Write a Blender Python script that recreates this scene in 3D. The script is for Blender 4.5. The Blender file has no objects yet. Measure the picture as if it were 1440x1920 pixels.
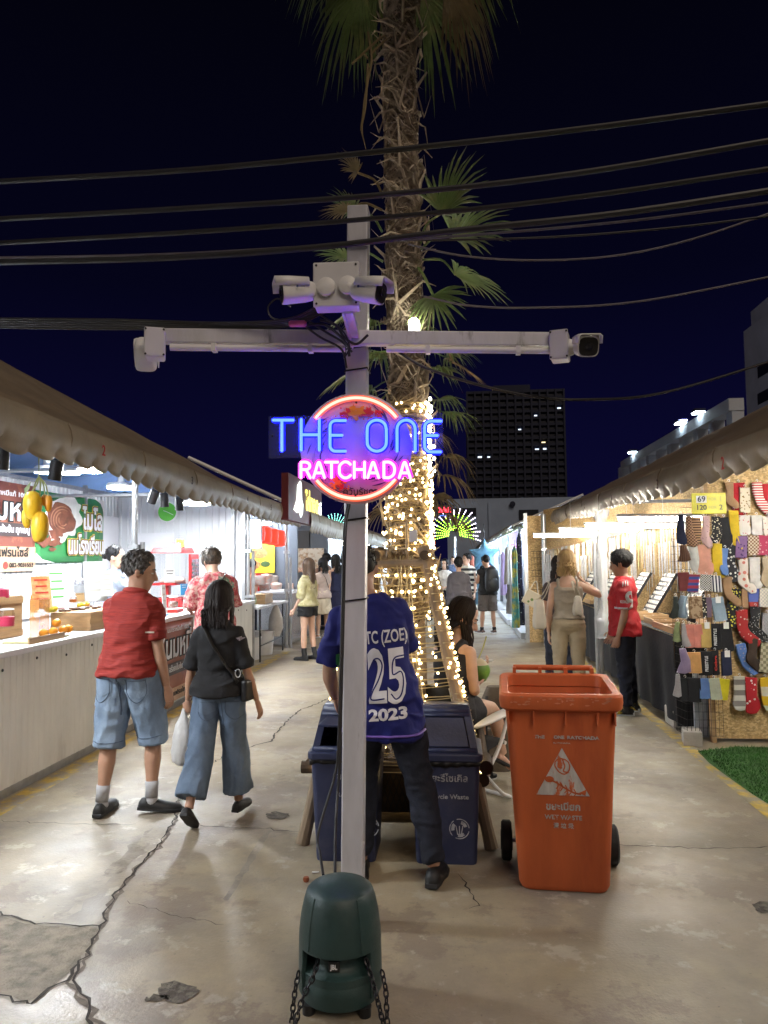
import bpy, math, random
import numpy as np
from mathutils import Matrix, Vector, noise as mnoise
from mathutils.bvhtree import BVHTree
random.seed(7); rng = np.random.default_rng(7)
S = bpy.context.scene
COL = S.collection
V3 = lambda *a: np.array(a, float)

# ---------------------------------------------------------------- camera, sky, sun, exposure
F = 1400.0                       # focal length in pixels of the 1440-wide photograph
CAM = V3(0, 0, 1.6)
_a, _p, _r = math.radians(5.454), math.radians(3.621), math.radians(0.6)
_R = V3(math.cos(_a), math.sin(_a), 0)
_D = V3(-math.sin(_a)*math.cos(_p), math.cos(_a)*math.cos(_p), math.sin(_p))
_U = np.cross(_R, _D)
R_ = math.cos(_r)*_R - math.sin(_r)*_U
U_ = math.sin(_r)*_R + math.cos(_r)*_U
cd = bpy.data.cameras.new('camera'); cam = bpy.data.objects.new('camera', cd); COL.objects.link(cam)
cam.matrix_world = Matrix(((R_[0], U_[0], -_D[0], CAM[0]), (R_[1], U_[1], -_D[1], CAM[1]), (R_[2], U_[2], -_D[2], CAM[2]), (0, 0, 0, 1)))
cd.sensor_fit = 'HORIZONTAL'; cd.sensor_width = 36; cd.lens = 35.0; cd.clip_start = 0.05; cd.clip_end = 2000
S.camera = cam
S.view_settings.view_transform = 'Standard'; S.view_settings.look = 'None'
S.view_settings.exposure = 0.52; S.view_settings.gamma = 1.0
try:
    S.cycles.use_light_tree = True; S.cycles.max_bounces = 6; S.cycles.diffuse_bounces = 3; S.cycles.glossy_bounces = 3
    S.cycles.transmission_bounces = 5; S.cycles.transparent_max_bounces = 12; S.cycles.sample_clamp_indirect = 4.0
    S.cycles.use_denoising = True; S.cycles.caustics_reflective = False; S.cycles.caustics_refractive = False
except Exception: pass
W = bpy.data.worlds.new('World'); S.world = W; W.use_nodes = True
wn = W.node_tree.nodes; wl = W.node_tree.links
bg = wn['Background']
tc = wn.new('ShaderNodeTexCoord'); sx = wn.new('ShaderNodeSeparateXYZ'); wl.new(tc.outputs['Generated'], sx.inputs[0])
rp = wn.new('ShaderNodeValToRGB'); wl.new(sx.outputs['Z'], rp.inputs[0])
rp.color_ramp.elements[0].position = 0.0; rp.color_ramp.elements[0].color = (0.0032, 0.0028, 0.0235, 1)
rp.color_ramp.elements[1].position = 0.62; rp.color_ramp.elements[1].color = (0.0008, 0.0008, 0.0030, 1)
e_ = rp.color_ramp.elements.new(0.16); e_.color = (0.0023, 0.0021, 0.0185, 1)
e_ = rp.color_ramp.elements.new(0.34); e_.color = (0.0012, 0.0012, 0.0078, 1)
wl.new(rp.outputs[0], bg.inputs[0]); bg.inputs[1].default_value = 0.8
sd = bpy.data.lights.new('sun', 'SUN'); sun = bpy.data.objects.new('sun', sd); COL.objects.link(sun)
sd.energy = 0.85; sd.angle = math.radians(35); sd.color = (1.0, 0.83, 0.66)     # the warm glow of the city over the awnings
sun.rotation_euler = (math.radians(40), math.radians(20), math.radians(6))

# ---------------------------------------------------------------- pixel of the photograph -> point in the place
def ray(x, y): return _D + R_*((x-720)/F) - U_*((y-960)/F)
def gp(x, y, z=0.0): d = ray(x, y); return CAM + d*((z-1.6)/d[2])
def at(x, y, Y): d = ray(x, y); return CAM + d*(Y/d[1])
def atX(x, y, X): d = ray(x, y); return CAM + d*(X/d[0])

# ---------------------------------------------------------------- mesh helpers
def nrm(v): v = np.asarray(v, float); return v/(np.linalg.norm(v)+1e-12)
def rot(ax, a):
    return np.array(Matrix.Rotation(a, 3, Vector(ax)))
def rz(a): return rot((0, 0, 1), a)
def hashn(I, seed):
    h = (I[..., 0]*374761393 + I[..., 1]*668265263 + I[..., 2]*2147483647 + seed*1274126177) & 0xffffffff
    h = ((h ^ (h >> 13))*1274126177) & 0xffffffff
    return ((h ^ (h >> 16)) & 0xffff)/65535.0
def vnoise(P, seed=0):
    P = np.asarray(P, float); I = np.floor(P).astype(np.int64); f = P-I; f = f*f*(3-2*f); o = 0
    for dx in (0, 1):
        for dy in (0, 1):
            for dz in (0, 1):
                w = (f[..., 0] if dx else 1-f[..., 0])*(f[..., 1] if dy else 1-f[..., 1])*(f[..., 2] if dz else 1-f[..., 2])
                o = o + w*hashn(I+np.array([dx, dy, dz]), seed)
    return o*2-1
def fbm(P, seed=0, o=3):
    P = np.asarray(P, float); return sum(vnoise(P*2**k+k*7.3, seed+k)/2**k for k in range(o))
class MB:
    def __init__(s): s.v = []; s.f = []; s.m = []; s.n = 0
    def add(s, V, Fs, mi=0):
        V = np.asarray(V, float).reshape(-1, 3); s.v.append(V)
        for f in Fs: s.f.append([i+s.n for i in f]); s.m.append(mi)
        s.n += len(V); return s
    def box(s, c, d, R=None, mi=0, taper=1.0):
        h = np.array(d, float)/2
        P = np.array([[x, y, z] for z in (-1, 1) for y in (-1, 1) for x in (-1, 1)], float)*h
        P[4:, :2] *= taper
        if R is not None: P = P @ np.asarray(R).T
        return s.add(P+np.array(c, float), [(0, 2, 3, 1), (4, 5, 7, 6), (0, 1, 5, 4), (2, 6, 7, 3), (0, 4, 6, 2), (1, 3, 7, 5)], mi)
    def bar(s, a, b, w, h=None, up=(0, 0, 1), mi=0):
        a = np.asarray(a, float); b = np.asarray(b, float); h = w if h is None else h
        d = nrm(b-a); x = np.cross(d, up)
        if np.linalg.norm(x) < 1e-3: x = np.cross(d, (1, 0, 0))
        x = nrm(x); z = np.cross(x, d)
        return s.box((a+b)/2, (w, np.linalg.norm(b-a), h), np.stack([x, d, z], 1), mi)
    def loft(s, rings, cap=True, mi=0, closed=True):
        n = len(rings[0]); V = np.concatenate([np.asarray(r, float) for r in rings]); Fs = []
        for i in range(len(rings)-1):
            for j in range(n if closed else n-1):
                k = (j+1) % n; Fs.append((i*n+j, i*n+k, (i+1)*n+k, (i+1)*n+j))
        if cap: Fs.append(tuple(range(n))[::-1]); Fs.append(tuple((len(rings)-1)*n+j for j in range(n)))
        return s.add(V, Fs, mi)
    def tube(s, pts, r, n=8, cap=True, mi=0, flat=1.0, up=None, closed=False):
        P = np.array(pts, float); L = len(P); r = np.broadcast_to(np.asarray(r, float), (L,)) if np.ndim(r) < 2 else np.asarray(r)
        if closed: T = np.roll(P, -1, 0)-np.roll(P, 1, 0)
        else: T = np.gradient(P, axis=0)
        T /= np.linalg.norm(T, axis=1, keepdims=True)+1e-12
        u = np.array(up if up is not None else (0.0, 0, 1)); 
        if abs(T[0] @ u) > .95: u = np.array([1.0, 0, 0])
        a = np.linspace(0, 2*math.pi, n, endpoint=False); rings = []
        x = nrm(np.cross(T[0], u))
        for i in range(L):
            if up is not None:
                x2 = np.cross(T[i], u); x = nrm(x2) if np.linalg.norm(x2) > .05 else x
            else: x = nrm(x-T[i]*(x @ T[i]))
            z = np.cross(x, T[i])
            rings.append(P[i]+r[i]*(np.outer(np.cos(a), x)+flat*np.outer(np.sin(a), z)))
        if closed: rings.append(rings[0]); return s.loft(rings, False, mi)
        return s.loft(rings, cap, mi)
    def lathe(s, prof, n=24, c=(0, 0, 0), R=None, mi=0, cap=True):
        a = np.linspace(0, 2*math.pi, n, endpoint=False); rings = []
        for (r, z) in prof:
            q = np.stack([r*np.cos(a), r*np.sin(a), np.full(n, z)], 1)
            if R is not None: q = q @ np.asarray(R).T
            rings.append(q+np.array(c, float))
        return s.loft(rings, cap, mi)
    def ell(s, c, r, n=16, m=10, R=None, mi=0):
        r = np.broadcast_to(np.asarray(r, float), (3,)); t = np.linspace(0.06, math.pi-.06, m)
        a = np.linspace(0, 2*math.pi, n, endpoint=False); rings = []
        for th in t[::-1]:
            q = np.stack([r[0]*np.sin(th)*np.cos(a), r[1]*np.sin(th)*np.sin(a), np.full(n, r[2]*np.cos(th))], 1)
            if R is not None: q = q @ np.asarray(R).T
            rings.append(q+np.array(c, float))
        return s.loft(rings, True, mi)
    def poly(s, P, mi=0): return s.add(P, [tuple(range(len(P)))], mi)
    def prism(s, out, o, x, y, h, mi=0):          # outline (2-D) in the frame o,x,y extruded h along x cross y
        o, x, y = map(lambda q: np.asarray(q, float), (o, x, y)); z = np.cross(x, y)
        A = np.array([o+x*p[0]+y*p[1] for p in out]); n = len(A); B = A+z*h
        Fs = [tuple(range(n))[::-1], tuple(range(n, 2*n))]+[(i, (i+1) % n, (i+1) % n+n, i+n) for i in range(n)]
        return s.add(np.concatenate([A, B]), Fs, mi)
    def grid(s, fn, nu, nv, mi=0, u0=0., u1=1., v0=0., v1=1.):
        V = [fn(u, v) for v in np.linspace(v0, v1, nv) for u in np.linspace(u0, u1, nu)]
        Fs = [(j*nu+i, j*nu+i+1, (j+1)*nu+i+1, (j+1)*nu+i) for j in range(nv-1) for i in range(nu-1)]
        return s.add(V, Fs, mi)
    def mesh(s, name='m'):
        me = bpy.data.meshes.new(name)
        V = np.concatenate(s.v) if s.v else np.zeros((0, 3)); me.from_pydata(V.tolist(), [], s.f)
        if any(s.m): me.polygons.foreach_set('material_index', s.m)
        me.validate(); me.update(); return me
    def build(s, name, mats, parent=None, smooth=35, bevel=0, solid=0, fix=False):
        me = s.mesh(name)
        return wrap(me, name, mats, parent, smooth, bevel, solid)
def wrap(me, name, mats, parent=None, smooth=35, bevel=0, solid=0):
    if not isinstance(mats, (list, tuple)): mats = [mats]
    me.materials.clear()
    for m in mats: me.materials.append(m)
    if smooth:
        me.polygons.foreach_set('use_smooth', [True]*len(me.polygons))
        if smooth < 180: me.set_sharp_from_angle(angle=math.radians(smooth))
    o = bpy.data.objects.new(name, me); COL.objects.link(o)
    if solid: m = o.modifiers.new('solid', 'SOLIDIFY'); m.thickness = solid; m.offset = 0
    if bevel: m = o.modifiers.new('bevel', 'BEVEL'); m.width = bevel; m.segments = 2; m.limit_method = 'ANGLE'; m.angle_limit = math.radians(40)
    if parent is not None: put(o, parent)
    return o
XF = {}
def put(o, parent):                                # parent without moving: meshes are built in world space
    o.parent = parent; o.matrix_parent_inverse = XF.get(parent.name, Matrix()).inverted()
    XF[o.name] = Matrix()
def tag(o, label, cat, group=None, kind=None):
    o['label'] = label; o['category'] = cat
    if group: o['group'] = group
    if kind: o['kind'] = kind
    return o
def thing(name, label, cat, loc=(0, 0, 0), r=0.0, group=None):
    o = bpy.data.objects.new(name, None); COL.objects.link(o); o.empty_display_size = .1
    o.location = Vector([float(q) for q in loc]); o.rotation_euler = (0, 0, r)
    XF[o.name] = Matrix.Translation(o.location) @ Matrix.Rotation(r, 4, 'Z')
    return tag(o, label, cat, group)
def struct(o, kind='structure'): o['kind'] = kind; return o
def dup(root, loc=None, r=None, label=None, group=None, scale=None):
    c = root.copy(); COL.objects.link(c)
    if loc is not None: c.location = Vector([float(q) for q in loc])
    if r is not None: c.rotation_euler = (0, 0, r)
    if scale is not None: c.scale = (scale,)*3 if np.ndim(scale) == 0 else scale
    if label: c['label'] = label
    if group: c['group'] = group
    for ch in list(root.children):
        k = ch.copy(); COL.objects.link(k); k.parent = c
        for g in ch.children: d = g.copy(); COL.objects.link(d); d.parent = k
    return c
def lib(mb):                                       # plain arrays of a finished builder
    return np.concatenate(mb.v), mb.f
def sweep(a, b, n=12, sag=0.0):
    a = np.asarray(a, float); b = np.asarray(b, float); t = np.linspace(0, 1, n)[:, None]
    P = a+(b-a)*t; P[:, 2] -= sag*4*(t*(1-t))[:, 0]; return P
def curve(P, n=20):                                # Catmull-Rom through the points
    P = np.array(P, float); Q = np.concatenate([[2*P[0]-P[1]], P, [2*P[-1]-P[-2]]]); out = []; m = len(P)-1
    for k in range(n):
        t = k/(n-1)*m; i = min(int(t), m-1); f = t-i; p0, p1, p2, p3 = Q[i:i+4]
        out.append(.5*((2*p1)+(p2-p0)*f+(2*p0-5*p1+4*p2-p3)*f*f+(3*p1-p0-3*p2+p3)*f**3))
    return np.array(out)
_txt_n = [0]
def text_mesh(body, size=1.0, bold=0.0, extrude=0.0, align='CENTER', spacing=1.0, res=3):
    c = bpy.data.curves.new('lettering', 'FONT'); c.body = body; c.size = size; c.align_x = align; c.align_y = 'CENTER'
    c.offset = bold*size; c.extrude = extrude; c.resolution_u = res; c.space_character = spacing
    o = bpy.data.objects.new('lettering', c); COL.objects.link(o)
    dg = bpy.context.evaluated_depsgraph_get(); me = bpy.data.meshes.new_from_object(o.evaluated_get(dg))
    bpy.data.objects.remove(o); bpy.data.curves.remove(c); return me
def text(body, h, mat, o, x, y, parent=None, bold=0.02, extrude=.001, name='lettering', align='CENTER', width=None, stretch=1.0, bvh=None, lift=.003):
    """lettering of cap height about h lying in the plane o + x,y; with bvh it is laid onto that surface"""
    me = text_mesh(body, 1.0, bold, 0 if bvh else extrude/h*.72, align)
    V = np.empty(len(me.vertices)*3); me.vertices.foreach_get('co', V); V = V.reshape(-1, 3)
    if len(V) == 0: return None
    k = h/.72; V[:, 0] *= stretch
    if width: k2 = width/max(1e-6, np.ptp(V[:, 0])); V[:, 0] *= k2; V[:, 1] *= k; V[:, 2] *= k
    else: V *= k
    x = nrm(x); y = nrm(y); z = np.cross(x, y); o = np.asarray(o, float)
    if bvh is None: P = o+V[:, :1]*x+V[:, 1:2]*y+(V[:, 2:3]+extrude)*z
    else:
        import bmesh
        bm = bmesh.new(); bm.from_mesh(me); bm.verts.ensure_lookup_table()
        for i, v in enumerate(bm.verts): v.co = V[i]
        bmesh.ops.triangulate(bm, faces=bm.faces)
        for _ in range(3):
            ed = [e for e in bm.edges if e.calc_length() > .02]
            if ed: bmesh.ops.subdivide_edges(bm, edges=ed, cuts=1); bmesh.ops.triangulate(bm, faces=bm.faces)
        for v in bm.verts:
            q = o+v.co.x*x+v.co.y*y; hit = bvh.ray_cast(Vector(q+z*.4), Vector(-z))
            v.co = Vector(hit[0])+hit[1]*lift*.3+Vector(z)*lift if hit[0] else Vector(q)
        bm.to_mesh(me); bm.free(); me.update()
        return wrap(me, name, mat, parent, 180)
    me.vertices.foreach_set('co', P.ravel()); me.update()
    return wrap(me, name, mat, parent, 30)
def remesh(mb, vox, it=4, disp=None):
    me = mb.mesh('t'); o = bpy.data.objects.new('t', me); COL.objects.link(o)
    r = o.modifiers.new('r', 'REMESH'); r.mode = 'VOXEL'; r.voxel_size = vox; r.use_smooth_shade = True
    if it: sm = o.modifiers.new('s', 'SMOOTH'); sm.factor = .5; sm.iterations = it
    dg = bpy.context.evaluated_depsgraph_get(); m2 = bpy.data.meshes.new_from_object(o.evaluated_get(dg))
    bpy.data.objects.remove(o); bpy.data.meshes.remove(me)
    if disp is not None:
        n = len(m2.vertices); P = np.empty(n*3); m2.vertices.foreach_get('co', P); P = P.reshape(-1, 3)
        N = np.empty(n*3); m2.vertices.foreach_get('normal', N); N = N.reshape(-1, 3)
        P = P+N*disp(P)[:, None]; m2.vertices.foreach_set('co', P.ravel()); m2.update()
    return m2
def bvh_of(o):
    me = o.data; return BVHTree.FromPolygons([v.co for v in me.vertices], [tuple(p.vertices) for p in me.polygons])

# ---------------------------------------------------------------- materials
MATS = {}
def mat(name, col, rough=.6, metal=0., var=.18, scale=6., bump=.0, bscale=40., emit=None, es=1., trans=0., alpha=1., col2=None, sc2=3., thr=(.45, .6), spec=.5, ior=1.45, stretch=None, sheen=0., coat=0., sub=0.):
    if name in MATS: return MATS[name]
    m = bpy.data.materials.new(name); m.use_nodes = True; N = m.node_tree.nodes; L = m.node_tree.links; b = N['Principled BSDF']; MATS[name] = m
    b.inputs['Roughness'].default_value = rough; b.inputs['Metallic'].default_value = metal; b.inputs['IOR'].default_value = ior
    b.inputs['Specular IOR Level'].default_value = spec; b.inputs['Transmission Weight'].default_value = trans; b.inputs['Alpha'].default_value = alpha
    b.inputs['Sheen Weight'].default_value = sheen; b.inputs['Coat Weight'].default_value = coat
    if sub: b.inputs['Subsurface Weight'].default_value = sub; b.inputs['Subsurface Radius'].default_value = (.02, .008, .004)
    co = N.new('ShaderNodeTexCoord'); src = co.outputs['Object']
    if stretch: mp = N.new('ShaderNodeMapping'); mp.inputs['Scale'].default_value = stretch; L.new(src, mp.inputs[0]); src = mp.outputs[0]
    def noise(sc, det=5, rg=.6):
        n = N.new('ShaderNodeTexNoise'); n.inputs['Scale'].default_value = sc; n.inputs['Detail'].default_value = det; n.inputs['Roughness'].default_value = rg
        L.new(src, n.inputs['Vector']); return n.outputs['Fac']
    c = (*col, 1); out = None
    if emit is None or True:
        mx = N.new('ShaderNodeMix'); mx.data_type = 'RGBA'; mx.blend_type = 'MULTIPLY'; mx.inputs[6].default_value = c
        r = N.new('ShaderNodeMapRange'); r.inputs[1].default_value = .3; r.inputs[2].default_value = .7; r.inputs[3].default_value = 1-var; r.inputs[4].default_value = 1+var*.6
        L.new(noise(scale), r.inputs[0]); L.new(r.outputs[0], mx.inputs[7]); mx.inputs[0].default_value = 1; out = mx.outputs[2]
        if col2 is not None:
            m2 = N.new('ShaderNodeMix'); m2.data_type = 'RGBA'; r2 = N.new('ShaderNodeMapRange'); r2.inputs[1].default_value = thr[0]; r2.inputs[2].default_value = thr[1]
            L.new(noise(sc2, 8, .65), r2.inputs[0]); L.new(r2.outputs[0], m2.inputs[0]); L.new(out, m2.inputs[6]); m2.inputs[7].default_value = (*col2, 1); out = m2.outputs[2]
        L.new(out, b.inputs['Base Color'])
    if bump:
        bp = N.new('ShaderNodeBump'); bp.inputs['Strength'].default_value = min(1, bump); bp.inputs['Distance'].default_value = .01
        L.new(noise(bscale, 4), bp.inputs['Height']); L.new(bp.outputs[0], b.inputs['Normal'])
        r3 = N.new('ShaderNodeMapRange'); r3.inputs[3].default_value = rough*.85; r3.inputs[4].default_value = min(1, rough*1.15); L.new(noise(scale*1.7), r3.inputs[0]); L.new(r3.outputs[0], b.inputs['Roughness'])
    if emit is not None:
        b.inputs['Emission Color'].default_value = (*emit, 1); b.inputs['Emission Strength'].default_value = es
    return m
def nodes_of(m): return m.node_tree.nodes, m.node_tree.links, m.node_tree.nodes['Principled BSDF']
def mixn(N, L, fac, a, b, mode='MIX'):
    x = N.new('ShaderNodeMix'); x.data_type = 'RGBA'; x.blend_type = mode
    for i, q in ((0, fac), (6, a), (7, b)):
        if hasattr(q, 'links'): L.new(q, x.inputs[i])
        else: x.inputs[i].default_value = q if i == 0 else (*q, 1)
    return x.outputs[2]
def stripes(name, cols, period, axis=2, rough=.8, second=None, obj=True):      # woven stripes along an axis
    if name in MATS: return MATS[name]
    m = mat(name, cols[0], rough, bump=.3, bscale=200); N, L, b = nodes_of(m)
    co = N.new('ShaderNodeTexCoord'); s = N.new('ShaderNodeSeparateXYZ'); L.new(co.outputs['Object'], s.inputs[0])
    def sq(ax, per):
        d = N.new('ShaderNodeMath'); d.operation = 'DIVIDE'; L.new(s.outputs[ax], d.inputs[0]); d.inputs[1].default_value = per
        f = N.new('ShaderNodeMath'); f.operation = 'FRACT'; L.new(d.outputs[0], f.inputs[0])
        g = N.new('ShaderNodeMath'); g.operation = 'GREATER_THAN'; L.new(f.outputs[0], g.inputs[0]); g.inputs[1].default_value = .5; return g.outputs[0]
    f = sq(axis, period)
    if second is not None:
        h = N.new('ShaderNodeMath'); h.operation = 'ADD' if second == 'plaid' else 'SUBTRACT'; L.new(f, h.inputs[0]); L.new(sq(0, period), h.inputs[1])
        g = N.new('ShaderNodeMath'); g.operation = 'ABSOLUTE' if second != 'plaid' else 'MULTIPLY'; L.new(h.outputs[0], g.inputs[0]); g.inputs[1].default_value = .5; f = g.outputs[0]
    L.new(mixn(N, L, f, cols[0], cols[1]), b.inputs['Base Color']); return m
def dots(name, base, dot, scale=60., size=.35, rough=.8):
    if name in MATS: return MATS[name]
    m = mat(name, base, rough, bump=.3, bscale=200); N, L, b = nodes_of(m)
    co = N.new('ShaderNodeTexCoord'); v = N.new('ShaderNodeTexVoronoi'); v.inputs['Scale'].default_value = scale; L.new(co.outputs['Object'], v.inputs['Vector'])
    g = N.new('ShaderNodeMath'); g.operation = 'LESS_THAN'; L.new(v.outputs['Distance'], g.inputs[0]); g.inputs[1].default_value = size
    L.new(mixn(N, L, g.outputs[0], base, dot), b.inputs['Base Color']); return m
def emis(name, col, es):
    if name in MATS: return MATS[name]
    return mat(name, (.03, .03, .03), .4, emit=col, es=es, var=.02)

steel = mat('galvanised_steel', (.42, .43, .45), .38, .75, .2, 9, bump=.15, bscale=30)
alu = mat('grey_painted_metal', (.60, .60, .66), .42, .2, .12, 14, bump=.12, bscale=60, col2=(.24, .24, .26), sc2=7, thr=(.58, .66), stretch=(1, 1, .25))
whitepaint = mat('white_plastic', (.74, .74, .76), .4, 0, .06, 8, bump=.05)
black = mat('black_plastic', (.012, .012, .014), .45, 0, .2, 10, bump=.1)
rubber = mat('black_rubber', (.015, .015, .016), .7, 0, .3, 12, bump=.2)
clear = mat('clear_acrylic', (.95, .97, 1.0), .06, 0, .02, 4, trans=1.0, alpha=.28)
film = mat('clear_plastic_film', (.75, .76, .78), .18, 0, .1, 4, trans=.35, alpha=.62, bump=.6, bscale=14)
wood = mat('pale_wood', (.46, .29, .14), .55, 0, .35, 5, bump=.25, bscale=20, stretch=(1, .18, 4))
paper = mat('white_paper', (.8, .8, .78), .7, 0, .04, 5)
ink = mat('black_ink', (.02, .02, .02), .6)
osb = mat('strand_board', (.50, .33, .14), .7, 0, .45, 26, bump=.5, bscale=45, col2=(.70, .50, .25), sc2=34, thr=(.48, .58), stretch=(1, 1, 1.6))
skin_l = mat('skin_light', (.58, .36, .26), .5, 0, .08, 20, bump=.08, bscale=120, sub=.08)
skin_m = mat('skin_tan', (.43, .245, .165), .5, 0, .08, 20, bump=.08, bscale=120, sub=.08)
hair_k = mat('black_hair', (.008, .007, .008), .52, 0, .5, 60, spec=.3, bump=.5, bscale=160, stretch=(1, 1, .08))
hair_b = mat('brown_hair', (.014, .009, .008), .55, 0, .5, 60, spec=.3, bump=.5, bscale=160, stretch=(1, 1, .08))
eyewhite = mat('eye_white', (.42, .40, .38), .2); eyedark = mat('eye_iris', (.02, .012, .01), .15)
# ---------------------------------------------------------------- people: one continuous body, clothes and hair as children
TORSO_M = [(.84, .085, .075, 0), (.88, .145, .105, -.012), (.95, .168, .12, -.014), (1.02, .158, .112, -.005), (1.08, .148, .103, .002), (1.16, .155, .108, .004), (1.25, .170, .117, .004), (1.33, .176, .110, -.004), (1.375, .168, .092, -.012), (1.41, .128, .074, -.015), (1.455, .066, .058, -.008), (1.475, .056, .056, -.002)]
TORSO_F = [(.84, .085, .075, 0), (.88, .150, .108, -.014), (.95, .174, .122, -.018), (1.02, .152, .105, -.006), (1.08, .126, .090, .002), (1.16, .134, .096, .006), (1.25, .148, .112, .012), (1.33, .152, .098, -.002), (1.375, .142, .080, -.012), (1.41, .104, .062, -.014), (1.455, .056, .050, -.008), (1.475, .048, .050, -.002)]
HEAD = [(0.0, .050, .030, .028), (.022, .040, .045, .047), (.06, .022, .058, .068), (.10, .006, .066, .083), (.14, 0, .072, .092), (.18, -.006, .071, .091), (.205, -.010, .060, .077), (.222, -.012, .043, .054), (.233, -.012, .018, .022)]
class Person: pass
def body_pts(H, fem=False, wide=1.0, belly=0.0, lean=0.0, tilt=0.0, twist=0.0, legs=((0, 0, .06, .15, 0),)*2, head=(0, 0, 0), shl=None):
    """joints of the posed figure: facing +Y, x to its right, feet on z = 0. legs: left, right (thigh pitch, knee bend, splay, foot yaw, foot pitch)"""
    K = Person(); s = K.s = H/1.7; K.fem = fem; K.wide = wide
    T = TORSO_F if fem else TORSO_M; K.rings = [(z*s, rx*s*wide, (ry+belly*math.exp(-((z-1.10)/.11)**2))*s*(1+(wide-1)*.8), (yo+.6*belly*math.exp(-((z-1.10)/.11)**2))*s) for z, rx, ry, yo in T]
    P0 = V3(0, 0, .93*s); Rl = rot((1, 0, 0), -lean) @ rot((0, 1, 0), tilt) ; Rt = rz(twist)
    def up(p):
        p = np.asarray(p, float); k = np.clip((p[..., 2]-.93*s)/(.5*s), 0, 1)[..., None]
        q = (p-P0) @ (Rl @ Rt).T+P0
        return p*(1-np.minimum(k*2.5, 1))+q*np.minimum(k*2.5, 1)
    K.up = up; K.dirs = Rl @ Rt
    sw = (.168 if not fem else .143)*wide if shl is None else shl
    K.sh = {-1: up(V3(-sw*s, -.012*s, 1.352*s)), 1: up(V3(sw*s, -.012*s, 1.352*s))}
    K.leg = {}
    for sd, (tp, kb, spl, fy, fp) in zip((-1, 1), legs):
        hip = V3(sd*.088*s*wide, -.005*s, .90*s)
        d = V3(sd*math.sin(spl), math.sin(tp)*math.cos(spl), -math.cos(tp)*math.cos(spl)); k = hip+d*.425*s
        d2 = V3(sd*math.sin(spl)*.6, math.sin(tp-kb), -math.cos(tp-kb)); a = k+nrm(d2)*.40*s
        K.leg[sd] = [hip, k, a, fy*sd, fp]
    # drop or raise so that the lowest sole is on the ground
    low = 9
    for sd, (h, k, a, fy, fp) in K.leg.items():
        for y, z in ((-.065, -.078), (.19, -.078)): low = min(low, (a+rz(-fy) @ rot((1, 0, 0), -fp) @ V3(0, y*s, z*s))[2])
    K.dz = -low; K.headR = K.dirs @ rz(-head[0]) @ rot((1, 0, 0), -head[1]) @ rot((0, 1, 0), head[2] if len(head) > 2 else 0)
    K.neck = up(V3(0, -.004*s, 1.465*s)); K.hb = K.neck+K.headR @ V3(0, .004*s, .005*s)
    return K
def hand(mb, w, d, pn, sd, s=1.0, curl=.5, spread=.06, thumb=.5):
    """palm, four fingers and a thumb at the wrist w; d along the hand, pn out of the palm, thumb on the side sd*(d x pn)"""
    d = nrm(d); pn = nrm(pn-d*(np.dot(pn, d))); t = np.cross(d, pn)*sd; s = s*1.0
    R0 = []; a = np.linspace(0, 2*math.pi, 12, endpoint=False)
    for y, hw, ht, off in ((-.02, .024, .019, 0), (.0, .026, .018, 0), (.03, .037, .017, .002), (.06, .042, .015, 0), (.085, .041, .012, -.002), (.095, .034, .008, -.002)):
        R0.append(w+d*y*s+t*off*s+s*(np.outer(np.cos(a)*hw, t)+np.outer(np.sin(a)*ht, pn)))
    mb.loft(R0)
    for i, (o, L, r) in enumerate(((.030, .072, .0085), (.010, .080, .009), (-.010, .075, .0085), (-.029, .058, .0075))):
        p = w+d*.088*s+t*o*s; ang = .25*curl+.08*i*curl; dd = nrm(d+t*(o*spread*30*.5)); P = [p-dd*.02*s, p]; 
        for j, f in enumerate((.45, .32, .23)):
            ang += curl*(.55 if j else .35); v = dd*math.cos(ang)+pn*math.sin(ang); p = p+v*L*f*s; P.append(p)
        mb.tube(P, np.array([r*1.05, r*1.05, r, r*.92, r*.7])*s, 7)
    p = w+d*.018*s+t*.026*s; P = [p-t*.012*s, p]; v = nrm(d*.75+t*.75+pn*.35)
    for j, f in enumerate((.034, .030, .024)):
        v = nrm(v+d*.25*j+pn*curl*thumb*.5-t*.2*j); p = p+v*f*s; P.append(p)
    mb.tube(P, np.array([.013, .0125, .0105, .0095, .007])*s, 7)
def tor(K, mb, z0, z1, e, dz=0, n=30, ex=2.3, hem=0, ey=None, zc=0):
    s = K.s; zs = [r[0] for r in K.rings]; a = np.linspace(0, 2*math.pi, n, endpoint=False); out = []
    Z = sorted(set([z0*s, z1*s]+[z for z in zs if z0*s < z < z1*s]))
    for z in Z:
        f = lambda k: np.interp(max(z, zc*s), zs, [r[k] for r in K.rings])
        g = e*s+hem*s*max(0, (1.05*s-z)/(.3*s)); gy = g if ey is None else ey*s
        c, sn = np.cos(a), np.sin(a)
        q = np.stack([(f(1)+g)*np.sign(c)*abs(c)**(2/ex), f(3)+(f(2)+gy)*np.sign(sn)*abs(sn)**(2/ex), np.full(n, z)], 1)
        out.append(K.up(q))
    mb.loft(out)
def limb(mb, J, st, n=16, mi=0):
    P, r = [], []
    for t, rad in st:
        i = min(int(t), len(J)-2); f = t-i; P.append(np.asarray(J[i])*(1-f)+np.asarray(J[i+1])*f); r.append(rad)
    P = np.array(P); Q = P.copy()
    if len(P) > 3: Q[1:-1] = .25*P[:-2]+.5*P[1:-1]+.25*P[2:]
    mb.tube(Q, r, n)
def folds(amp, sc=(9, 9, 5), seed=0, fine=.35, zc=None):
    def f(P):
        n = 1-2.6*abs(fbm(P*np.array(sc)+fbm(P*4, seed+9, 2)[:, None]*.8, seed, 2))
        return amp*(.55+np.clip(n, -.9, 1)*.75+fine*vnoise(P*np.array(sc)*3.1, seed+3))
    return f
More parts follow.
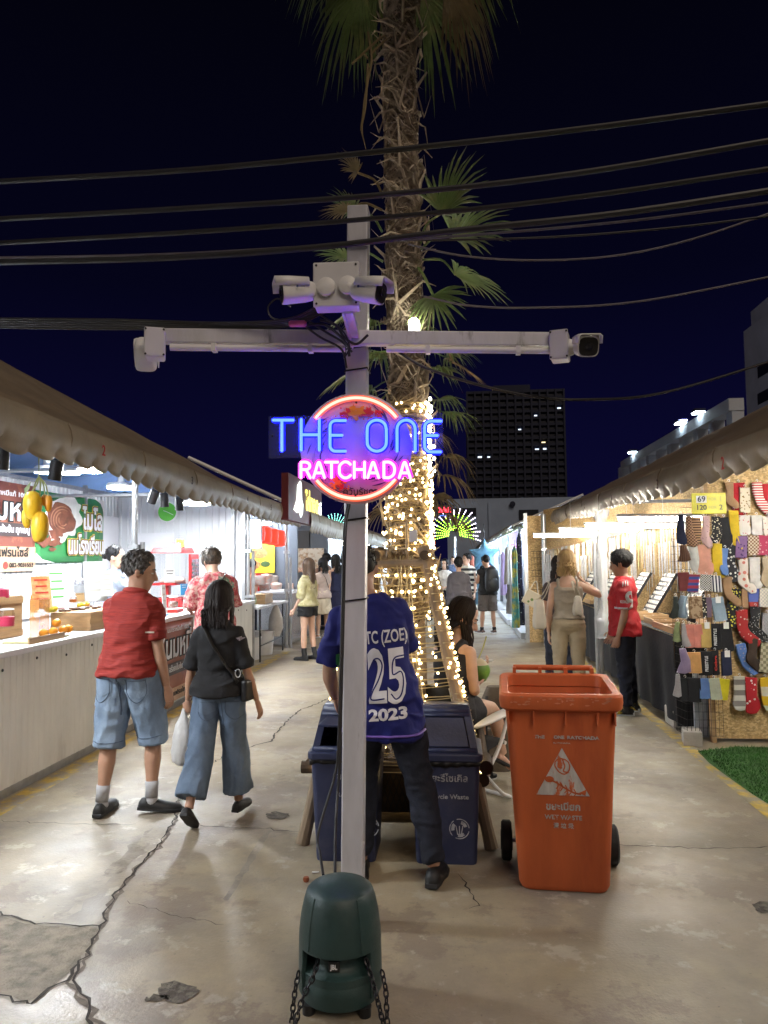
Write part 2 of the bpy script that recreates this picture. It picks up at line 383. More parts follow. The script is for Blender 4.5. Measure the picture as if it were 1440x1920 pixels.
def person(label, loc, facing, H=1.7, fem=False, skin=None, vox=.008, arms=None, hair=None, hair_mat=None, clothes=(), shoes=None, face=True, group=None, hands=((.5, None), (.5, None)), ears=True, foot_skin=False, cat='person', raise_=0, **kw):
    """facing: angle of the figure's front from +Y, counterclockwise. arms: left, right (upper direction, forearm direction)"""
    H *= .985; K = body_pts(H, fem, **kw); s = K.s; hs = 1.13; skin = skin or skin_m; hair_mat = hair_mat or hair_k; wide = K.wide
    T = thing('person', label, cat, (loc[0], loc[1], 0), facing, group); Z = V3(0, 0, K.dz+raise_)
    M = XF[T.name]; XFm = np.array(M)
    def world(o):                                 # local figure -> place
        o.data.transform(M @ Matrix.Translation((0, 0, K.dz+raise_))); return o
    K.T = T; K.world = world; K.M = M @ Matrix.Translation((0, 0, K.dz+raise_))
    arms = arms or (((-.14, -.05, -1), (-.05, .2, -1)), ((.14, -.05, -1), (.05, .2, -1)))
    K.arm = {}
    for sd, (u, f) in zip((-1, 1), arms):
        a = K.sh[sd]; b = a+nrm(u)*.285*s; c = b+nrm(f)*.25*s; K.arm[sd] = [a, b, c, nrm(f)]
    mb = MB(); tor(K, mb, .84, 1.475, 0); fs = .9 if fem else 1.0; wl = .5+.5*wide
    hd = lambda p: (K.hb+(np.asarray(p)*s*hs) @ K.headR.T)
    mb.tube([K.up(V3(0, -.012*s, 1.40*s)), K.neck, hd((0, -.012, .05)), hd((0, -.012, .09))], np.array([.062, .054, .052, .05])*s*fs, 14)
    a = np.linspace(0, 2*math.pi, 24, endpoint=False); hz = -.002
    rings = [hd(np.stack([rx*fs**.5*np.cos(a), y-.008+ry*np.sin(a), np.full(24, z+hz)], 1)) for z, y, rx, ry in HEAD]
    mb.loft(rings)
    if face:
        mb.tube([hd((0, .086, .122)), hd((0, .098, .095)), hd((0, .105, .080)), hd((0, .085, .072))], np.array([.007, .010, .014, .011])*s, 8)
        mb.ell(hd((0, .076, .050)), V3(.020, .013, .008)*s, 10, 6, K.headR); mb.ell(hd((0, .062, .014)), V3(.018, .016, .014)*s, 10, 6, K.headR)
        for q in (-1, 1): mb.tube([hd((q*.012, .082, .132)), hd((q*.045, .070, .134))], np.array([.008, .007])*s, 6)
    if ears:
        for q in (-1, 1): mb.ell(hd((q*.074*fs**.5, -.012, .102)), V3(.011, .018, .031)*s*hs, 10, 7, K.headR @ rot((0, 0, 1), q*.35))
    for sd in (-1, 1):
        h, k, an, fy, fp = K.leg[sd]; cal = an*.7+k*.3+V3(0, -.018*s, 0)
        limb(mb, [h+V3(0, 0, .03*s), k, an], [(0, .085*s*wl), (.3, .080*s*wl), (.65, .066*s*wl), (1, .052*s), (1.2, .052*s*wl), (1.35, .055*s*wl), (1.6, .045*s), (1.9, .034*s), (2, .035*s)])
        if foot_skin or shoes is None or shoes[0] in ('sandal', 'heel'):
            Rf = rz(-fy) @ rot((1, 0, 0), -fp); mb.tube([an+Rf @ V3(0, y, z)*s for y, z in ((-.04, -.04), (.02, -.035), (.08, -.05), (.13, -.062), (.175, -.066))], np.array([.03, .036, .036, .034, .02])*s, 10, flat=.75)
        A = K.arm[sd]; limb(mb, A[:3], [(0, .054*s*fs*wl), (.25, .050*s*fs*wl), (.6, .045*s*fs*wl), (1, .038*s*fs), (1.3, .040*s*fs), (1.6, .034*s*fs), (2, .026*s*fs)])
        mb.ell(A[0], .054*s*fs*wl)
    me = remesh(mb, vox, 5)
    o = wrap(me, 'body', skin, None, 180); world(o)
    hb = MB()
    for i, sd in enumerate((-1, 1)):
        A = K.arm[sd]; c, pn = hands[i][:2]; dd = hands[i][2] if len(hands[i]) > 2 else A[3]
        pn = V3(-sd, .15, 0) if pn is None else V3(*pn); hand(hb, A[2]+nrm(dd)*.012*s, nrm(dd), pn, 1 if np.dot(np.cross(nrm(dd), pn), V3(0, 1, .2)) > 0 else -1, s*(.92 if fem else 1.02), c)
    import bmesh
    bm = bmesh.new(); bm.from_mesh(me); hm = hb.mesh('h'); hm.transform(K.M); bm.from_mesh(hm); bm.to_mesh(me); bm.free(); bpy.data.meshes.remove(hm)
    me.polygons.foreach_set('use_smooth', [True]*len(me.polygons)); put(o, T)
    K.hd = hd; K.body = o; K.clothes = {}
    def part(mb, name, m, smooth=180, par=None, **q):
        o = mb.build(name, m, None, smooth, **q); world(o); put(o, par or T); return o
    def cloth(mb, name, m, v=vox, amp=.006, sc=(9, 9, 5), seed=0, it=3):
        o = wrap(remesh(mb, v, it, folds(amp*s, sc, seed)), name, m, None, 180); world(o); put(o, T); K.clothes[name] = o; return o
    K.part = part; K.cloth = cloth
    if face:
        for q in (-1, 1):
            e = MB(); e.ell(hd((q*.031, .070, .112)), V3(.0125, .0115, .006)*s, 10, 8, K.headR); e.ell(hd((q*.031, .0785, .112)), V3(.0075, .005, .0058)*s, 8, 6, K.headR, mi=1); part(e, 'eye', [eyewhite, eyedark])
    # clothes
    for ci, c in enumerate(clothes):
        kind, m = c[0], c[1]; q = dict(c[2]) if len(c) > 2 else {}; amp = q.get('amp', .010); seed = q.get('seed', ci*5+int(H*100)); mb = MB(); e = q.get('ease', .016)
        if kind == 'top':
            tor(K, mb, q.get('z0', .86), q.get('z1', 1.448), e, hem=q.get('hem', .03), zc=.955); sl = q.get('sleeve', .62); se = q.get('sease', .018)
            if sl:
                for sd in (-1, 1):
                    A = K.arm[sd]; r1 = .054*s*fs*wl+se*s
                    st = [(0, .054*s*fs*wl+e*s*.5), (.25*min(1, sl), r1)]+[(t, (.046 if t < 1 else .040)*s*fs*wl+se*s) for t in np.arange(.4, sl-.05, .25)]+[(sl, (.048 if sl < 1 else .032)*s*fs*wl+se*1.1*s)]
                    limb(mb, A[:3], st, 18); mb.ell(A[0], .056*s*fs*wl+e*s*.4)
            elif q.get('strap', True):
                for sd in (-1, 1):
                    x = q.get('sx', .085); mb.tube([K.up(V3(sd*x*s, y*s, z*s)) for y, z in ((-.085, q.get('z1', 1.3)-.02), (-.075, 1.37), (-.03, 1.415), (.03, 1.40), (.075, 1.35), (.09, 1.28))], .024*s, 8, flat=.5, up=(1, 0, 0))
            cloth(mb, q.get('name', 'shirt'), m, amp=amp, seed=seed, sc=q.get('sc', (7, 7, 9)))
        elif kind in ('pants', 'shorts'):
            tor(K, mb, .83, q.get('waist', 1.03), min(e*.35, .006)+.002); ln = q.get('len', 1.92); fl = q.get('flare', 0)
            for sd in (-1, 1):
                h, k, an = K.leg[sd][:3]; base = [(0, .094), (.3, .088), (.65, .074), (1, .060), (1.3, .060), (1.6, .054), (1.9, .046), (2, .046)]
                f = lambda t: (np.interp(t, [b[0] for b in base], [b[1] for b in base])*(wl if t < 1 else .5+.5*wl)+e+fl*max(0, t-.55))*s
                ts = sorted(set([0, .3, .6, 1, 1.3, 1.6, ln])); ts = [t for t in ts if t <= ln]
                limb(mb, [h+V3(0, 0, .02*s), k, an], [(t, f(t)) for t in ts], 20)
            cloth(mb, kind, m, amp=amp, seed=seed, sc=q.get('sc', (6, 6, 10)))
        elif kind in ('skirt', 'dress'):
            z1 = q.get('waist', 1.03); z0 = q.get('z0', .5); fl = q.get('flare', .06); a = np.linspace(0, 2*math.pi, 30, endpoint=False)
            if kind == 'dress': tor(K, mb, .86, q.get('z1', 1.36), e)
            else: tor(K, mb, .86, z1, e)
            rg = []
            for t in np.linspace(0, 1, 6):
                z = .95*(1-t)+z0*t; ctr = (K.leg[-1][0]+K.leg[1][0])/2*(1-t)+(K.leg[-1][1]+K.leg[1][1])/2*t
                rg.append(np.stack([ctr[0]+(.178+fl*t)*s*np.cos(a), ctr[1]*.6-.01*s+(.132+fl*t)*s*np.sin(a), np.full(30, z*s)], 1))
            mb.loft(rg); 
            if kind == 'dress':
                for sd in (-1, 1): mb.tube([K.up(V3(sd*.075*s, y*s, z*s)) for y, z in ((-.085, 1.33), (-.07, 1.39), (-.02, 1.415), (.05, 1.39), (.09, 1.3))], .014*s, 8)
            cloth(mb, kind, m, amp=amp, seed=seed, sc=(12, 12, 2.5))
        elif kind == 'sock':
            for sd in (-1, 1):
                b = MB(); h, k, an = K.leg[sd][:3]; limb(b, [k, an], [(q.get('t', .72), .046*s), (.85, .042*s), (1, .042*s)], 16); b.ell(an+V3(0, 0, -.02*s), .043*s); part(b, 'sock', m)
        elif kind == 'collar':
            b = MB(); b.tube([K.up(V3(.068*s*wide*math.cos(t), (.062*math.sin(t)-.008)*s, (1.452-.012*math.sin(t))*s)) for t in np.linspace(0, 2*math.pi, 20, endpoint=False)], q.get('r', .018)*s, 8, closed=True, flat=1.5); part(b, 'collar', m)
        elif kind == 'strap':          # a band across the back from one shoulder to the other hip
            sd = q.get('side', 1); b = MB(); bv = bvh_of(K.clothes.get('shirt') or o)
            p0, p1 = V3(-sd*.10*s, 0, 1.44*s), V3(sd*.17*s, 0, q.get('z', 1.0)*s); pts = []
            for t in np.linspace(0, 1, 14):
                w_ = p0*(1-t)+p1*t; A_ = K.M @ Vector(K.up(w_+V3(0, -.5, 0))); B_ = K.M @ Vector(K.up(w_)); h_ = bv.ray_cast(A_, (B_-A_).normalized()); pts.append(np.array(h_[0]+h_[1]*.004) if h_[0] else np.array(B_))
            b.tube(pts, q.get('w', .022), 8, flat=.22, up=tuple(np.array(K.M.to_3x3() @ Vector((0, 0, 1))+K.M.to_3x3() @ Vector((sd*.8, 0, 0))))); o2 = b.build('strap', m, T, 180)
    # shoes
    if shoes:
        st, m, ms = shoes[:3]
        for sd in (-1, 1):
            h, k, an, fy, fp = K.leg[sd]; Rf = rz(-fy) @ rot((1, 0, 0), -fp); tr = lambda q: an+(np.asarray(q)*s*(.94 if fem else 1.03)) @ Rf.T
            a = np.linspace(0, 2*math.pi, 20, endpoint=False); b = MB()
            prof = {'shoe': [(-.075, .022, .030, .05), (-.06, .034, .055, .055), (-.02, .040, .068, .055), (.03, .043, .055, .05), (.09, .049, .040, .045), (.15, .047, .033, .04), (.19, .032, .026, .035), (.205, .012, .012, .03)],
                    'boot': [(-.075, .022, .04, .06), (-.06, .036, .07, .06), (-.02, .042, .08, .06), (.03, .044, .062, .05), (.09, .050, .046, .045), (.15, .050, .042, .04), (.195, .034, .034, .035), (.212, .012, .014, .03)]}
            if st in prof:
                rings = []
                for y, hw, ht, _ in prof[st]: c_, s_ = np.cos(a), np.sin(a); z = np.where(s_ > 0, s_*ht, s_*.004); rings.append(tr(np.stack([hw*np.sign(c_)*abs(c_)**.75, np.full(20, y), -.062+z], 1)))
                b.loft(rings)
                if st == 'boot': b.tube([tr((0, -.012, -.03)), tr((0, -.01, .03)), an+(k-an)*.18, an+(k-an)*.34], np.array([.048, .047, .046, .047])*s, 14)
            elif st in ('sandal', 'heel'):
                b.tube([tr((x, y, z)) for x, y, z in ((-.05, .11, -.06), (-.035, .115, -.02), (0, .12, -.012), (.035, .115, -.02), (.05, .11, -.06))], .014*s, 8, flat=.4)
                if st == 'heel': b.tube([tr((.045*math.cos(t), -.005+.048*math.sin(t), .0)) for t in np.linspace(0, 6.28, 14, endpoint=False)], .006*s, 6, closed=True)
            sh = part(b, 'shoe', m, 60)
            so = MB(); out = [(-.03, -.078), (.03, -.078), (.040, -.02), (.043, .05), (.053, .10), (.050, .16), (.030, .208), (0, .218), (-.030, .208), (-.050, .16), (-.050, .10), (-.043, .05), (-.040, -.02)]
            tk = .022 if st != 'boot' else .034
            so.loft([tr(np.array([(x, y, z) for x, y in out])) for z in (-.078-(.012 if st == 'boot' else 0), -.078+tk)]); part(so, 'sole', ms, 40, sh, bevel=.003)
            if st == 'heel':
                hl = MB(); hl.box(tr((0, -.05, -.11)), (.035, .035, .07)); part(hl, 'heel', ms, 40, sh)
    # hair
    if hair:
        b = MB(); c0 = V3(0, -.020, .150); hr = V3(.079*fs**.5, .096, .093)
        ln = hair.get('len', 0)
        sh = hair.get('thick', 1.0); hr = hr*sh
        b.ell(hd(c0), hr*s*hs, 22, 14, K.headR)
        def scalp(th, ph, g=1.0): return c0+V3(hr[0]*math.sin(th)*math.cos(ph), hr[1]*math.sin(th)*math.sin(ph), hr[2]*math.cos(th))*g
        R2 = random.Random(int(H*1000)+len(label))
        if ln == 0:
            for i in range(hair.get('n', 230)):
                th = math.acos(R2.uniform(-.35, 1)); ph = R2.uniform(0, 6.283)
                if math.sin(ph)*math.sin(th) > .45 and math.cos(th) < .55: continue
                p = scalp(th, ph, .985); L = hair.get('tuft', .032)*R2.uniform(.7, 1.4); n = nrm(scalp(th, ph)-c0); tg = nrm(scalp(min(th+.1, 3), ph)-scalp(th, ph))
                f = nrm(tg+V3(R2.uniform(-.4, .4), hair.get('sweep', .25)+R2.uniform(-.3, .3), R2.uniform(-.2, .2))); f = nrm(f-n*max(0, f @ n)); sp_ = hair.get('spike', 1)
                P = [hd(p-n*.004), hd(p+n*.007+f*L*.45), hd(p+n*L*.22*sp_*R2.uniform(-.2, 1)+f*L)]; b.tube(P, np.array([.009, .009, .0015])*s*R2.uniform(.6, 1.2), 5, flat=.5)
        else:
            n = hair.get('n', 110); hr0 = hair.get('r', .012); wv = hair.get('wave', .008); side = hair.get('spread', 2.35)
            bk = K.headR.T @ V3(0, 0, -1)
            for i in range(n):
                ph = -math.pi/2+R2.uniform(-side, side); lay = R2.uniform(.92, 1.09); P = []; r = []
                th0 = R2.uniform(.05, .6); L = ln*R2.uniform(.8, 1.05)
                for th in np.linspace(th0, 1.75, 7): P.append(hd(scalp(th, ph, lay))); r.append(hr0)
                p = P[-1].copy(); out = K.headR @ V3(math.cos(ph), math.sin(ph), 0); wp = R2.uniform(0, 6); m_ = 9
                for j in range(1, m_+1):
                    t = j/m_; q = p+V3(0, 0, -L*t)*s; pull = hair.get('pull', .35)
                    q[0] += (K.hb[0]-p[0])*(pull*math.sin(min(1, t*1.6)*math.pi)*.35+hair.get('gather', .0)*t); q = q+out*(wv*math.sin(t*hair.get('freq', 7)+wp))*s
                    yb = K.up(V3(0, -.13*s, 1.3*s))[1]+hair.get('back', 0)*s
                    if ph < -.1 and ph > -math.pi+.1 and kw.get('lean', 0) < .2: q[1] = min(q[1], (yb if t > .35 else q[1])+.03*R2.uniform(0, 1)*s) if t > .35 else q[1]-.03*t*s
                    P.append(q); r.append(hr0*(1-.75*t**2))
                b.tube(P, np.array(r)*s*R2.uniform(.8, 1.25), 5, flat=.6)
        if hair.get('bun'):
            q = hair['bun']; b.ell(hd(q), .034*s, 12, 8); 
            for i in range(16): t = i/16*6.28; b.tube([hd(V3(*q)+V3(.03*math.cos(t+k*.5), .028*math.sin(t+k*.5), .02*math.sin(k*1.4+i))) for k in range(4)], .008*s, 5)
        if face and not hair.get('nobrow'):
            for q in (-1, 1): b.tube([hd((q*.016, .086, .134)), hd((q*.034, .082, .139)), hd((q*.05, .066, .134))], np.array([.004, .004, .002])*s, 5)
        K.hair = part(b, 'hair', hair_mat, 60)
    return K
# ================================================================ THE SETTING
conc = mat('concrete', (.30, .25, .18), .42, 0, .30, 1.1, bump=.22, bscale=70, col2=(.20, .175, .145), sc2=.75, thr=(.50, .62))
def _conc():
    N, L, b = nodes_of(conc); co = N.new('ShaderNodeTexCoord'); base = b.inputs['Base Color'].links[0].from_socket
    def ns(sc, det, lo, hi, a=0., z=1., off=0.):
        mp = N.new('ShaderNodeMapping'); mp.inputs['Location'].default_value = (off, off*.7, 0); L.new(co.outputs['Object'], mp.inputs[0])
        n = N.new('ShaderNodeTexNoise'); n.inputs['Scale'].default_value = sc; n.inputs['Detail'].default_value = det; n.inputs['Roughness'].default_value = .68; L.new(mp.outputs[0], n.inputs['Vector'])
        r = N.new('ShaderNodeMapRange'); r.inputs[1].default_value = lo; r.inputs[2].default_value = hi; r.inputs[3].default_value = a; r.inputs[4].default_value = z; L.new(n.outputs['Fac'], r.inputs[0]); return r.outputs[0]
    x = mixn(N, L, ns(.55, 12, .51, .55, 0, .7, 3), base, (.33, .275, .185))            # tan worn film
    x = mixn(N, L, ns(1.5, 14, .55, .585, 0, .55, 11), x, (.16, .122, .098))             # darker damp scars
    x = mixn(N, L, ns(4.5, 12, .58, .62, 0, .8, 21), x, (.38, .34, .27))              # pale scuffs
    x = mixn(N, L, ns(38, 6, .62, .72, 0, .8, 5), x, (.12, .10, .085))              # grit and pits
    x = mixn(N, L, ns(9, 10, .42, .72, .0, .45, 9), x, (.19, .165, .135))
    L.new(x, b.inputs['Base Color']); L.new(ns(1.3, 8, .35, .68, .30, .66, 31), b.inputs['Roughness'])
_conc()
g = MB(); g.poly([(-300, -60, 0), (300, -60, 0), (300, 500, 0), (-300, 500, 0)]); struct(g.build('ground', conc, smooth=0))
crackm = mat('crack_dirt', (.045, .038, .032), .9, 0, .4, 30)
crackd = mat('crack_edge', (.15, .125, .10), .85, 0, .4, 30)
def crack(px, w, name='ground_crack', z=.004, m=None, jag=.5, seed=0):
    P = np.array([gp(*q) for q in px]); R = random.Random(seed+len(px)); out = []
    for a, b in zip(P[:-1], P[1:]):
        L = np.linalg.norm(b-a); k = max(2, int(L/.035)); n = nrm(np.cross(b-a, (0, 0, 1)))
        for i in range(k): t = i/k; out.append(a+(b-a)*t+n*R.gauss(0, .008+.1*w))
    out.append(P[-1]); out = np.array(out); T = np.gradient(out, axis=0); n = np.cross(T, (0, 0, 1)); n /= np.linalg.norm(n, axis=1, keepdims=True)
    l, r = [], []
    for i, p in enumerate(out):
        q = w*R.uniform(1-jag, 1+jag)*(.35 if i in (0, len(out)-1) else 1); l.append(p+n[i]*q*R.uniform(.3, .7)); r.append(p-n[i]*q*R.uniform(.3, .7))
    mb = MB(); V = np.array(l+r); V[:, 2] = z; k = len(l)
    mb.add(V, [(i, i+k, i+1+k, i+1) for i in range(k-1)]); return struct(mb.build(name, m or crackm, smooth=0))
main = [(352, 1470), (345, 1485), (331, 1510), (330, 1532), (314, 1560), (300, 1585), (278, 1606), (255, 1630), (236, 1655), (215, 1680), (204, 1705), (192, 1737), (175, 1762), (160, 1785), (148, 1812), (137, 1840), (150, 1866), (160, 1890), (175, 1920), (190, 1990)]
crack(main, .010); crack([(x+1, y) for x, y in main], .020, z=.002, m=crackd, seed=3)
for i, (c, w) in enumerate([([(192, 1737), (150, 1738), (115, 1732), (65, 1735), (30, 1722), (0, 1712), (-40, 1715)], .011), ([(150, 1810), (120, 1838), (95, 1855), (60, 1880), (45, 1882), (0, 1868), (-40, 1872)], .013),
        ([(458, 1406), (480, 1398), (507, 1391), (516, 1378), (523, 1370), (540, 1352), (560, 1333), (600, 1318), (640, 1300)], .016), ([(0, 1540), (100, 1544), (180, 1547), (255, 1546)], .005), ([(350, 1548), (440, 1552), (560, 1560)], .005),
        ([(1155, 1585), (1250, 1588), (1340, 1592), (1440, 1590), (1500, 1594)], .006), ([(352, 1470), (380, 1440), (420, 1418), (458, 1406)], .010), ([(860, 1640), (900, 1700), (880, 1705)], .006), ([(240, 1690), (330, 1720), (420, 1735)], .003)]): crack(c, w, seed=i*7)
def patch(px, m, name='ground_patch', z=.0022, rough=.02, seed=0, inset=None):
    P = np.array([gp(*q) for q in px]); R = random.Random(seed); out = []
    for a, b in zip(P, np.roll(P, -1, 0)):
        k = max(2, int(np.linalg.norm(b-a)/.05))
        for i in range(k): out.append(a+(b-a)*i/k+V3(R.gauss(0, rough), R.gauss(0, rough), 0))
    V = np.array(out); V[:, 2] = z; mb = MB(); mb.poly(V); return struct(mb.build(name, m, smooth=0))
rough1 = mat('rough_mortar', (.20, .175, .14), .85, 0, .4, 14, bump=.9, bscale=90, col2=(.27, .235, .18), sc2=9)
rough2 = mat('dark_pit', (.10, .085, .07), .9, 0, .5, 20, bump=1, bscale=120, col2=(.17, .15, .12), sc2=25)
scuff = mat('scuffed_concrete', (.215, .19, .155), .6, 0, .35, 4, bump=.3, bscale=60, col2=(.29, .25, .20), sc2=6)
patch([(-60, 1715), (0, 1715), (60, 1737), (115, 1735), (188, 1741), (150, 1808), (95, 1853), (45, 1880), (0, 1866), (-60, 1870)], rough1, rough=.008)
for i, (x, y, w, h) in enumerate([(520, 1530, 22, 7), (330, 1862, 38, 20), (1432, 1702, 16, 12), (295, 1872, 22, 5)]):
    patch([(x+w*math.cos(t), y+h*math.sin(t)) for t in np.linspace(0, 6.28, 12)[:-1]], rough2, z=.0032, rough=.008, seed=i)
patch([(500, 1552), (512, 1553), (445, 1665), (425, 1690), (418, 1688)], scuff, rough=.004, z=.0026)
patch([(285, 1555), (262, 1566), (180, 1655), (110, 1715), (112, 1730), (140, 1708), (200, 1660), (290, 1575)], scuff, rough=.02, z=.0014, seed=4)
# worn yellow lines along the two rows of stalls
yel = mat('worn_yellow_paint', (.52, .36, .07), .6, 0, .3, 8, col2=(.28, .245, .19), sc2=7, thr=(.44, .56), bump=.2)
for x0, x1, y0, y1 in ((-3.06, -2.90, 0, 13), (1.86, 1.97, 4.5, 16)):
    m = MB(); m.poly([(x0, y0, .003), (x1, y0, .003), (x1, y1, .003), (x0, y1, .003)]); struct(m.build('road_marking', yel, smooth=0))
# strip of artificial turf by the sock stall
grassm = mat('turf_green', (.035, .10, .022), .8, 0, .5, 30, col2=(.06, .16, .03), sc2=60, bump=.6, bscale=150)
blade = mat('turf_blade', (.04, .13, .02), .7, 0, .5, 8)
t = thing('turf_mat', 'bright green artificial turf mat laid on the concrete in front of the sock wall', 'turf mat', (2.6, 5.9, 0))
m = MB(); ed = [gp(1308, 1410), gp(1330, 1432), gp(1365, 1458), gp(1410, 1490), gp(1445, 1512)]
poly = [(p[0], p[1], .006) for p in ed]+[(1.98, 4.6, .006), (4.4, 4.6, .006), (4.4, 6.6, .006), (2.3, 6.6, .006)]
m.poly(poly); m.build('mat_base', grassm, t, 0)
m = MB(); pp = [(p[0], p[1]) for p in poly]
def inside(x, y, P):
    c = False
    for i in range(len(P)):
        (x1, y1), (x2, y2) = P[i], P[i-1]
        if (y1 > y) != (y2 > y) and x < (x2-x1)*(y-y1)/(y2-y1)+x1: c = not c
    return c
for i in range(9000):
    x, y = rng.uniform(1.95, 3.2), rng.uniform(4.7, 6.6)
    if not inside(x, y, pp): continue
    a = rng.uniform(0, 6.28); w = .004; h = rng.uniform(.012, .028); c, s_ = math.cos(a)*w, math.sin(a)*w
    m.add([(x-c, y-s_, .006), (x+c, y+s_, .006), (x+rng.normal(0, .012), y+rng.normal(0, .012), .006+h)], [(0, 1, 2)])
struct(m.build('blade', blade, t, 0), 'stuff')

# ---------------------------------------------------------------- far buildings
towerm = mat('tower_wall', (.012, .015, .036), .8, 0, .2, .3); towerw = mat('tower_glass', (.006, .007, .016), .5)
lit = emis('lit_window', (.75, .85, 1.0), 1.3); litw = emis('warm_window', (1, .8, .45), 1.3)
t = thing('apartment_tower', 'dark high-rise apartment tower with a few lit windows behind the market', 'building', (10, 125, 0))
x0, x1 = 2.2, 17.5; m = MB(); m.box((9.85, 128, 14.2), (15.3, 16, 28.4)); m.box((9.5, 126, 29), (6, 8, 1.6))
for k in range(13): x = x0+(x1-x0)*k/12; m.box((x, 119.7, 14.2), (.28, .6, 28.4))
m.build('wall', towerm, t, 0)
m = MB()
for k in range(26): m.box((9.85, 119.75, 1.2+k*1.08), (15.3, .45, .42))
m.build('ledge', towerm, t, 0)
litset = {(3, 8): lit, (8, 8): lit, (8, 9): lit, (10, 8): lit, (7, 9): litw, (9, 1): lit, (9, 2): lit, (15, 1): lit, (12, 11): lit, (5, 6): lit, (14, 9): lit, (18, 11): litw, (12, 4): litw, (19, 2): lit, (2, 11): lit}
cnt = 0; rest = MB(); wmesh = {}
for r in range(22):
    for c in range(12):
        cx, cz = x0+(c+.5)*1.275, 27.4-r*1.08
        L_ = litset.get((r, c))
        if cnt < 100 and (L_ or r < 8):
            m = MB(); w = 1.0 if not L_ else random.uniform(.4, .8); m.box((cx+(0 if not L_ else random.uniform(-.15, .15)), 119.9, cz), (w, .3, .5 if not L_ else random.uniform(.3, .45))); m.build('window', L_ or towerw, t, 0); cnt += 1
        else: rest.box((cx, 119.9, cz), (1.0, .3, .55)); 
struct(rest.build('window', towerw, t, 0), 'stuff')
t = thing('low_building', 'low pale concrete building with dark window bands behind the glowing tree', 'building', (4, 62, 0)); wallb = mat('pale_wall', (.26, .32, .44), .8, 0, .15, .5)
m = MB(); a = at(838, 936, 60); b_ = at(1045, 936, 60); m.box(((a[0]+b_[0])/2+2, 66, a[2]/2), (b_[0]-a[0]+4, 12, a[2])); m.build('wall', wallb, t, 0)
for px in ((848, 953, 893, 967), (850, 984, 892, 995), (973, 956, 1010, 975)):
    p, q = at(px[0], px[1], 59.95), at(px[2], px[3], 59.95); m = MB(); m.box(((p[0]+q[0])/2, 59.97, (p[2]+q[2])/2), (q[0]-p[0], .1, p[2]-q[2])); m.build('window', towerw, t, 0)
m = MB(); p = at(917, 960, 59.9); m.box((p[0], 59.95, 3), (.12, .12, 6)); m.build('drain_pipe', wallb, t, 0)
m = MB(); p = at(961, 945, 59.9); m.lathe([(.22, 0), (.22, .1), (.14, .12)], 16, p, rot((1, 0, 0), math.pi/2)); m.build('vent', towerm, t, 30)
ledw = emis('cold_floodlight', (.75, .92, 1.0), 30.0)
t = thing('car_park_building', 'pale open-sided building with three cold floodlights along its roof edge', 'building', (12, 38, 0)); wallc = mat('lit_wall', (.42, .45, .50), .7, 0, .1, .5)
Xb = 9.6
def onX(x, y): return atX(x, y, Xb)
pa, pb = onX(1172, 868), onX(1405, 765); m = MB()
top = 6.75; Ya, Yb = pa[1], pb[1]
Yb = 26.2; m.box((Xb+3, (Ya+Yb)/2, 2.55), (5.6, Ya-Yb, 5.1)); m.bar((Xb, Ya, top), (Xb, Yb, top), .5, .42); m.bar((Xb, Ya, 5.2), (Xb, Yb, 5.2), .42, .45)
for k in range(10): y = Ya-(Ya-Yb-.3)*k/9.0; m.box((Xb+.05, y, 5.9), (.4, .55, 1.5))
m.box((Xb+2.9, (Ya+Yb)/2, 5.9), (.2, Ya-Yb-.5, 1.5)); m.box((Xb-.1, Ya+1.2, 4.6), (1.2, 2.4, 1.3)); m.box((Xb+.2, Ya+.4, 6.2), (.8, 1.0, 1.0)); m.build('wall', wallc, t, 0)
for k, (x, y) in enumerate(((1196, 832), (1290, 795), (1325, 785))):
    p = onX(x, y); m = MB(); m.box((Xb-.30, p[1], top+.38), (.4, .5, .1)); m.bar((Xb, p[1], top+.1), (Xb-.3, p[1], top+.42), .06); f = m.build('floodlight', towerm, t, 0)
    m = MB(); m.box((Xb-.30, p[1], top+.30), (.36, .42, .05)); m.build('lamp', ledw, f, 0)
ld = bpy.data.lights.new('grey_building_fill', 'SPOT'); ld.energy = 5000; ld.spot_size = 1.2; ld.spot_blend = .6; ld.color = (.8, .86, 1.0); ld.shadow_soft_size = .3; lo = bpy.data.objects.new('grey_building_fill', ld); COL.objects.link(lo); lo.location = (Xb-.3, 31, top+.5); lo.rotation_euler = (Vector((30, 62, 17))-lo.location).to_track_quat('-Z', 'Y').to_euler()  # added spot light, put in only to brighten the tall grey building
t = thing('grey_building', 'tall plain grey building rising behind the awning with two window slots', 'building', (26, 62, 0)); wg = mat('grey_wall', (.42, .44, .52), .8, 0, .15, .4)
p = at(1394, 622, 72); m = MB(); m.box((p[0]+6, 63, p[2]/2), (12, 18, p[2])); q = at(1397, 585, 71.5); m.box((q[0]+5, 68.5, q[2]/2), (9, 6, q[2])); q = at(1422, 568, 66); m.bar((p[0]+.4, 66, 15), (p[0]+.4, 66, q[2]), .5); m.build('wall', wg, t, 0)
for y in (695, 745):
    w = atX(1421, y-4, p[0]); m = MB(); m.box((p[0], w[1]-4, w[2]-.4), (.1, 8, 1.0)); m.build('window', towerw, t, 0)

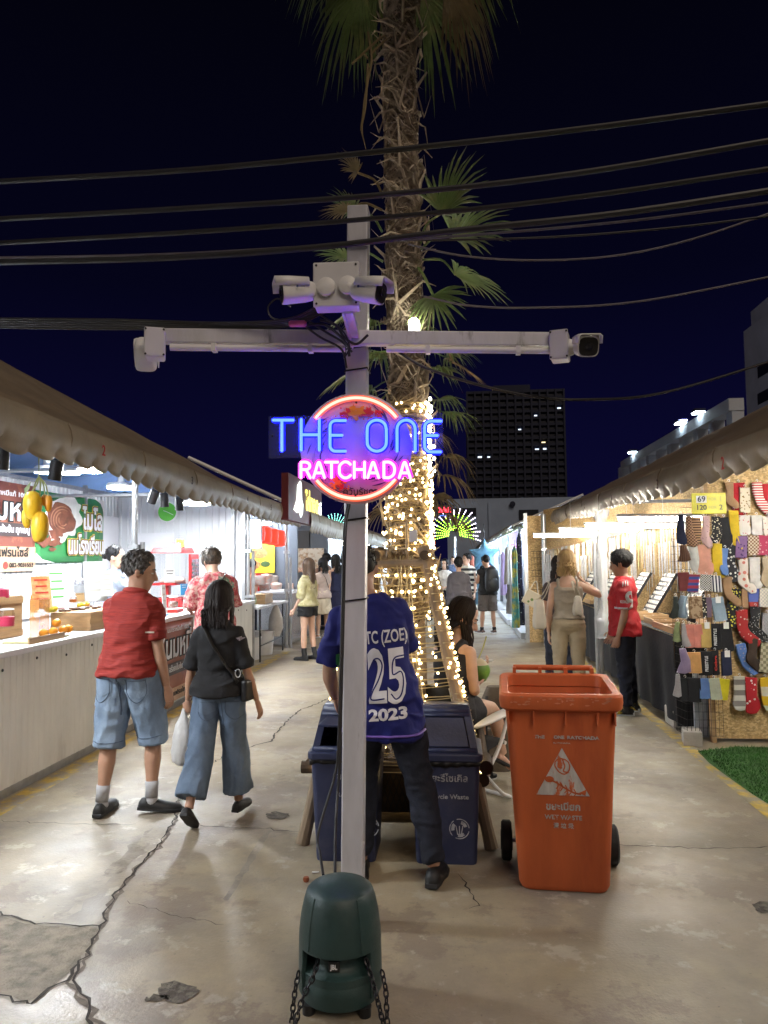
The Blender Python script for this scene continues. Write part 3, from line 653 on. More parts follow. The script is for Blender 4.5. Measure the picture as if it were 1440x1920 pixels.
# ---------------------------------------------------------------- awnings
tarp = mat('tarpaulin', (.22, .17, .12), .5, 0, .22, 2.2, bump=.35, bscale=5, col2=(.16, .13, .10), sc2=2.5, thr=(.5, .75))
tarpv = mat('valance_tarpaulin', (.30, .255, .195), .45, 0, .2, 3, bump=.35, bscale=7, col2=(.22, .185, .14), sc2=4, thr=(.52, .78))
bluetarp = mat('blue_lining', (.20, .34, .66), .55, 0, .15, 2)
redpaint = mat('red_number_paint', (.45, .02, .02), .6, var=.3)
darkpaint = mat('dark_number_paint', (.05, .02, .015), .6)
def awning(sd, y0, y1, xe, ze, xr, zr, drop, label, nums=(), seed=0, sag=.10, fold=None, pipe=False):
    """sd -1 left, +1 right; ze, zr functions of Y; the cloth slopes from the eave to the ridge and down behind it"""
    t = thing('awning', label, 'awning', (xe, (y0+y1)/2, ze(y0)), 0, 'canvas awnings over the stalls'); n = max(8, int((y1-y0)*3.5))
    def f(u, v):
        y = y0+(y1-y0)*u; x = xe+(xr-xe)*v; z = ze(y)+(zr(y)-ze(y))*v
        z -= sag*math.sin(math.pi*v)*(.55+.45*abs(math.cos(math.pi*y/1.9)))+.012*float(vnoise(V3(y*1.1, v*3, seed)))
        if fold:
            ye, yr = fold; yl = ye+(yr-ye)*v
            if y < yl: z -= min(.32, (yl-y)*.10)*math.sin(math.pi*min(1, v*1.0))**.6
        return (x, y, z)
    m = MB(); m.grid(f, n, 14); m.build('roof', tarp, t, 30, solid=.004)
    m = MB(); m.grid(lambda u, v: (xr+(xr-xe)*v, y0+(y1-y0)*u, zr(y0+(y1-y0)*u)-.02-(zr(y0)-ze(y0))*v), 6, 3); m.build('back_slope', tarp, t, 30, solid=.004)
    per = .28; k = int((y1-y0)/per*12)
    def g(u, v):
        y = y0+(y1-y0)*u; ph = ((y+.07*math.sin(y*1.9+seed))/per) % 1.0; sc = abs(math.sin(math.pi*ph))**.65      # scallops
        d = drop*(1-.15*(1-sc))*v+.02*math.sin(y*1.7+seed)*v; wob = (.022*math.sin(y*2.3+seed)+.008*math.sin(y*6.1+seed*2))*v
        x = xe-sd*(.02+.05*math.sin(math.pi*min(1, v*1.1))*.6)+wob*(1.0)+sd*.03*v*(1-sc)*(1 if v > .8 else 0)
        return (x, y, ze(y)+.02-d-.012*float(vnoise(V3(y*1.3, 5, seed))))
    m = MB(); m.grid(g, k, 9); m.build('valance', tarpv, t, 60, solid=.003)
    m = MB()
    for y in np.arange(y0+.8, min(y1, 26), 1.35): m.tube([(xe-sd*(.026+.05*math.sin(math.pi*min(1, v*1.1))*.6)+(.022*math.sin(y*2.3+seed)+.008*math.sin(y*6.1+seed*2))*v, y, ze(y)+.02-drop*v*.74) for v in (0, .25, .5, .75, 1)], .005, 5)
    m.build('seam', tarp, t); m = MB(); m.tube([(xe+sd*.03, y, ze(y)-.03) for y in np.linspace(y0, y1, 12)], .025, 8); m.build('front_rail', steel, t)
    m = MB()
    yy = np.arange(y0+.2, y1+.1, (y1-y0)/max(1, round((y1-y0)/2.3)))
    for y in yy:
        m.tube([(xe+sd*.1, y, ze(y)-.16), (xr, y, zr(y)-.22)], .022, 6); m.tube([(xe, y, ze(y)-.10), (2*xr-xe, y, ze(y)-.10)], .022, 6)
    m.build('frame', steel, t)
    m = MB(); m.grid(lambda u, v: (xe+sd*.12+(xr-xe-sd*.12)*v, y0+.05+(y1-y0-.1)*u, ze(y0+(y1-y0)*u)-.09+(zr(y0+(y1-y0)*u)-.26-ze(y0+(y1-y0)*u))*v), 30, 3); m.build('lining', bluetarp, t, 30)
    m = MB(); m.grid(lambda u, v: (xr+(xr-xe)*v, y0+.05+(y1-y0-.1)*u, zr(y0+(y1-y0)*u)-.35-(zr(y0)-ze(y0))*v*.8), 30, 3); m.build('lining', bluetarp, t, 30)
    if pipe:
        for y in (y1,): m = MB(); m.tube([(xe-sd*.06, y, ze(y)+.04), (xr, y, zr(y)+.05)], .035, 8); m.build('edge_pipe', whitepaint, t)
    for (ch, y, mm) in nums:
        o = V3(xe-sd*.075, y, ze(y)-.12)
        text(ch, .085, mm, o, (0, sd*-1.0, 0) if sd > 0 else (0, 1, 0), (0, 0, 1), t, bold=.015, name='number', extrude=.001)
    return t
LZ = lambda y: 2.70-.0155*y
awning(-1, -5, 13.6, -2.88, LZ, -5.0, lambda y: 3.86-.060*(max(y, 5)-7.7), .33, 'long brown canvas awning with red numbers over the white drink stalls', [('2', 5.72, redpaint), ('3', 7.75, darkpaint), ('4', 9.9, darkpaint), ('5', 11.2, darkpaint)], 1, fold=(6.9, 3.0), pipe=True)
awning(-1, 13.9, 34, -2.75, lambda y: 2.58-.006*y, -4.7, lambda y: 3.15, .42, 'brown canvas awning drooping over the food stalls behind the lit sign', (), 5, sag=.16)
awning(-1, 34.4, 60, -2.8, lambda y: 2.5, -4.7, lambda y: 3.2, .3, 'far brown awning at the end of the food stall row', (), 6)
RZ = lambda y: 2.25+.0125*y
awning(1, -5, 23.2, 1.80, RZ, 3.9, lambda y: 3.46, .24, 'long beige canvas awning with red number over the jewellery and sock stalls', [('2', 4.98, redpaint), ('3', 6.55, darkpaint), ('4', 8.45, darkpaint), ('5', 10.2, darkpaint), ('6', 11.9, darkpaint)], 3, pipe=True)
awning(1, 23.7, 62, 1.70, lambda y: 2.60, 3.8, lambda y: 3.45, .26, 'far beige canvas awning continuing over the lit clothes stalls', (), 8)

# ---------------------------------------------------------------- stall lamps
cool = emis('cool_tube', (.92, .97, 1.0), 270.0); warmt = emis('neutral_tube', (1.0, .93, .80), 140.0); coolfar = emis('far_cool_tube', (.72, .88, 1.0), 150.0)
def tube_lamp(c, L, m=None, ang=math.pi/2, label='bright fluorescent tube', group='lamps under the awnings', hang=.25):
    c = np.asarray(c, float); d = V3(math.cos(ang), math.sin(ang), 0)
    t = thing('tube_lamp', label, 'lamp', c, 0, group)
    b = MB(); b.bar(c-d*L/2, c+d*L/2, .055, .03); b.tube([c-d*L*.35+V3(0, 0, .01), c-d*L*.35+V3(0, 0, hang)], .003, 5); b.tube([c+d*L*.35+V3(0, 0, .01), c+d*L*.35+V3(0, 0, hang)], .003, 5); b.build('fixture', whitepaint, t)
    b = MB(); b.tube([c-d*L*.48-V3(0, 0, .035), c+d*L*.48-V3(0, 0, .035)], .021, 8); b.build('tube', m or cool, t); return t
def disc_lamp(c, r, m=None, label='round disc lamp', group='lamps under the awnings', hang=.2):
    c = np.asarray(c, float); t = thing('disc_lamp', label, 'lamp', c, 0, group)
    b = MB(); b.lathe([(r*.95, .0), (r, .02), (r*.9, .045), (.04, .06), (.03, hang)], 24, c); b.build('housing', whitepaint, t)
    b = MB(); b.lathe([(r*.9, -.022), (r*.92, -.002)], 24, c); b.build('diffuser', m or cool, t); return t
def spot_lamp(c, d, L=.16, r=.055, m=None, label='black cylinder spotlight', group='black spotlights under the left awning', top=None):
    c = np.asarray(c, float); d = nrm(d); x = nrm(np.cross(d, (1, 0, .1))); R = np.stack([x, np.cross(d, x), d], 1)
    t = thing('spotlight', label, 'spotlight', c, 0, group)
    b = MB(); b.lathe([(r*.6, -L/2), (r, -L/2+.015), (r, L/2), (r*.82, L/2), (r*.8, L/2-.03)], 24, c, R); b.build('can', black, t, 40)
    b = MB(); b.lathe([(r*.78, L/2-.028), (r*.76, L/2-.022)], 20, c, R); b.build('lens', m or cool, t)
    b = MB(); b.tube([c-d*L*.3, c-d*L*.3+V3(0, 0, .07), (top if top is not None else c+V3(0, 0, .22))], .012, 6); b.build('bracket', black, t); return t
# ---------------------------------------------------------------- left row: white panel stalls
corr = mat('white_corrugated', (.66, .67, .70), .38, .1, .05, 3, bump=.08)
corrl = mat('weathered_panel', (.76, .75, .72), .42, .05, .12, 4, bump=.1, col2=(.52, .49, .45), sc2=2.2, thr=(.60, .75), stretch=(1, 1, .3))
bwhite = mat('white_board', (.72, .72, .76), .4, 0, .04, 3)
def corrug(mb, a, b, z0, z1, pitch=.09, dep=.012, nrmv=None):
    a = np.array([*a[:2], 0.]); b = np.array([*b[:2], 0.]); d = b-a; L = np.linalg.norm(d); d /= L; n = np.cross(d, (0, 0, 1)) if nrmv is None else np.asarray(nrmv, float)
    s = []; k = int(L/pitch)
    for i in range(k+1):
        for t, h in ((0, 0), (.30, 0), (.36, 1), (.64, 1), (.70, 0)): 
            q = min(L, (i+t)*pitch); s.append(a+d*q+n*h*dep)
    s = np.array(s); m = len(s); V = np.concatenate([s+V3(0, 0, z0), s+V3(0, 0, z1)]); mb.add(V, [(i, i+1, i+1+m, i+m) for i in range(m-1)])
def post(mb, x, y, z0, z1, w=.05): mb.box((x, y, (z0+z1)/2), (w, w, z1-z0))
def counter(y0, y1, label, xf=-3.1, dep=.62, top=1.0):
    t = thing('stall_counter', label, 'counter', (xf-.3, (y0+y1)/2, 0), 0, 'white panel stall counters')
    m = MB(); corrug(m, (xf, y1), (xf, y0), .03, top-.05, .075, .004, (1, 0, 0)); m.build('front_panel', corrl, t, 0)
    m = MB(); m.box((xf-.01, (y0+y1)/2, .03), (.03, y1-y0, .06)); m.box((xf-dep+.02, (y0+y1)/2, .5), (.02, y1-y0, .98)); m.box((xf-dep/2, y0+.01, .48), (dep-.05, .02, .9)); m.build('base', steel, t, 0)
    m = MB(); m.box((xf-dep/2+.02, (y0+y1)/2, top-.02), (dep+.06, y1-y0-.004, .045)); m.build('counter_top', bwhite, t, 0, bevel=.006)
    m = MB()
    for i in range(int((y1-y0)/.42)):
        m.lathe([(.012, 0), (.008, .006)], 8, (xf+.007, y0+.2+i*.42, top-.13+.03*(i % 2)), rot((0, 1, 0), math.pi/2))
    m.build('rivet', black, t); return t
counter(-2, 2.98, 'white panel stall counter nearest the camera running out of view')
counter(3.0, 7.28, 'weathered white counter of the mango drink stall with wooden crates on it')
counter(7.3, 11.2, 'white counter with a brown printed banner on its front')
XB = -5.3
t = thing('stall_wall', 'white corrugated back wall of the drink stalls hung with printed banners', 'stall wall', (XB, 5, 0), 0, 'white stall walls')
m = MB(); corrug(m, (XB, 11.3), (XB, -3), 0, 2.62, .11, .016, (1, 0, 0)); m.build('panel', corr, t, 0)
m = MB(); m.box((XB+.01, 4.2, 2.64), (.06, 14.4, .05)); 
for y in (-2, 1.2, 4.2, 7.4, 10.2): post(m, XB+.03, y, 0, 2.7, .05)
m.build('frame', steel, t, 0)
m = MB(); p = atX(196, 1035, XB); m.box((XB+.02, 10.9, 1.2), (.03, .75, 2.2)); m.build('door_panel', bwhite, t, 0, bevel=.004)
YP = 11.3
t = thing('stall_wall', 'brightly lit white corrugated partition wall with a green clock on it', 'stall wall', (-4.4, YP, 0), 0, 'white stall walls')
m = MB(); corrug(m, (XB, YP), (-3.28, YP), 0, 2.62, .105, .016, (0, -1, 0)); m.build('panel', corr, t, 0)
m = MB(); m.box((-4.68, YP-.03, 1.45), (.62, .02, 1.2)); m.build('board', bwhite, t, 0)
m = MB(); post(m, -3.42, YP-.04, 0, 2.6, .05); post(m, -3.26, YP, 0, 2.6, .05); m.box((-4.3, YP, 2.64), (2.0, .06, .05)); m.build('frame', steel, t, 0)
# posts of the row
def pole(x, y, h, label, group='steel posts of the stalls', w=.06, twin=True, base=True):
    t = thing('post', label, 'post', (x, y, 0), 0, group); m = MB(); m.tube([(x, y, 0), (x, y, h)], w/2, 12); 
    if twin: m.tube([(x+.07, y+.03, 0), (x+.07, y+.03, h-.75)], w*.42, 10)
    m.build('shaft', steel, t)
    m = MB(); m.box((x, y, 1.75), (.10, .10, .05)); m.box((x+.03, y, 1.05), (.14, .10, .04)); m.build('clamp', steel, t, 0)
    return t
pole(-3.24, 7.3, 2.55, 'shiny steel post between the mango stall and the milk stall with hanging chain')
pole(-3.2, 11.32, 2.5, 'steel post at the corner of the white partition and folding table')
pole(-3.12, 13.6, 2.4, 'steel post between the burger stall and the stainless food counter')
pole(-3.2, 2.2, 2.6, 'steel post of the left stall nearest the camera')
cm = MB(); 
for i in range(12):
    z = 2.42-i*.055; R = rz(0 if i % 2 else 1.57); cm.tube([V3(-3.19, 7.2, z)+R @ V3(.012*math.cos(a), 0, .03*math.sin(a)) for a in np.linspace(0, 6.28, 10)[:-1]], .004, 5, closed=True)
tag(cm.build('chain', steel), 'thin steel chain hanging beside the post of the milk stall', 'chain')
# lamps of the left row; the row goes on behind the camera and so do its lamps
for i, (x, y, Y) in enumerate(((88, 883, 7.4), (128, 884, 7.2), (172, 880, 6.4))):
    p = at(x, y, Y); disc_lamp((max(p[0], -4.7), Y, p[2]), .13, label=('round lamp glowing behind the black spotlight by the mangoes', 'round lamp glowing above the brown banner stall', 'round lamp half hidden by the scalloped valance edge')[i])
p = at(227, 913, 8.6); disc_lamp((p[0], 8.6, p[2]), .17, label='wide round lamp just before the steel post')
p = at(368, 943, 9.6); disc_lamp((p[0], 9.6, p[2]), .20, label='wide round lamp in front of the white partition wall')
p = at(293, 935, 8.9)
tube_lamp((-4.5, 1.5, 2.45), 1.2, label='tube lamp of the left stall beside the camera'); disc_lamp((-3.65, 3.5, 2.33), .20, label='round lamp of the mango stall out of view')
for i, (x, y, Y, dx) in enumerate(((4, 858, 5.0, (-.1, .1, -1)), (105, 880, 5.6, (-.2, .1, -1)), (288, 930, 8.2, (-.5, .3, -1)), (308, 937, 8.3, (.05, .1, -1)), (336, 944, 8.5, (.0, .1, -1)))):
    p = at(x, y, Y); spot_lamp((p[0], Y, p[2]), dx, .17, .05, label=('black spotlight cut off by the edge of the photo', 'black spotlight right of the hanging mangoes', 'black spotlight tilted with its lens glowing', 'black spotlight upright above the green clock', 'black spotlight last of three before the disc lamp')[i])
# ---------------------------------------------------------------- left row beyond: burger stall, food stall, far stalls
greyb = mat('blue_grey_wall', (.13, .15, .19), .6, 0, .15, 2); dark = mat('dark_panel', (.03, .03, .04), .5)
t = thing('stall_wall', 'dark blue-grey partition wall behind the yellow burger poster', 'stall wall', (-4.3, 14.9, 0), 0, 'white stall walls')
m = MB(); m.box((-4.3, 14.95, 1.3), (2.2, .08, 2.6)); m.build('panel', greyb, t, 0); m = MB(); m.box((-5.4, 13.2, 1.3), (.06, 3.6, 2.6)); m.build('back_panel', greyb, t, 0)
m = MB(); m.box((-3.9, 14.88, 1.1), (.28, .05, 1.4)); m.build('red_column', mat('red_gloss', (.5, .02, .02), .4), t, 0)
tube_lamp((-4.2, 12.3, 2.3), 1.2, label='tube lamp over the burger stall'); tube_lamp((-4.0, 14.2, 2.35), .9, label='tube lamp by the red hanging sign', ang=0)
stain = mat('stainless', (.55, .56, .58), .25, .9, .1, 6)
t = thing('stall_counter', 'stainless steel food counter where the young women stand waiting', 'counter', (-3.4, 15.4, 0), 0, 'white panel stall counters')
m = MB(); m.box((-3.42, 15.5, .5), (.62, 3.4, .96)); m.build('front_panel', stain, t, 0); m = MB(); m.box((-3.40, 15.5, 1.0), (.7, 3.44, .04)); m.build('counter_top', bwhite, t, 0, bevel=.005)
t = thing('stall_wall', 'partition with a black menu panel and a food picture behind the pointing man', 'stall wall', (-4.2, 17.6, 0), 0, 'white stall walls')
m = MB(); m.box((-4.2, 17.65, 1.25), (2.3, .08, 2.5)); m.build('panel', greyb, t, 0); m = MB(); m.box((-3.95, 17.58, 2.05), (.95, .04, .5)); m.build('menu_panel', dark, t, 0)
foodpic = mat('food_picture', (.55, .38, .25), .5, col2=(.75, .68, .6), sc2=7, thr=(.45, .52), var=.5, scale=12)
m = MB(); m.box((-3.75, 17.57, 1.62), (1.25, .04, .52)); m.build('food_picture', foodpic, t, 0)
m = MB(); m.box((-5.3, 16, 1.25), (.06, 3.2, 2.5)); m.build('back_panel', greyb, t, 0)
tube_lamp((-4.1, 16.0, 2.3), 1.2, label='tube lamp over the stainless food counter', m=warmt)
def far_stall(sd, y0, y1, xf, wallm, lamp, label, goods, seed, top=2.35, step=False):
    R = random.Random(seed); d = 2.2; yc = (y0+y1)/2
    t = thing('market_stall', label, 'stall', (xf, yc, 0), 0, 'far market stalls along the aisle')
    m = MB(); m.box((xf+sd*d, yc, 1.2), (.06, y1-y0, 2.4)); m.box((xf+sd*d/2, y1-.03, 1.2), (d-.06, .05, 2.4)); m.build('wall', wallm, t, 0)
    m = MB(); post(m, xf+sd*.03, y0, 0, top, .06); post(m, xf+sd*.03, y1-.1, 0, top, .06); m.bar((xf+sd*.03, y0+.04, top-.03), (xf+sd*.03, y1-.14, top-.03), .05); m.build('frame', steel, t, 0)
    m = MB(); m.box((xf+sd*.45, yc, .45), (.75, y1-y0-.3, .9)); m.build('counter', bwhite if R.random() < .6 else dark, t, 0)
    if step: m = MB(); m.box((xf+sd*.2-sd*.25, yc, .06), (.5, y1-y0-.1, .12)); m.build('step', bwhite, t, 0)
    b = MB(); b.bar((xf+sd*1.0, y0+.5, 2.2), (xf+sd*1.0, y1-.5, 2.2), .06, .04); b.bar((xf+sd*.25, y0+.6, 2.12), (xf+sd*.25, y1-.6, 2.12), .04, .04); b.build('lamp', lamp, t, 0)
    for i in range(goods):
        y = R.uniform(y0+.2, y1-.3); c = mat('goods_%d' % (i*7 % 9), [(.5, .08, .2), (.1, .25, .5), (.6, .5, .1), (.08, .08, .1), (.6, .6, .62), (.1, .4, .35), (.5, .25, .1), (.3, .1, .4), (.75, .35, .4)][i*7 % 9], .8, var=.4, scale=12)
        z = R.choice((.95, 1.35, 1.75)); w, h = R.uniform(.12, .28), R.uniform(.2, .45); m = MB(); x = xf+sd*R.uniform(.1, .7)
        m.loft([np.array([(x-sd*.0, y-w/2*k, z0), (x+.05, y-w/2*k, z0), (x+.05, y+w/2*k, z0), (x, y+w/2*k, z0)]) for z0, k in ((z, .7), (z+h*.4, 1), (z+h*.8, .9), (z+h, .3))]); m.build('hanging_goods', c, t, 40, bevel=.01)
    return t
bluew = mat('blue_lit_wall', (.45, .55, .7), .6, var=.1); whitew = mat('white_stall_wall', (.65, .66, .7), .6, var=.1)
far_stall(-1, 17.8, 20.6, -3.05, whitew, coolfar, 'bright stall with pale panels just past the stainless food counter', 5, 1)
far_stall(-1, 20.8, 24.5, -3.0, mat('warm_wall', (.5, .38, .22), .7), emis('far_warm_tube', (1, .8, .5), 9.0), 'warm lit stall with a bare bulb at its front past the pale panels', 6, 2)
far_stall(-1, 24.8, 29.0, -3.0, bluew, coolfar, 'bluish lit stall deep in the left food row', 6, 3)
far_stall(-1, 29.4, 36, -3.0, whitew, coolfar, 'small far stall at the end of the left food row', 6, 4)
p = at(641, 1018, 19.5); t = thing('bulb', 'bare glowing bulb hanging at the front of the left row', 'lamp', p); m = MB(); m.ell(p, .06, 12, 8); m.build('glass', emis('bare_bulb', (1, .93, .8), 30), t); m = MB(); m.tube([p, p+V3(0, 0, .3)], .012, 6); m.build('cord', black, t)
# right row
far_stall(1, 15.0, 18.0, 1.55, bluew, coolfar, 'bright bag stall with a pale step beside the hanging clothes', 6, 11, step=True)
far_stall(1, 18.2, 21.6, 1.50, mat('lilac_wall', (.55, .42, .7), .6), coolfar, 'stall with lilac wall beside the man with the backpack', 7, 12, step=True)
far_stall(1, 21.8, 26.0, 1.50, bluew, coolfar, 'pale blue clothes stall past the lilac one', 9, 13, step=True)
far_stall(1, 26.3, 31, 1.50, whitew, coolfar, 'white lit stall behind the man in stripes', 8, 14)
far_stall(1, 31.4, 38, 1.50, bluew, coolfar, 'far bluish stall before the end of the right row', 8, 15)
far_stall(1, 38.4, 48, 1.50, whitew, coolfar, 'last bright stall at the far end of the right row', 8, 16)
# jewellery stall walls of strand board; its back wall runs slightly askew
DX = lambda y: 1.80+(13.8-y)*.256
t = thing('stall_wall', 'strand board back wall of the jewellery stall behind the hanging necklaces', 'stall wall', (2.6, 10.6, 0), 0, 'strand board walls')
m = MB(); m.bar((DX(14.3), 14.3, 1.25), (DX(7.0), 7.0, 1.25), .03, 2.5); m.build('panel', osb, t, 0)
t = thing('stall_wall', 'strand board end wall with a rack of fine chains by the tie-dye clothes', 'stall wall', (2.2, 14.5, 0), 0, 'strand board walls')
m = MB(); m.box((2.83, 14.5, 1.2), (2.95, .03, 2.4)); m.build('panel', osb, t, 0)
m = MB(); post(m, 1.33, 14.47, 0, 2.45, .07); m.build('edge_post', steel, t, 0)
m = MB()
for k in range(7): m.tube([(1.42, 14.46, 1.72-k*.12), (1.62, 14.46, 1.72-k*.12)], .004, 5)
for k in range(26): m.tube([(1.42+k*.008, 14.45, 1.72-(k % 7)*.12), (1.42+k*.008, 14.45, 1.62-(k % 7)*.12)], .0025, 4)
m.build('rack', dark, t)
t = thing('stall_wall', 'strand board wall facing the aisle end, covered with rows of socks', 'stall wall', (3.2, 6.8, 0), 0, 'strand board walls')
m = MB(); m.box((3.45, 6.80, 1.23), (2.5, .03, 2.40)); m.build('panel', osb, t, 0)
m = MB(); m.box((2.185, 6.79, 1.2), (.035, .07, 2.4)); m.build('edge_batten', wood, t, 0)
t = thing('stall_post', 'plastic-wrapped grey post at the front of the jewellery stall', 'post', (1.80, 10, 0), 0, 'steel posts of the stalls')
m = MB(); m.tube([(1.86, 10, 0), (1.86, 10, 2.3)], .03, 10); m.tube([(1.80, 9.97, 0), (1.80, 9.97, 1.8)], .022, 10); m.build('shaft', steel, t)
m = MB(); a = np.linspace(0, 6.28, 18, endpoint=False); rg = []
for z in np.linspace(.55, 2.22, 26):
    k = .062+.008*math.sin(z*9)+(-.02 if abs(z-1.0) < .06 or abs(z-1.62) < .05 else 0)+(.05 if z < .85 else 0)+(.03 if z > 2.1 else 0); rg.append(np.stack([1.90+k*np.cos(a)*(1+.22*np.sin(a*5+z*2)), 10+k*np.sin(a)*(1+.22*np.sin(a*4+z*3)), np.full(18, z)], 1))
m.loft(rg, False); m.build('plastic_sheet', film, t, 60)
pole(1.62, 14.0, 2.4, 'silver post behind the blonde woman at the end of the jewellery stall', twin=True, w=.09)
pole(2.35, 6.98, 2.3, 'grey post behind the sock wall at the corner of the jewellery stall', twin=False)
for i, (x0, y0, x1, y1) in enumerate(((1040, 1006, 1092, 1002), (1096, 996, 1150, 992), (1154, 990, 1212, 981), (1236, 976, 1282, 967))):
    Y = (12.0, 10.6, 9.2, 7.9)[i]; p = at((x0+x1)/2, (y0+y1)/2, Y); tube_lamp((p[0], Y, p[2]+.03), 1.15, warmt, math.radians(10), ('far', 'second', 'third', 'nearest')[i]+' glowing tube lamp hung on white cords over the jewellery', hang=.35)
tube_lamp((3.0, 4.0, 2.25), 1.2, warmt, label='tube lamp in the right stall beside the camera'); tube_lamp((3.0, 5.5, 2.2), 1.1, warmt, label='tube lamp lighting the sock wall', ang=0)
tube_lamp((2.6, -2.5, 2.25), 1.2, warmt, label='tube lamp farther behind the camera on the right')
# ================================================================ POLE, CAMERAS, SIGN
def quadbar(m, a, b, w, h, up=(0, 0, 1)): m.bar(a, b, w, h, up)
PB, PT = V3(-.478, 3.36, 0), V3(-.424, 3.36, 3.23)
t = thing('camera_pole', 'square grey metal pole carrying a cross arm, standing behind the green garden speaker', 'pole', PB)
m = MB(); m.bar(PB, PT, .096, .096, (0, 1, 0)); m.build('shaft', alu, t, 0, bevel=.006)
AL, AR = at(306, 631, 3.12), at(1042, 638, 3.41); AM = (AL+AR)/2
m = MB(); m.bar(AL, AR, .05, .062); m.build('cross_arm', alu, t, 0, bevel=.004)
for a, b, nm in ((.02, .455, 0), (.56, .985, 1)):
    p, q = AL+(AR-AL)*a-V3(0, .012, .052), AL+(AR-AL)*b-V3(0, .012, .052); m = MB(); m.tube([p, q], .0145, 10)
    m.build('conduit', whitepaint, t)
    for k in (.25, .8): m = MB(); c = p+(q-p)*k; m.box(c, (.02, .036, .036)); m.build('clip', whitepaint, t, 0)
m = MB(); 
for z in (1.78, 2.46, 2.56, 1.42):
    c = PB+(PT-PB)*(z/3.23); m.tube([c+V3(sx_*.052, sy_*.052, .006*sx_) for sx_, sy_ in ((-1, -1), (1, -1), (1, 1), (-1, 1))], .004, 5, closed=True)
m.build('cable_tie', black, t)
boxm = mat('junction_box_white', (.60, .60, .64), .45, 0, .06, 8)
def jbox(c, w, h, d, label, R=None, plate=True):
    R = np.eye(3) if R is None else R; t = thing('junction_box', label, 'junction box', c, 0, 'junction boxes on the camera pole'); m = MB(); m.box(c, (w, d, h), R); m.build('box', boxm, t, 0, bevel=.008)
    m = MB(); m.box(c-R[:, 1]*(d/2+.004), (w*1.03, .014, h*1.03), R); m.build('lid', boxm, t, 0, bevel=.006)
    m = MB()
    for sx_ in (-1, 1):
        for sz_ in (-1, 1): m.lathe([(.005, 0), (.004, .004)], 8, c-R[:, 1]*(d/2+.0115)+R[:, 0]*sx_*w*.44+R[:, 2]*sz_*h*.44, R @ rot((1, 0, 0), math.pi/2))
    m.build('screw', black, t); return t
def cctv(base, d, label, L=.165, w=.078, mount=None, mark=True):
    base = np.asarray(base, float); d = nrm(d); up = nrm(V3(0, 0, 1)-d*d[2]); x = np.cross(d, up); t = thing('security_camera', label, 'security camera', base, 0, 'bullet cameras on the pole')
    c = base; a = np.linspace(0, 2*math.pi, 28, endpoint=False)
    def ring(y, wx, wz, oz=0): return c+d*y+x*(wx*np.sign(np.cos(a))*abs(np.cos(a))**.55)[:, None]+up*((wz*np.sign(np.sin(a))*abs(np.sin(a))**.6)+oz)[:, None]
    m = MB(); m.loft([ring(-L/2, w*.30, w*.30), ring(-L/2+.012, w*.42, w*.40), ring(-L*.2, w*.47, w*.46), ring(L/2-.02, w*.53, w*.52), ring(L/2, w*.53, w*.52)]); m.build('housing', whitepaint, t, 50)
    m = MB(); top = [(-1, .25), (-1, .9), (-.8, 1.06), (.8, 1.06), (1, .9), (1, .25)]
    rg = [np.array([c+d*y+x*px*w*.56*k+up*pz*w*.56*k for px, pz in top]) for y, k in ((-L*.3, .90), (L*.3, 1), (L/2+.03, 1.02))]; m.loft(rg, False, closed=False); m.build('hood', whitepaint, t, 60, solid=.005)
    m = MB(); m.loft([ring(L/2+.001, w*.48, w*.46), ring(L/2+.004, w*.46, w*.44)]); f = m.build('face', black, t, 40)
    m = MB(); m.lathe([(.016, .0), (.017, .008), (.012, .006), (.002, .003)], 16, c+d*(L/2+.002), np.stack([x, up, d], 1) if np.dot(np.cross(x, up), d) > 0 else np.stack([up, x, d], 1)); m.build('lens', mat('lens_glass', (.02, .02, .03), .08), f)
    if mount is not None:
        mount = np.asarray(mount, float); e = c-d*L*.42; m = MB(); m.tube([e, (e+mount)/2+V3(0, 0, -.004), mount], .017, 10); m.ell(mount+(e-mount)*.25, .024, 12, 8); m.lathe([(.04, 0), (.038, .012), (.022, .02)], 20, mount, rot((1, 0, 0), math.pi/2)); m.build('bracket', whitepaint, t)
    if mark:
        s_ = 1 if np.dot(x, V3(1, 0, 0)) > 0 else -1
        text('\u25cf\u2014\u2014', .009, mat('blue_print', (.03, .05, .18), .5), c+up*w*.05+(-x if np.dot(x, V3(0, -1, 0)) < 0 else x)*(w*.60), d*(1 if np.dot(d, R_) > 0 else -1), up, t, name='mark')
    return t
bx = at(633, 541, 3.06); jbox(bx, .188, .185, .085, 'square white junction box in the middle above the cross arm, two cameras beside it', rz(.04))
t2 = thing('box_bracket', 'short slanted grey bracket holding the middle junction box to the pole', 'bracket', at(660, 620, 3.2)); m = MB(); m.bar(at(652, 583, 3.09), at(668, 646, 3.30), .05, .03); m.bar(at(646, 583, 3.09), at(662, 646, 3.30), .008, .05); m.build('arm', whitepaint, t2, 0, bevel=.003)
cctv(at(560, 547, 3.0), nrm(-R_*.93+V3(0, -.25, -.12)), 'white bullet camera left of the middle box aiming left', L=.14, w=.088, mount=at(612, 538, 3.0))
cctv(at(688, 547, 2.98), nrm(R_*.85+V3(0, -.42, -.20)), 'white bullet camera right of the middle box aiming right with its dark face showing', L=.13, w=.088, mount=at(652, 535, 3.0))
jbox(at(291, 647, 3.10), .085, .125, .09, 'white junction box at the left end of the cross arm', rz(.35))
cctv(at(272, 662, 3.16), nrm(-R_*.30+V3(0, 1, -.62)), 'white camera at the left end of the arm turned away from us', L=.14, w=.088, mark=False)
jbox(at(1050, 651, 3.40), .08, .13, .09, 'white junction box at the right end of the cross arm', rz(-.25))
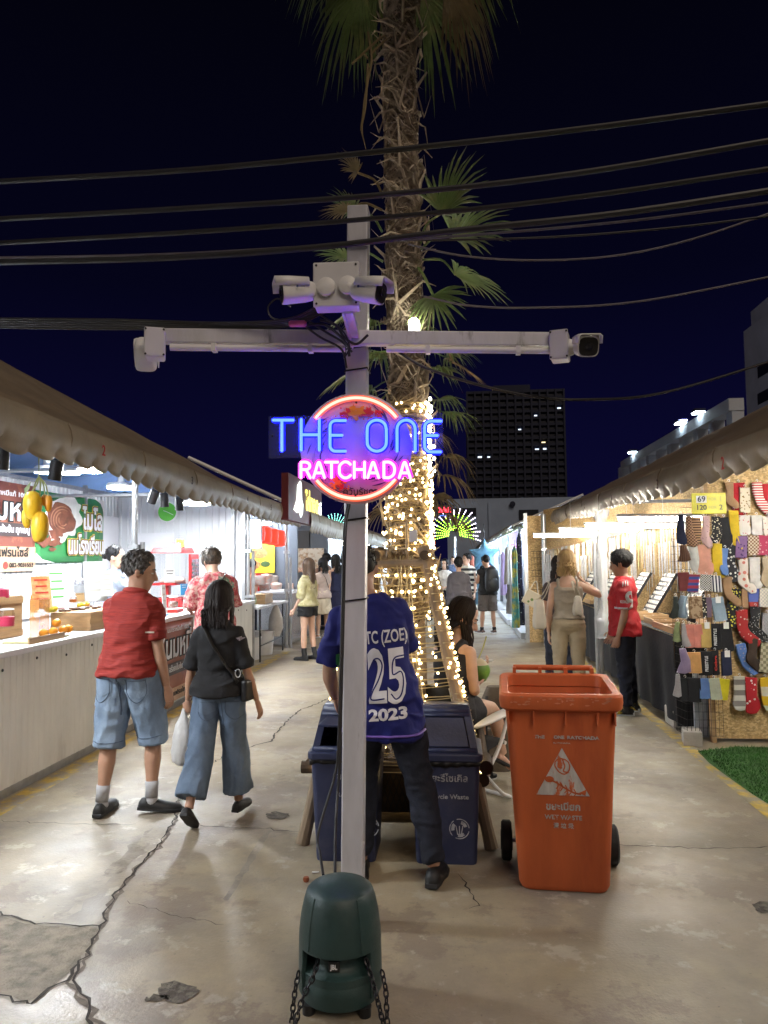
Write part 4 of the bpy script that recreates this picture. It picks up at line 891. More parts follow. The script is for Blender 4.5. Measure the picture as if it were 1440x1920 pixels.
cctv(at(1096, 650, 3.30), nrm(-V3(*at(1096, 650, 3.3))+CAM+V3(.9, 0, 0)), 'white camera at the right end of the arm facing us with its black lens', L=.13, w=.086, mark=False, mount=at(1066, 652, 3.40))
# cables
cabm = mat('black_cable', (.02, .02, .023), .42, 0, .1, 5); cabg = mat('grey_cable', (.12, .11, .13), .5, 0, .1, 5)
def cable(px, Y, r, label, m=None, n=40, group='cables strung across the sky'):
    Ys = Y if hasattr(Y, '__len__') else [Y]*len(px); mb = MB(); P = curve([at(x, y, q) for (x, y), q in zip(px, Ys)], n)
    if px[0][0] < 0: P = np.concatenate([[P[0]+nrm(P[0]-P[1])*9], P])       # the lines run on past the frame
    if px[-1][0] > 1440: P = np.concatenate([P, [P[-1]+nrm(P[-1]-P[-2])*9]])
    mb.tube(P, r, 8); o = mb.build('cable', m or cabm); return tag(o, label, 'cable', group)
cable([(-60, 344), (360, 318), (720, 283), (1080, 243), (1500, 187)], 3.15, .0125, 'thick black overhead cable, topmost of those crossing the palm')
cable([(-60, 414), (360, 390), (720, 365), (1080, 325), (1500, 254)], 3.15, .0125, 'thick black overhead cable, second from the top')
cable([(-60, 459), (360, 435), (720, 408), (1080, 370), (1500, 308)], 3.2, .0115, 'thick black overhead cable passing the top of the pole')
cable([(-60, 493), (300, 484), (600, 463), (860, 432), (1160, 400), (1500, 349)], 3.1, .014, 'lowest thick black overhead cable just above the middle camera box')
cable([(-60, 484), (300, 477), (640, 458), (930, 437), (1200, 412), (1500, 372)], 3.3, .006, 'thin cable running along the lowest thick one', cabg)
cable([(690, 452), (1000, 446), (1250, 428), (1500, 398)], 3.4, .005, 'thin dark cable leaving the pole top to the right')
cable([(765, 458), (870, 480), (1000, 488), (1150, 480), (1300, 448), (1500, 380)], 3.9, .0055, 'thin grey cable sagging from the palm, upper of two', cabg)
cable([(795, 556), (880, 573), (1000, 577), (1200, 565), (1500, 508)], 4.2, .006, 'thin grey cable sagging from the palm at camera height, lower of two', cabg)
cable([(690, 622), (735, 652), (800, 690), (900, 722), (1000, 743), (1100, 749), (1250, 735), (1500, 660)], [3.3, 3.3, 3.3, 3.4, 3.5, 3.6, 3.8, 4.0], .0065, 'black cable drooping low from the pole across the tower block', cabm)
for i in range(5):
    d = i*4.5-8; cable([(-60, 604+d*.9), (200, 607+d), (420, 610+d*.6), (540, 604+d*.8), (600, 580+d), (640, 566)], 3.12+.02*i, .005, ('top', 'second', 'third', 'fourth', 'lowest')[i]+' of five black cables bundled at the left cross arm', cabm)
for i, (px, r) in enumerate((([(545, 575), (520, 560), (503, 575), (508, 594), (530, 600), (560, 596)], .0035), ([(600, 600), (630, 610), (645, 632), (668, 645), (690, 628)], .006), ([(580, 603), (610, 622), (640, 640), (660, 660)], .005), ([(565, 606), (600, 632), (640, 655), (650, 690)], .005), ([(560, 612), (610, 610), (650, 645), (655, 668)], .006), ([(600, 590), (640, 618), (655, 650), (645, 672)], .004))):
    cable(px, 3.22-.015*i, r, ('thin cable loop left of the middle camera box', 'short black cable draped over the arm beside the bracket', 'short black cable curving to the pole under the box', 'black cable hanging from the arm to the pole side', 'black cable crossing from the pink coupling to the pole', 'thin cable behind the bracket')[i], cabm, group='loose cables at the pole top')
p = at(558, 607, 3.1); m = MB(); m.tube([p-R_*.038, p-R_*.03, p+R_*.03, p+R_*.038], [.008, .014, .014, .008], 10); tag(m.build('cable_coupling', mat('pink_plastic', (.55, .12, .22), .5)), 'small pink cable coupling left of the pole', 'cable coupling')
cable([(652, 945), (645, 1000), (640, 1200), (634, 1400), (626, 1460), (597, 1560), (600, 1600), (606, 1640)], [3.27, 3.27, 3.24, 3.22, 3.2, 3.1, 3.0, 2.9], .0055, 'black cable bowing out from the pole down to the speaker', group='cables down the pole', n=60)
cable([(655, 945), (648, 1000), (643, 1200), (637, 1420), (632, 1500), (629, 1560), (628, 1640)], [3.27, 3.27, 3.25, 3.23, 3.2, 3.1, 2.9], .006, 'black cable straight down the pole side to the speaker', group='cables down the pole', n=60)
# neon sign
t = thing('neon_sign', 'round glowing neon sign reading the one ratchada mounted on the pole', 'neon sign', at(667, 842, 3.24))
Z0 = lambda zx, zy, Y=3.20: at(480+zx/2.1818, 460+zy/2.1818, Y)
C0 = Z0(410, 832, 3.245); ux, uz = R_.copy(), V3(0, 0, 1); ux[1] = 0; ux = nrm(V3(1, .04, 0)); un = np.cross(ux, uz)
if un[1] > 0: un = -un
discm = mat('sign_print', (.42, .38, .46), .35, 0, .06, 5, coat=.3); N_, L_, b_ = nodes_of(discm)
m = MB(); Rd = np.stack([ux, uz, -un], 1); Rd = np.stack([ux, np.cross(-un, ux), -un], 1)
m.lathe([(.243, 0), (.246, .002), (.246, .010), (.243, .012)], 64, C0, np.stack([ux, uz, np.cross(ux, uz)], 1)); disc = m.build('disc', discm, t, 40, bevel=0)
def onD(r, a, lift=.004): return C0+ux*(r*math.cos(a))+uz*(r*math.sin(a))+un*lift
R9 = random.Random(5); navy = mat('print_navy', (.03, .035, .10), .4); redp = mat('print_red', (.55, .04, .03), .4); orp = mat('print_orange', (.70, .28, .02), .4); gryp = mat('print_grey', (.30, .27, .36), .4)
def blob(mb, r, a, s, lift):
    P = [onD(r, a, lift)+(ux*math.cos(q)+uz*math.sin(q))*s*R9.uniform(.45, 1.3) for q in np.linspace(0, 6.28, 15)[:-1]]; mb.poly(P)
LIFT = .016
m = MB()
for i in range(60):
    r = R9.uniform(.135, .20); a0 = R9.choice((R9.uniform(-1.3, 1.2), R9.uniform(2.2, 4.2))); L = R9.uniform(.1, .5); w = R9.uniform(.0008, .004); q = np.linspace(a0, a0+L, 9); wd = w*np.sin(np.linspace(.1, 3.0, 9)); l = LIFT+i*2e-5
    V = [onD(r+k*.02+wd[j], x, l) for j, (x, k) in enumerate(zip(q, np.linspace(0, 1, 9)))]+[onD(r+k*.02-wd[j], x, l) for j, (x, k) in enumerate(zip(q, np.linspace(0, 1, 9)))]
    m.add(V, [(j, j+1, j+10, j+9) for j in range(8)])
m.build('print_pattern', navy, t, 0)
for mm, spots, l in ((redp, [(.165, 1.75, .03), (.15, 1.95, .022), (.17, 1.25, .022), (.18, .98, .018), (.15, 1.45, .018)], .0018), (orp, [(.155, 1.62, .03), (.165, 1.45, .026), (.17, 4.15, .03), (.15, 4.3, .02)], .0024), (redp, [(.18, 4.35, .012), (.17, 1.15, .012)], .003), (gryp, [(.17, 3.9, .02), (.19, 4.05, .012)], .0021)):
    m = MB()
    for i, (r, a, s) in enumerate(spots):
        blob(m, r, a, s, LIFT+l+i*2e-5)
        for k in range(9): blob(m, r+R9.gauss(0, s), a+R9.gauss(0, s*6), R9.uniform(.001, .005), LIFT+l+1e-4+k*2e-5+i*2e-4)
    m.build('print_pattern', mm, t, 0)
text('ดิวันรัชดา', .030, ink, onD(.193, -math.pi/2, LIFT+.001)+ux*.018, ux, uz, t, bold=0.012, width=.15)
acr = mat('acrylic_plate', (.5, .55, 1.0), .05, 0, .01, 3, alpha=.035, spec=.5)
def plate(z0, z1, Y, h):
    a, b = Z0(*z0, Y), Z0(*z1, Y); m = MB(); c = (a+b)/2; m.box(c, (abs(b[0]-a[0]), .005, abs(a[2]-b[2])), rz(.04)); m.build('acrylic_plate', acr, t, 0, bevel=.002)
plate((55, 703), (767, 857), 3.205, 0)
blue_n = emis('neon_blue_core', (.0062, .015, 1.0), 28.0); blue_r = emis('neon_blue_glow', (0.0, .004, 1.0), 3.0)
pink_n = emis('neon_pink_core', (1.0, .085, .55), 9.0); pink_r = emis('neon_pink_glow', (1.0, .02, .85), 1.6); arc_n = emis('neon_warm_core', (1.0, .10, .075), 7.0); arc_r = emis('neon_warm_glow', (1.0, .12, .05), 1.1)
def rnd(P, k=6): return curve(P, max(len(P)*k, 8)) if len(P) > 2 else np.array(P, float)
def neon(strokes, Y, r, core, glow, name, wide=2.0):
    m = MB(); g_ = MB()
    for s_ in strokes:
        P = rnd([Z0(x, y, Y) for x, y in s_]); m.tube(P, r, 8); m.ell(P[0], r, 8, 6); m.ell(P[-1], r, 8, 6)
        g_.tube(P+V3(0, r*1.15, 0), r*wide, 10, flat=.28, up=(0, 1, 0))  # wider emissive base strip behind the tube, imitates its soft halo
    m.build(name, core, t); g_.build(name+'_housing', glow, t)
def arcp(cx, cy, rx, ry, a0, a1, n=7): return [(cx+rx*math.cos(a), cy-ry*math.sin(a)) for a in np.linspace(a0, a1, n)]
O = arcp(494, 752, 39, 37, 0, math.pi, 7)+arcp(494, 805, 39, 37, math.pi, 2*math.pi, 7); O.append(O[0])
letters = [[(70, 715), (111, 715), (152, 715)], [(106, 718), (106, 780), (106, 840)], [(185, 712), (185, 838)], [(259, 712), (259, 838)], [(187, 775), (257, 775)],
 [(366, 717), (340, 717)]+arcp(325, 740, 22, 23, math.pi/2, math.pi, 4)+[(303, 780)]+arcp(325, 820, 22, 22, math.pi, 1.5*math.pi, 4)+[(366, 842)], [(305, 777), (352, 777)], O,
 [(577, 842), (577, 790)]+arcp(614, 752, 37, 37, math.pi, 0, 7)+[(651, 790), (651, 842)], [(757, 719), (735, 719)]+arcp(715, 744, 25, 25, math.pi/2, math.pi, 4)+[(690, 782)]+arcp(715, 820, 25, 25, math.pi, 1.5*math.pi, 4)+[(755, 845)], [(692, 778), (742, 778)]]
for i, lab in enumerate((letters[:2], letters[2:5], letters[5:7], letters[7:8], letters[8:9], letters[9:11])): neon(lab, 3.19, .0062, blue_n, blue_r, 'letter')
y0, y1, ym = 887, 950, 917
Rl = [[(184, y1), (184, y0+2)], [(186, y0), (205, y0), (218, y0+8), (219, y0+22), (208, ym), (188, ym)], [(205, ym+1), (222, y1)]]
A = lambda x: [[(x, y1), (x+9, ym+5), (x+22, y0), (x+36, ym+6), (x+45, y1)], [(x+9, ym+14), (x+36, ym+14)]]
rat = [Rl, A(235), [[(284, y0), (334, y0)], [(309, y0+2), (309, y1)]], [[(386, y0+9), (374, y0), (358, y0), (343, y0+14), (341, ym), (343, y1-14), (358, y1), (374, y1), (387, y1-9)]], [[(402, y0), (402, y1)], [(444, y0), (444, y1)], [(404, ym), (442, ym)]], A(457), [[(523, y1), (523, y0)], [(525, y0), (545, y0), (562, y0+12), (567, ym), (562, y1-12), (545, y1), (525, y1)]], A(586)]
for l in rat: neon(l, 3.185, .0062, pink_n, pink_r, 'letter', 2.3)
for a0, a1 in ((math.radians(143), math.radians(36)), (math.radians(-141), math.radians(-39))):
    m = MB(); g_ = MB(); P = [onD(.222, a, .026) for a in np.linspace(a0, a1, 40)]; m.tube(P, .0062, 8); g_.tube([onD(.222, a, .019) for a in np.linspace(a0, a1, 40)], .013, 8, flat=.3, up=tuple(un)); m.build('arc', arc_n, t); g_.build('arc_housing', arc_r, t)  # second tube is a glowing strip that stands in for the arc's halo
m = MB()
for x, y in ((410, 643), (407, 1025), (68, 780)): p = Z0(x, y, 3.19); m.lathe([(.005, 0), (.004, .004)], 10, p, rot((1, 0, 0), math.pi/2))
m.build('screw', ink, t)

# ================================================================ GREEN GARDEN SPEAKER
sg = mat('dark_green_plastic', (.017, .042, .041), .45, 0, .2, 9, bump=.18, bscale=220, col2=(.04, .062, .06), sc2=7, thr=(.52, .75))
SC = V3(-.445, 2.80, 0); t = thing('garden_speaker', 'dark green mushroom-shaped garden speaker with chains, at the foot of the pole', 'speaker', SC)
m = MB(); m.lathe([(.136, .235), (.150, .214), (.1505, .225), (.149, .26), (.142, .315), (.131, .365), (.121, .394), (.117, .398), (.105, .408), (.075, .421), (.035, .429), (.004, .431)], 56, SC); m.build('hood', sg, t, 50)
m = MB(); m.lathe([(.133, .030), (.142, .034), (.146, .075), (.1445, .105), (.1425, .108), (.1425, .112), (.141, .135), (.128, .142), (.108, .150), (.100, .17), (.106, .205), (.120, .24)], 56, SC); m.build('body', sg, t, 50)
for sd in (-1, 1):
    rg = []
    for z, r0, r1 in ((.055, .140, .152), (.12, .138, .152), (.20, .128, .1505), (.222, .124, .149)):
        aa = np.linspace(-.62, .62, 12); rg.append(np.array([SC+V3(sd*r1*math.cos(a), r1*math.sin(a), z) for a in aa]+[SC+V3(sd*r0*math.cos(a), r0*math.sin(a), z) for a in aa[::-1]]))
    m = MB(); m.loft(rg if sd > 0 else [r[::-1] for r in rg]); m.build('side_fin', sg, t, 40, bevel=.003)
    for yy in (-.09, .09): m = MB(); m.lathe([(.022, 0), (.024, .035)], 14, SC+V3(sd*.10, yy, 0)); m.build('foot', black, t)
# subtle raised ribs down the hood
m = MB()
for a in (-2.25, -.89, .7, 2.4):
    m.tube([SC+V3(math.cos(a)*r, math.sin(a)*r, z) for r, z in ((.1195, .394), (.1305, .362), (.142, .312), (.149, .258), (.1505, .224))], .0045, 6)
m.build('rib', sg, t)
p = SC+V3(-.005, -.108, .172); m = MB(); m.box(p, (.040, .010, .034)); bd = m.build('badge', ink, t, 0, bevel=.002); text('JBL', .016, whitepaint, p-V3(0, .0065, 0), (1, 0, 0), (0, 0, 1), bd, bold=.03, stretch=.8)
chm = mat('dark_chain', (.03, .03, .035), .35, .7, .2, 20)
def chain(P, label, L=.026, r=.0032):
    P = curve(P, 200); d = np.r_[0, np.cumsum(np.linalg.norm(np.diff(P, axis=0), axis=1))]; n = int(d[-1]/(L*.72)); mb = MB()
    for i in range(n):
        s_ = (i+.5)*d[-1]/n; c = np.array([np.interp(s_, d, P[:, k]) for k in range(3)]); c2 = np.array([np.interp(s_+.005, d, P[:, k]) for k in range(3)]); T = nrm(c2-c); a = nrm(np.cross(T, (.3, 1, .2))); b = np.cross(T, a); w = a if i % 2 else b
        mb.tube([c+T*(L*.5*np.sign(math.cos(q))*abs(math.cos(q))**.8)+w*(L*.32*math.sin(q)) for q in np.linspace(0, 6.283, 13)[:-1]], r, 5, closed=True)
    return tag(mb.build('chain', chm), label, 'chain', 'chains round the speaker')
def sp(x, y, Y): return at(x, y, Y)
chain([sp(597, 1798, 2.70), sp(588, 1830, 2.66), sp(572, 1862, 2.63), sp(560, 1895, 2.61), sp(552, 1935, 2.60)], 'black chain down the left front of the speaker')
chain([sp(686, 1798, 2.70), sp(697, 1835, 2.66), sp(706, 1868, 2.63), sp(714, 1900, 2.61), sp(722, 1935, 2.60)], 'black chain down the right front of the speaker')
chain([sp(560, 1822, 2.72), sp(553, 1860, 2.68), sp(549, 1895, 2.66), sp(546, 1935, 2.64)], 'black chain at the left edge of the speaker')
chain([sp(716, 1820, 2.72), sp(723, 1855, 2.68), sp(725, 1890, 2.66), sp(727, 1935, 2.64)], 'black chain at the right edge of the speaker')
# ================================================================ BINS
binb = mat('blue_bin_plastic', (.032, .040, .095), .45, 0, .15, 6, bump=.12, bscale=60, col2=(.06, .066, .115), sc2=5, thr=(.55, .75)); white_print = mat('worn_white_print', (.42, .44, .50), .6, 0, .5, 30, col2=(.10, .11, .20), sc2=45, thr=(.56, .62))
def rrect(c, w, d, z, r=.05, n=6, R=None):
    P = []
    for sx_, sy_, a0 in ((1, 1, 0), (-1, 1, 1), (-1, -1, 2), (1, -1, 3)):
        for a in np.linspace(a0*math.pi/2, (a0+1)*math.pi/2, n): P.append((sx_*(w/2-r)+r*math.cos(a), sy_*(d/2-r)+r*math.sin(a), 0))
    P = np.array(P); P = P if R is None else P @ R.T; P = P+np.array([c[0], c[1], 0]); P[:, 2] = z; return P
def blue_bin(cx, cy, label, opened, print_dx, group='blue recycling bins'):
    t = thing('recycling_bin', label, 'bin', (cx, cy, 0), 0, group); c = (cx, cy)
    m = MB(); m.loft([rrect(c, .315, .30, .0, .03), rrect(c, .32, .305, .012, .03), rrect(c, .362, .36, .50, .035), rrect(c, .364, .362, .545, .035)]); m.build('body', binb, t, 30)
    m = MB(); m.loft([rrect(c, .385, .385, .535, .04), rrect(c, .398, .398, .545, .04), rrect(c, .396, .396, .575, .04), rrect(c, .35, .36, .582, .04)]); m.build('rim', binb, t, 30, bevel=.004)
    # hood: front and back slopes, the swing flap in the front one
    w0, w1 = .345, .26; y0, y1 = cy-.175, cy-.085; zt = .80; z0 = .582
    m = MB(); outl = [(-.175, z0), (-.085, zt-.03), (-.06, zt), (.06, zt), (.085, zt-.03), (.175, z0)]
    for sd in (-1, 1):
        P = [(cx+sd*((w0/2)*(1-(z-z0)/(zt-z0))+(w1/2)*((z-z0)/(zt-z0))), cy+y, z) for y, z in outl]; Q = [(p[0]-sd*.02, p[1], p[2]) for p in P]
        n = len(P); m.add(P+Q, [tuple(range(n)), tuple(range(2*n-1, n-1, -1))]+[(i, (i+1) % n, (i+1) % n+n, i+n) for i in range(n)])
    def strip(a, b, ins=.0):
        A = []; 
        for (y, z) in (a, b):
            hw = (w0/2)*(1-(z-z0)/(zt-z0))+(w1/2)*((z-z0)/(zt-z0)); A += [(cx-hw+.004, cy+y, z), (cx+hw-.004, cy+y, z)]
        m.add(A, [(0, 1, 3, 2)])
    for a, b in zip(outl[1:-1], outl[2:]): strip(a, b)
    ra, rb = outl[0], outl[1]; f = lambda k: (ra[0]+(rb[0]-ra[0])*k, ra[1]+(rb[1]-ra[1])*k)
    strip(f(0), f(.12)); strip(f(.90), f(1)); m.build('hood', binb, t, 30, solid=.006)
    for sd in (-1, 1):                             # cheeks either side of the flap
        m2 = MB(); V = []
        for k in (.12, .90):
            y, z = f(k); hw = (w0/2)*(1-(z-z0)/(zt-z0))+(w1/2)*((z-z0)/(zt-z0)); V += [(cx+sd*(hw-.004), cy+y, z), (cx+sd*(hw-.035), cy+y, z)]
        m2.add(V, [(0, 1, 3, 2)]); m2.build('cheek', binb, t, 0, solid=.008)
    m = MB(); V = []
    for k in (.14, .88):
        y, z = f(k); hw = (w0/2)*(1-(z-z0)/(zt-z0))+(w1/2)*((z-z0)/(zt-z0))-.040; V += [V3(cx-hw, cy+y-.004, z), V3(cx+hw, cy+y-.004, z)]
    if opened:                                     # flap pushed in: hangs inside about its top hinge
        top = (V[2]+V[3])/2; R = rot((1, 0, 0), -1.0); V = [V[0], V[1], V[2], V[3]]; V = [top+R @ (v-top) for v in V]
    m.add(V, [(0, 1, 3, 2)]); m.build('flap', binb, t, 0, solid=.012, bevel=.004)
    m = MB(); m.loft([rrect(c, .30, .30, .3, .03), rrect(c, .34, .34, .57, .03)]); m.build('liner', black, t, 0)
    # bag edge showing under the rim
    m = MB(); a = np.linspace(0, 1, 60); rg = [[], []]
    for i, k in enumerate(a):
        x = cx-.185+.37*k; rg[0].append((x, cy-.190, .54)); rg[1].append((x, cy-.186-.006*math.sin(k*40), .515+.016*float(vnoise(V3(k*9, cx, 2)))))
    m.loft([np.array(rg[0]), np.array(rg[1])], False, closed=False); m.build('bag_edge', black, t, 60, solid=.003)
    fy = lambda z: cy-.1575-.0225*(z/.5)-.004; sl = nrm(V3(0, -.0225*2, 1))
    def pr(body, z, h, w, x=0): text(body, h, white_print, (cx+x+print_dx, fy(z), z), (1, 0, 0), sl, t, width=w, bold=.015)
    pr('ขยะรีไซเคิล', .45, .036, .215); pr('Recycle Waste', .355, .024, .22)
    m = MB(); z = .19; o = V3(cx+print_dx+.06, fy(z), z)
    def ringp(r0, r1, a0, a1, n=24): 
        m.add([o+V3(r0*math.cos(a), 0, 0)+sl*r0*math.sin(a) for a in np.linspace(a0, a1, n)]+[o+V3(r1*math.cos(a), 0, 0)+sl*r1*math.sin(a) for a in np.linspace(a0, a1, n)], [(i, i+1, i+1+n, i+n) for i in range(n-1)])
    for k in range(3): ringp(.048, .053, k*2.094+.1, k*2.094+1.85)
    for k in range(3): ringp(.026, .043, k*2.094+.3, k*2.094+1.3)
    for a in (-.3, 0, .3): m.add([o+V3(a*.03-.003, -.0002, 0)+sl*-.03, o+V3(a*.03+.003, -.0002, 0)+sl*-.03, o+V3(a*.06+.002, -.0002, 0)+sl*.016, o+V3(a*.06-.002, -.0002, 0)+sl*.016], [(0, 1, 2, 3)])
    m.build('emblem', white_print, t, 0)
    return t
blue_bin(-.610, 4.185, 'blue swing-lid recycling bin half hidden by the pole, its flap pushed open', True, .07)
blue_bin(-.075, 4.185, 'blue swing-lid recycling bin with closed flap, right of the man in the jersey', False, .01)
orange = mat('orange_bin_plastic', (.57, .125, .038), .5, 0, .22, 5, stretch=(1, 1, .22), bump=.12, bscale=40, col2=(.42, .080, .026), sc2=6, thr=(.55, .75)); worn = mat('scuffed_orange', (.62, .22, .12), .7, 0, .3, 15)
OC = (.508, 3.985); OR = rz(-.06); t = thing('wheeled_bin', 'large orange wheeled bin standing open without its lid, marked wet waste', 'bin', (*OC, 0))
cc = V3(*OC, 0); ofs = lambda x, y, z: cc+OR @ V3(x, y, z)
def ring(w, y0, y1, z, r, tilt=0):
    P = rrect((0, (y0+y1)/2), w, y1-y0, z, r); P[:, 2] += tilt*(P[:, 1]+.26); return P @ OR.T+cc
m = MB(); outer = [ring(.405, -.235, .20, .004, .05), ring(.43, -.245, .21, .03, .05), ring(.52, -.262, .255, .80, .05), ring(.535, -.266, .262, .90, .05, .03)]
inner = [ring(.505, -.250, .246, .90, .045, .03), ring(.40, -.22, .19, .10, .04)]
m.loft(outer+inner); m.build('body', orange, t, 35)
m = MB(); m.loft([ring(.540, -.270, .268, .855, .05, .03), ring(.578, -.296, .275, .872, .055, .03), ring(.588, -.305, .28, .905, .055, .03), ring(.585, -.303, .28, .935, .055, .03), ring(.565, -.29, .276, .945, .05, .03), ring(.500, -.248, .244, .940, .045, .03), ring(.495, -.245, .24, .88, .045, .03), ring(.540, -.270, .268, .855, .05, .03)], False); m.build('rim', orange, t, 35, bevel=.002)
m = MB()
for sx_ in (-.13, 0.02, .17, -.25, .25): m.box(ofs(sx_, -.272, .83), (.006, .05, .06), OR, taper=1)
m.build('gusset', orange, t, 0)
m = MB(); m.tube([ofs(-.215, .315, .985), ofs(.215, .315, .985)], .015, 10)
for x in (-.21, -.07, .07, .21): m.box(ofs(x, .295, .975), (.018, .06, .03), OR)
m.build('hinge_handle', orange, t, 40)
for sd in (-1, 1):
    m = MB(); m.lathe([(.02, -.025), (.088, -.028), (.10, -.018), (.10, .018), (.088, .028), (.02, .025)], 30, ofs(sd*.272, .13, .10), OR @ rot((0, 1, 0), math.pi/2)); w = m.build('wheel', rubber, t, 40)
    m = MB(); m.lathe([(.05, -.031), (.052, .031)], 20, ofs(sd*.272, .13, .10), OR @ rot((0, 1, 0), math.pi/2)); m.build('hub', black, w, 40)
m = MB(); m.tube([ofs(-.27, .13, .10), ofs(.27, .13, .10)], .012, 8); m.build('axle', steel, t)
osl = nrm(V3(0, -.017, .75)); fyo = lambda z: -.245-.017*(z-.03)/.77-.0045
printw = mat('worn_bin_print', (.50, .47, .45), .6, 0, .3, 40, col2=(.56, .13, .05), sc2=38, thr=(.58, .62))
def opr(body, z, h, w, x=0, **k): text(body, h, printw, ofs(x, fyo(z), z), OR @ V3(1, 0, 0), OR @ osl, t, width=w, **k)
opr('THE', .735, .015, .05, -.105, bold=.04); opr('ONE', .735, .015, .05, -.012, bold=.04); opr('RATCHADA', .735, .015, .15, .10, bold=.04); opr('RATCHADA', .708, .006, .08, .0)
tri = [(-.125, -.10), (.125, -.10), (0, .125)]; m = MB(); m.poly([ofs(x, fyo(.56+y), .56+y) for x, y in tri]); m.build('emblem', mat('worn_white_triangle', (.52, .50, .48), .6, 0, .3, 30, col2=(.58, .14, .05), sc2=26, thr=(.55, .60), stretch=(1, 1, .3)), t, 0)
m = MB()
def ob(x, z): return ofs(x, fyo(z)-.0015, z)
def stroke(P, w):
    P = curve([V3(x, 0, z) for x, z in P], 14); T = np.gradient(P, axis=0); n_ = np.stack([-T[:, 2], 0*T[:, 0], T[:, 0]], 1); n_ /= np.linalg.norm(n_, axis=1, keepdims=True); k = len(P)
    m.add([ob(p[0]+n[0]*w, p[2]+n[2]*w) for p, n in zip(P, n_)]+[ob(p[0]-n[0]*w, p[2]-n[2]*w) for p, n in zip(P, n_)], [(i, i+1, i+1+k, i+k) for i in range(k-1)])
for P in ([(-.035, .60), (-.03, .625), (0, .635), (.028, .62), (.035, .59), (.02, .565), (.0, .562), (-.02, .575), (-.035, .60)], [(0, .632), (.012, .60), (.005, .575), (.03, .57)], [(-.015, .62), (-.02, .595), (.0, .59)]): stroke(P, .003)
stroke([(-.065, .535), (-.03, .52), (.01, .495), (.05, .475), (.085, .468)], .004); 
m.poly([ob(-.062+.022*math.cos(a), .535+.015*math.sin(a)) for a in np.linspace(0, 6.28, 14)[:-1]]); m.poly([ob(.075, .475), ob(.11, .492), ob(.105, .462)])
for k in range(5): x = -.02+k*.02; stroke([(x-.008, .528-k*.009), (x, .508-k*.009), (x-.012, .490-k*.009)], .0025)
m.build('emblem', orange, t, 0)
opr('ขยะเปียก', .405, .033, .16, bold=.03); opr('WET WASTE', .355, .021, .175); opr('湿 垃 圾', .315, .020, .095)
m = MB()
for i in range(40):
    x, z = R9.uniform(-.25, .25), R9.uniform(.895, .935); w = R9.uniform(.004, .02); m.poly([ofs(x+w*math.cos(a)*R9.uniform(.5, 1), -.3085-i*1e-5, z+.005*math.sin(a)*R9.uniform(.5, 1)) for a in np.linspace(0, 6.28, 9)[:-1]])
m.build('scuff', worn, t, 0)
# ================================================================ PALM, ITS FRAME AND THE STRING LIGHTS
PX, PY = -.345, 4.85
trunkm = mat('palm_trunk', (.24, .19, .145), .85, 0, .5, 12, bump=1, bscale=30, stretch=(1, 1, 2.5)); huskm = mat('palm_husk', (.44, .375, .30), .75, 0, .45, 14, bump=.5, bscale=60, col2=(.26, .21, .16), sc2=10); huskl = mat('palm_husk_pale', (.64, .55, .42), .7, 0, .35, 14, bump=.3)
frondm = mat('palm_leaf', (.15, .23, .075), .5, 0, .4, 8, col2=(.28, .29, .12), sc2=6, thr=(.5, .7)); frondd = mat('palm_leaf_dry', (.20, .15, .07), .7, 0, .4, 8)
t = thing('palm_tree', 'tall shaggy palm with curled dry leaf bases rising above the neon sign', 'palm tree', (PX, PY, 0)); R7 = random.Random(11)
cx_ = lambda z: PX+.028*math.sin(z*.9)+.012*z-.01; rad = lambda z: (float if np.ndim(z) == 0 else np.asarray)(np.where(np.asarray(z) < 2.6, .138-.014*np.asarray(z), .1016-.005*(np.asarray(z)-2.6)))
zs = np.linspace(0, 5.9, 60); a = np.linspace(0, 2*math.pi, 22, endpoint=False); m = MB()
m.loft([np.stack([cx_(z)+rad(z)*(1+.10*vnoise(np.stack([np.cos(a)*2, np.sin(a)*2, np.full(22, z*6)], 1), 3))*np.cos(a), PY+rad(z)*(1+.10*vnoise(np.stack([np.cos(a)*2, np.sin(a)*2, np.full(22, z*6)], 1), 4))*np.sin(a), np.full(22, z)], 1) for z in zs]); trunk = m.build('trunk', trunkm, t)
hm = [MB(), MB()]
for i in range(1500):                                   # old leaf bases: fibres lying round the stem, some curling off it
    z = R7.uniform(1.2, 5.8); ph = R7.uniform(math.pi*.9, 2.1*math.pi); cw = R7.choice((-1, 1)); L = R7.uniform(.12, .34); r0 = rad(z)*1.02; off = R7.random()
    P = []; big = off > .86
    for k in np.linspace(0, 1, 6):
        q = ph+cw*k*L/r0*.85; r = r0+.006+(.02*k if not big else .11*k**2); P.append((cx_(z)+float(r)*math.cos(q), PY+float(r)*math.sin(q), z+k*L*R7.uniform(.25, .95)*(-1 if R7.random() < .06 else 1) if k else z))
    w = R7.uniform(.0025, .008) if not big else R7.uniform(.010, .02); hm[1 if R7.random() < (.12 if not big else .4) else 0].tube(P, np.array([1, 1, .9, .8, .55, .12])*w, 5, flat=.35)
for i in range(34):                                    # stubs of cut leaf stalks
    z = 1.3+i*.125; ph = 2.4*i+R7.uniform(-.3, .3); r0 = rad(z)
    P = [(cx_(z)+(r0+d)*math.cos(ph), PY+(r0+d)*math.sin(ph), z+h) for d, h in ((-.01, 0), (.012, .10), (.03, .2), (.065+.02*(i % 3), .28))]; hm[i % 2].tube(P, [.034, .030, .024, .012], 7, flat=.45, up=(0, 0, 1))
hm[0].build('husk', huskm, t, 60); hm[1].build('husk', huskl, t, 60)
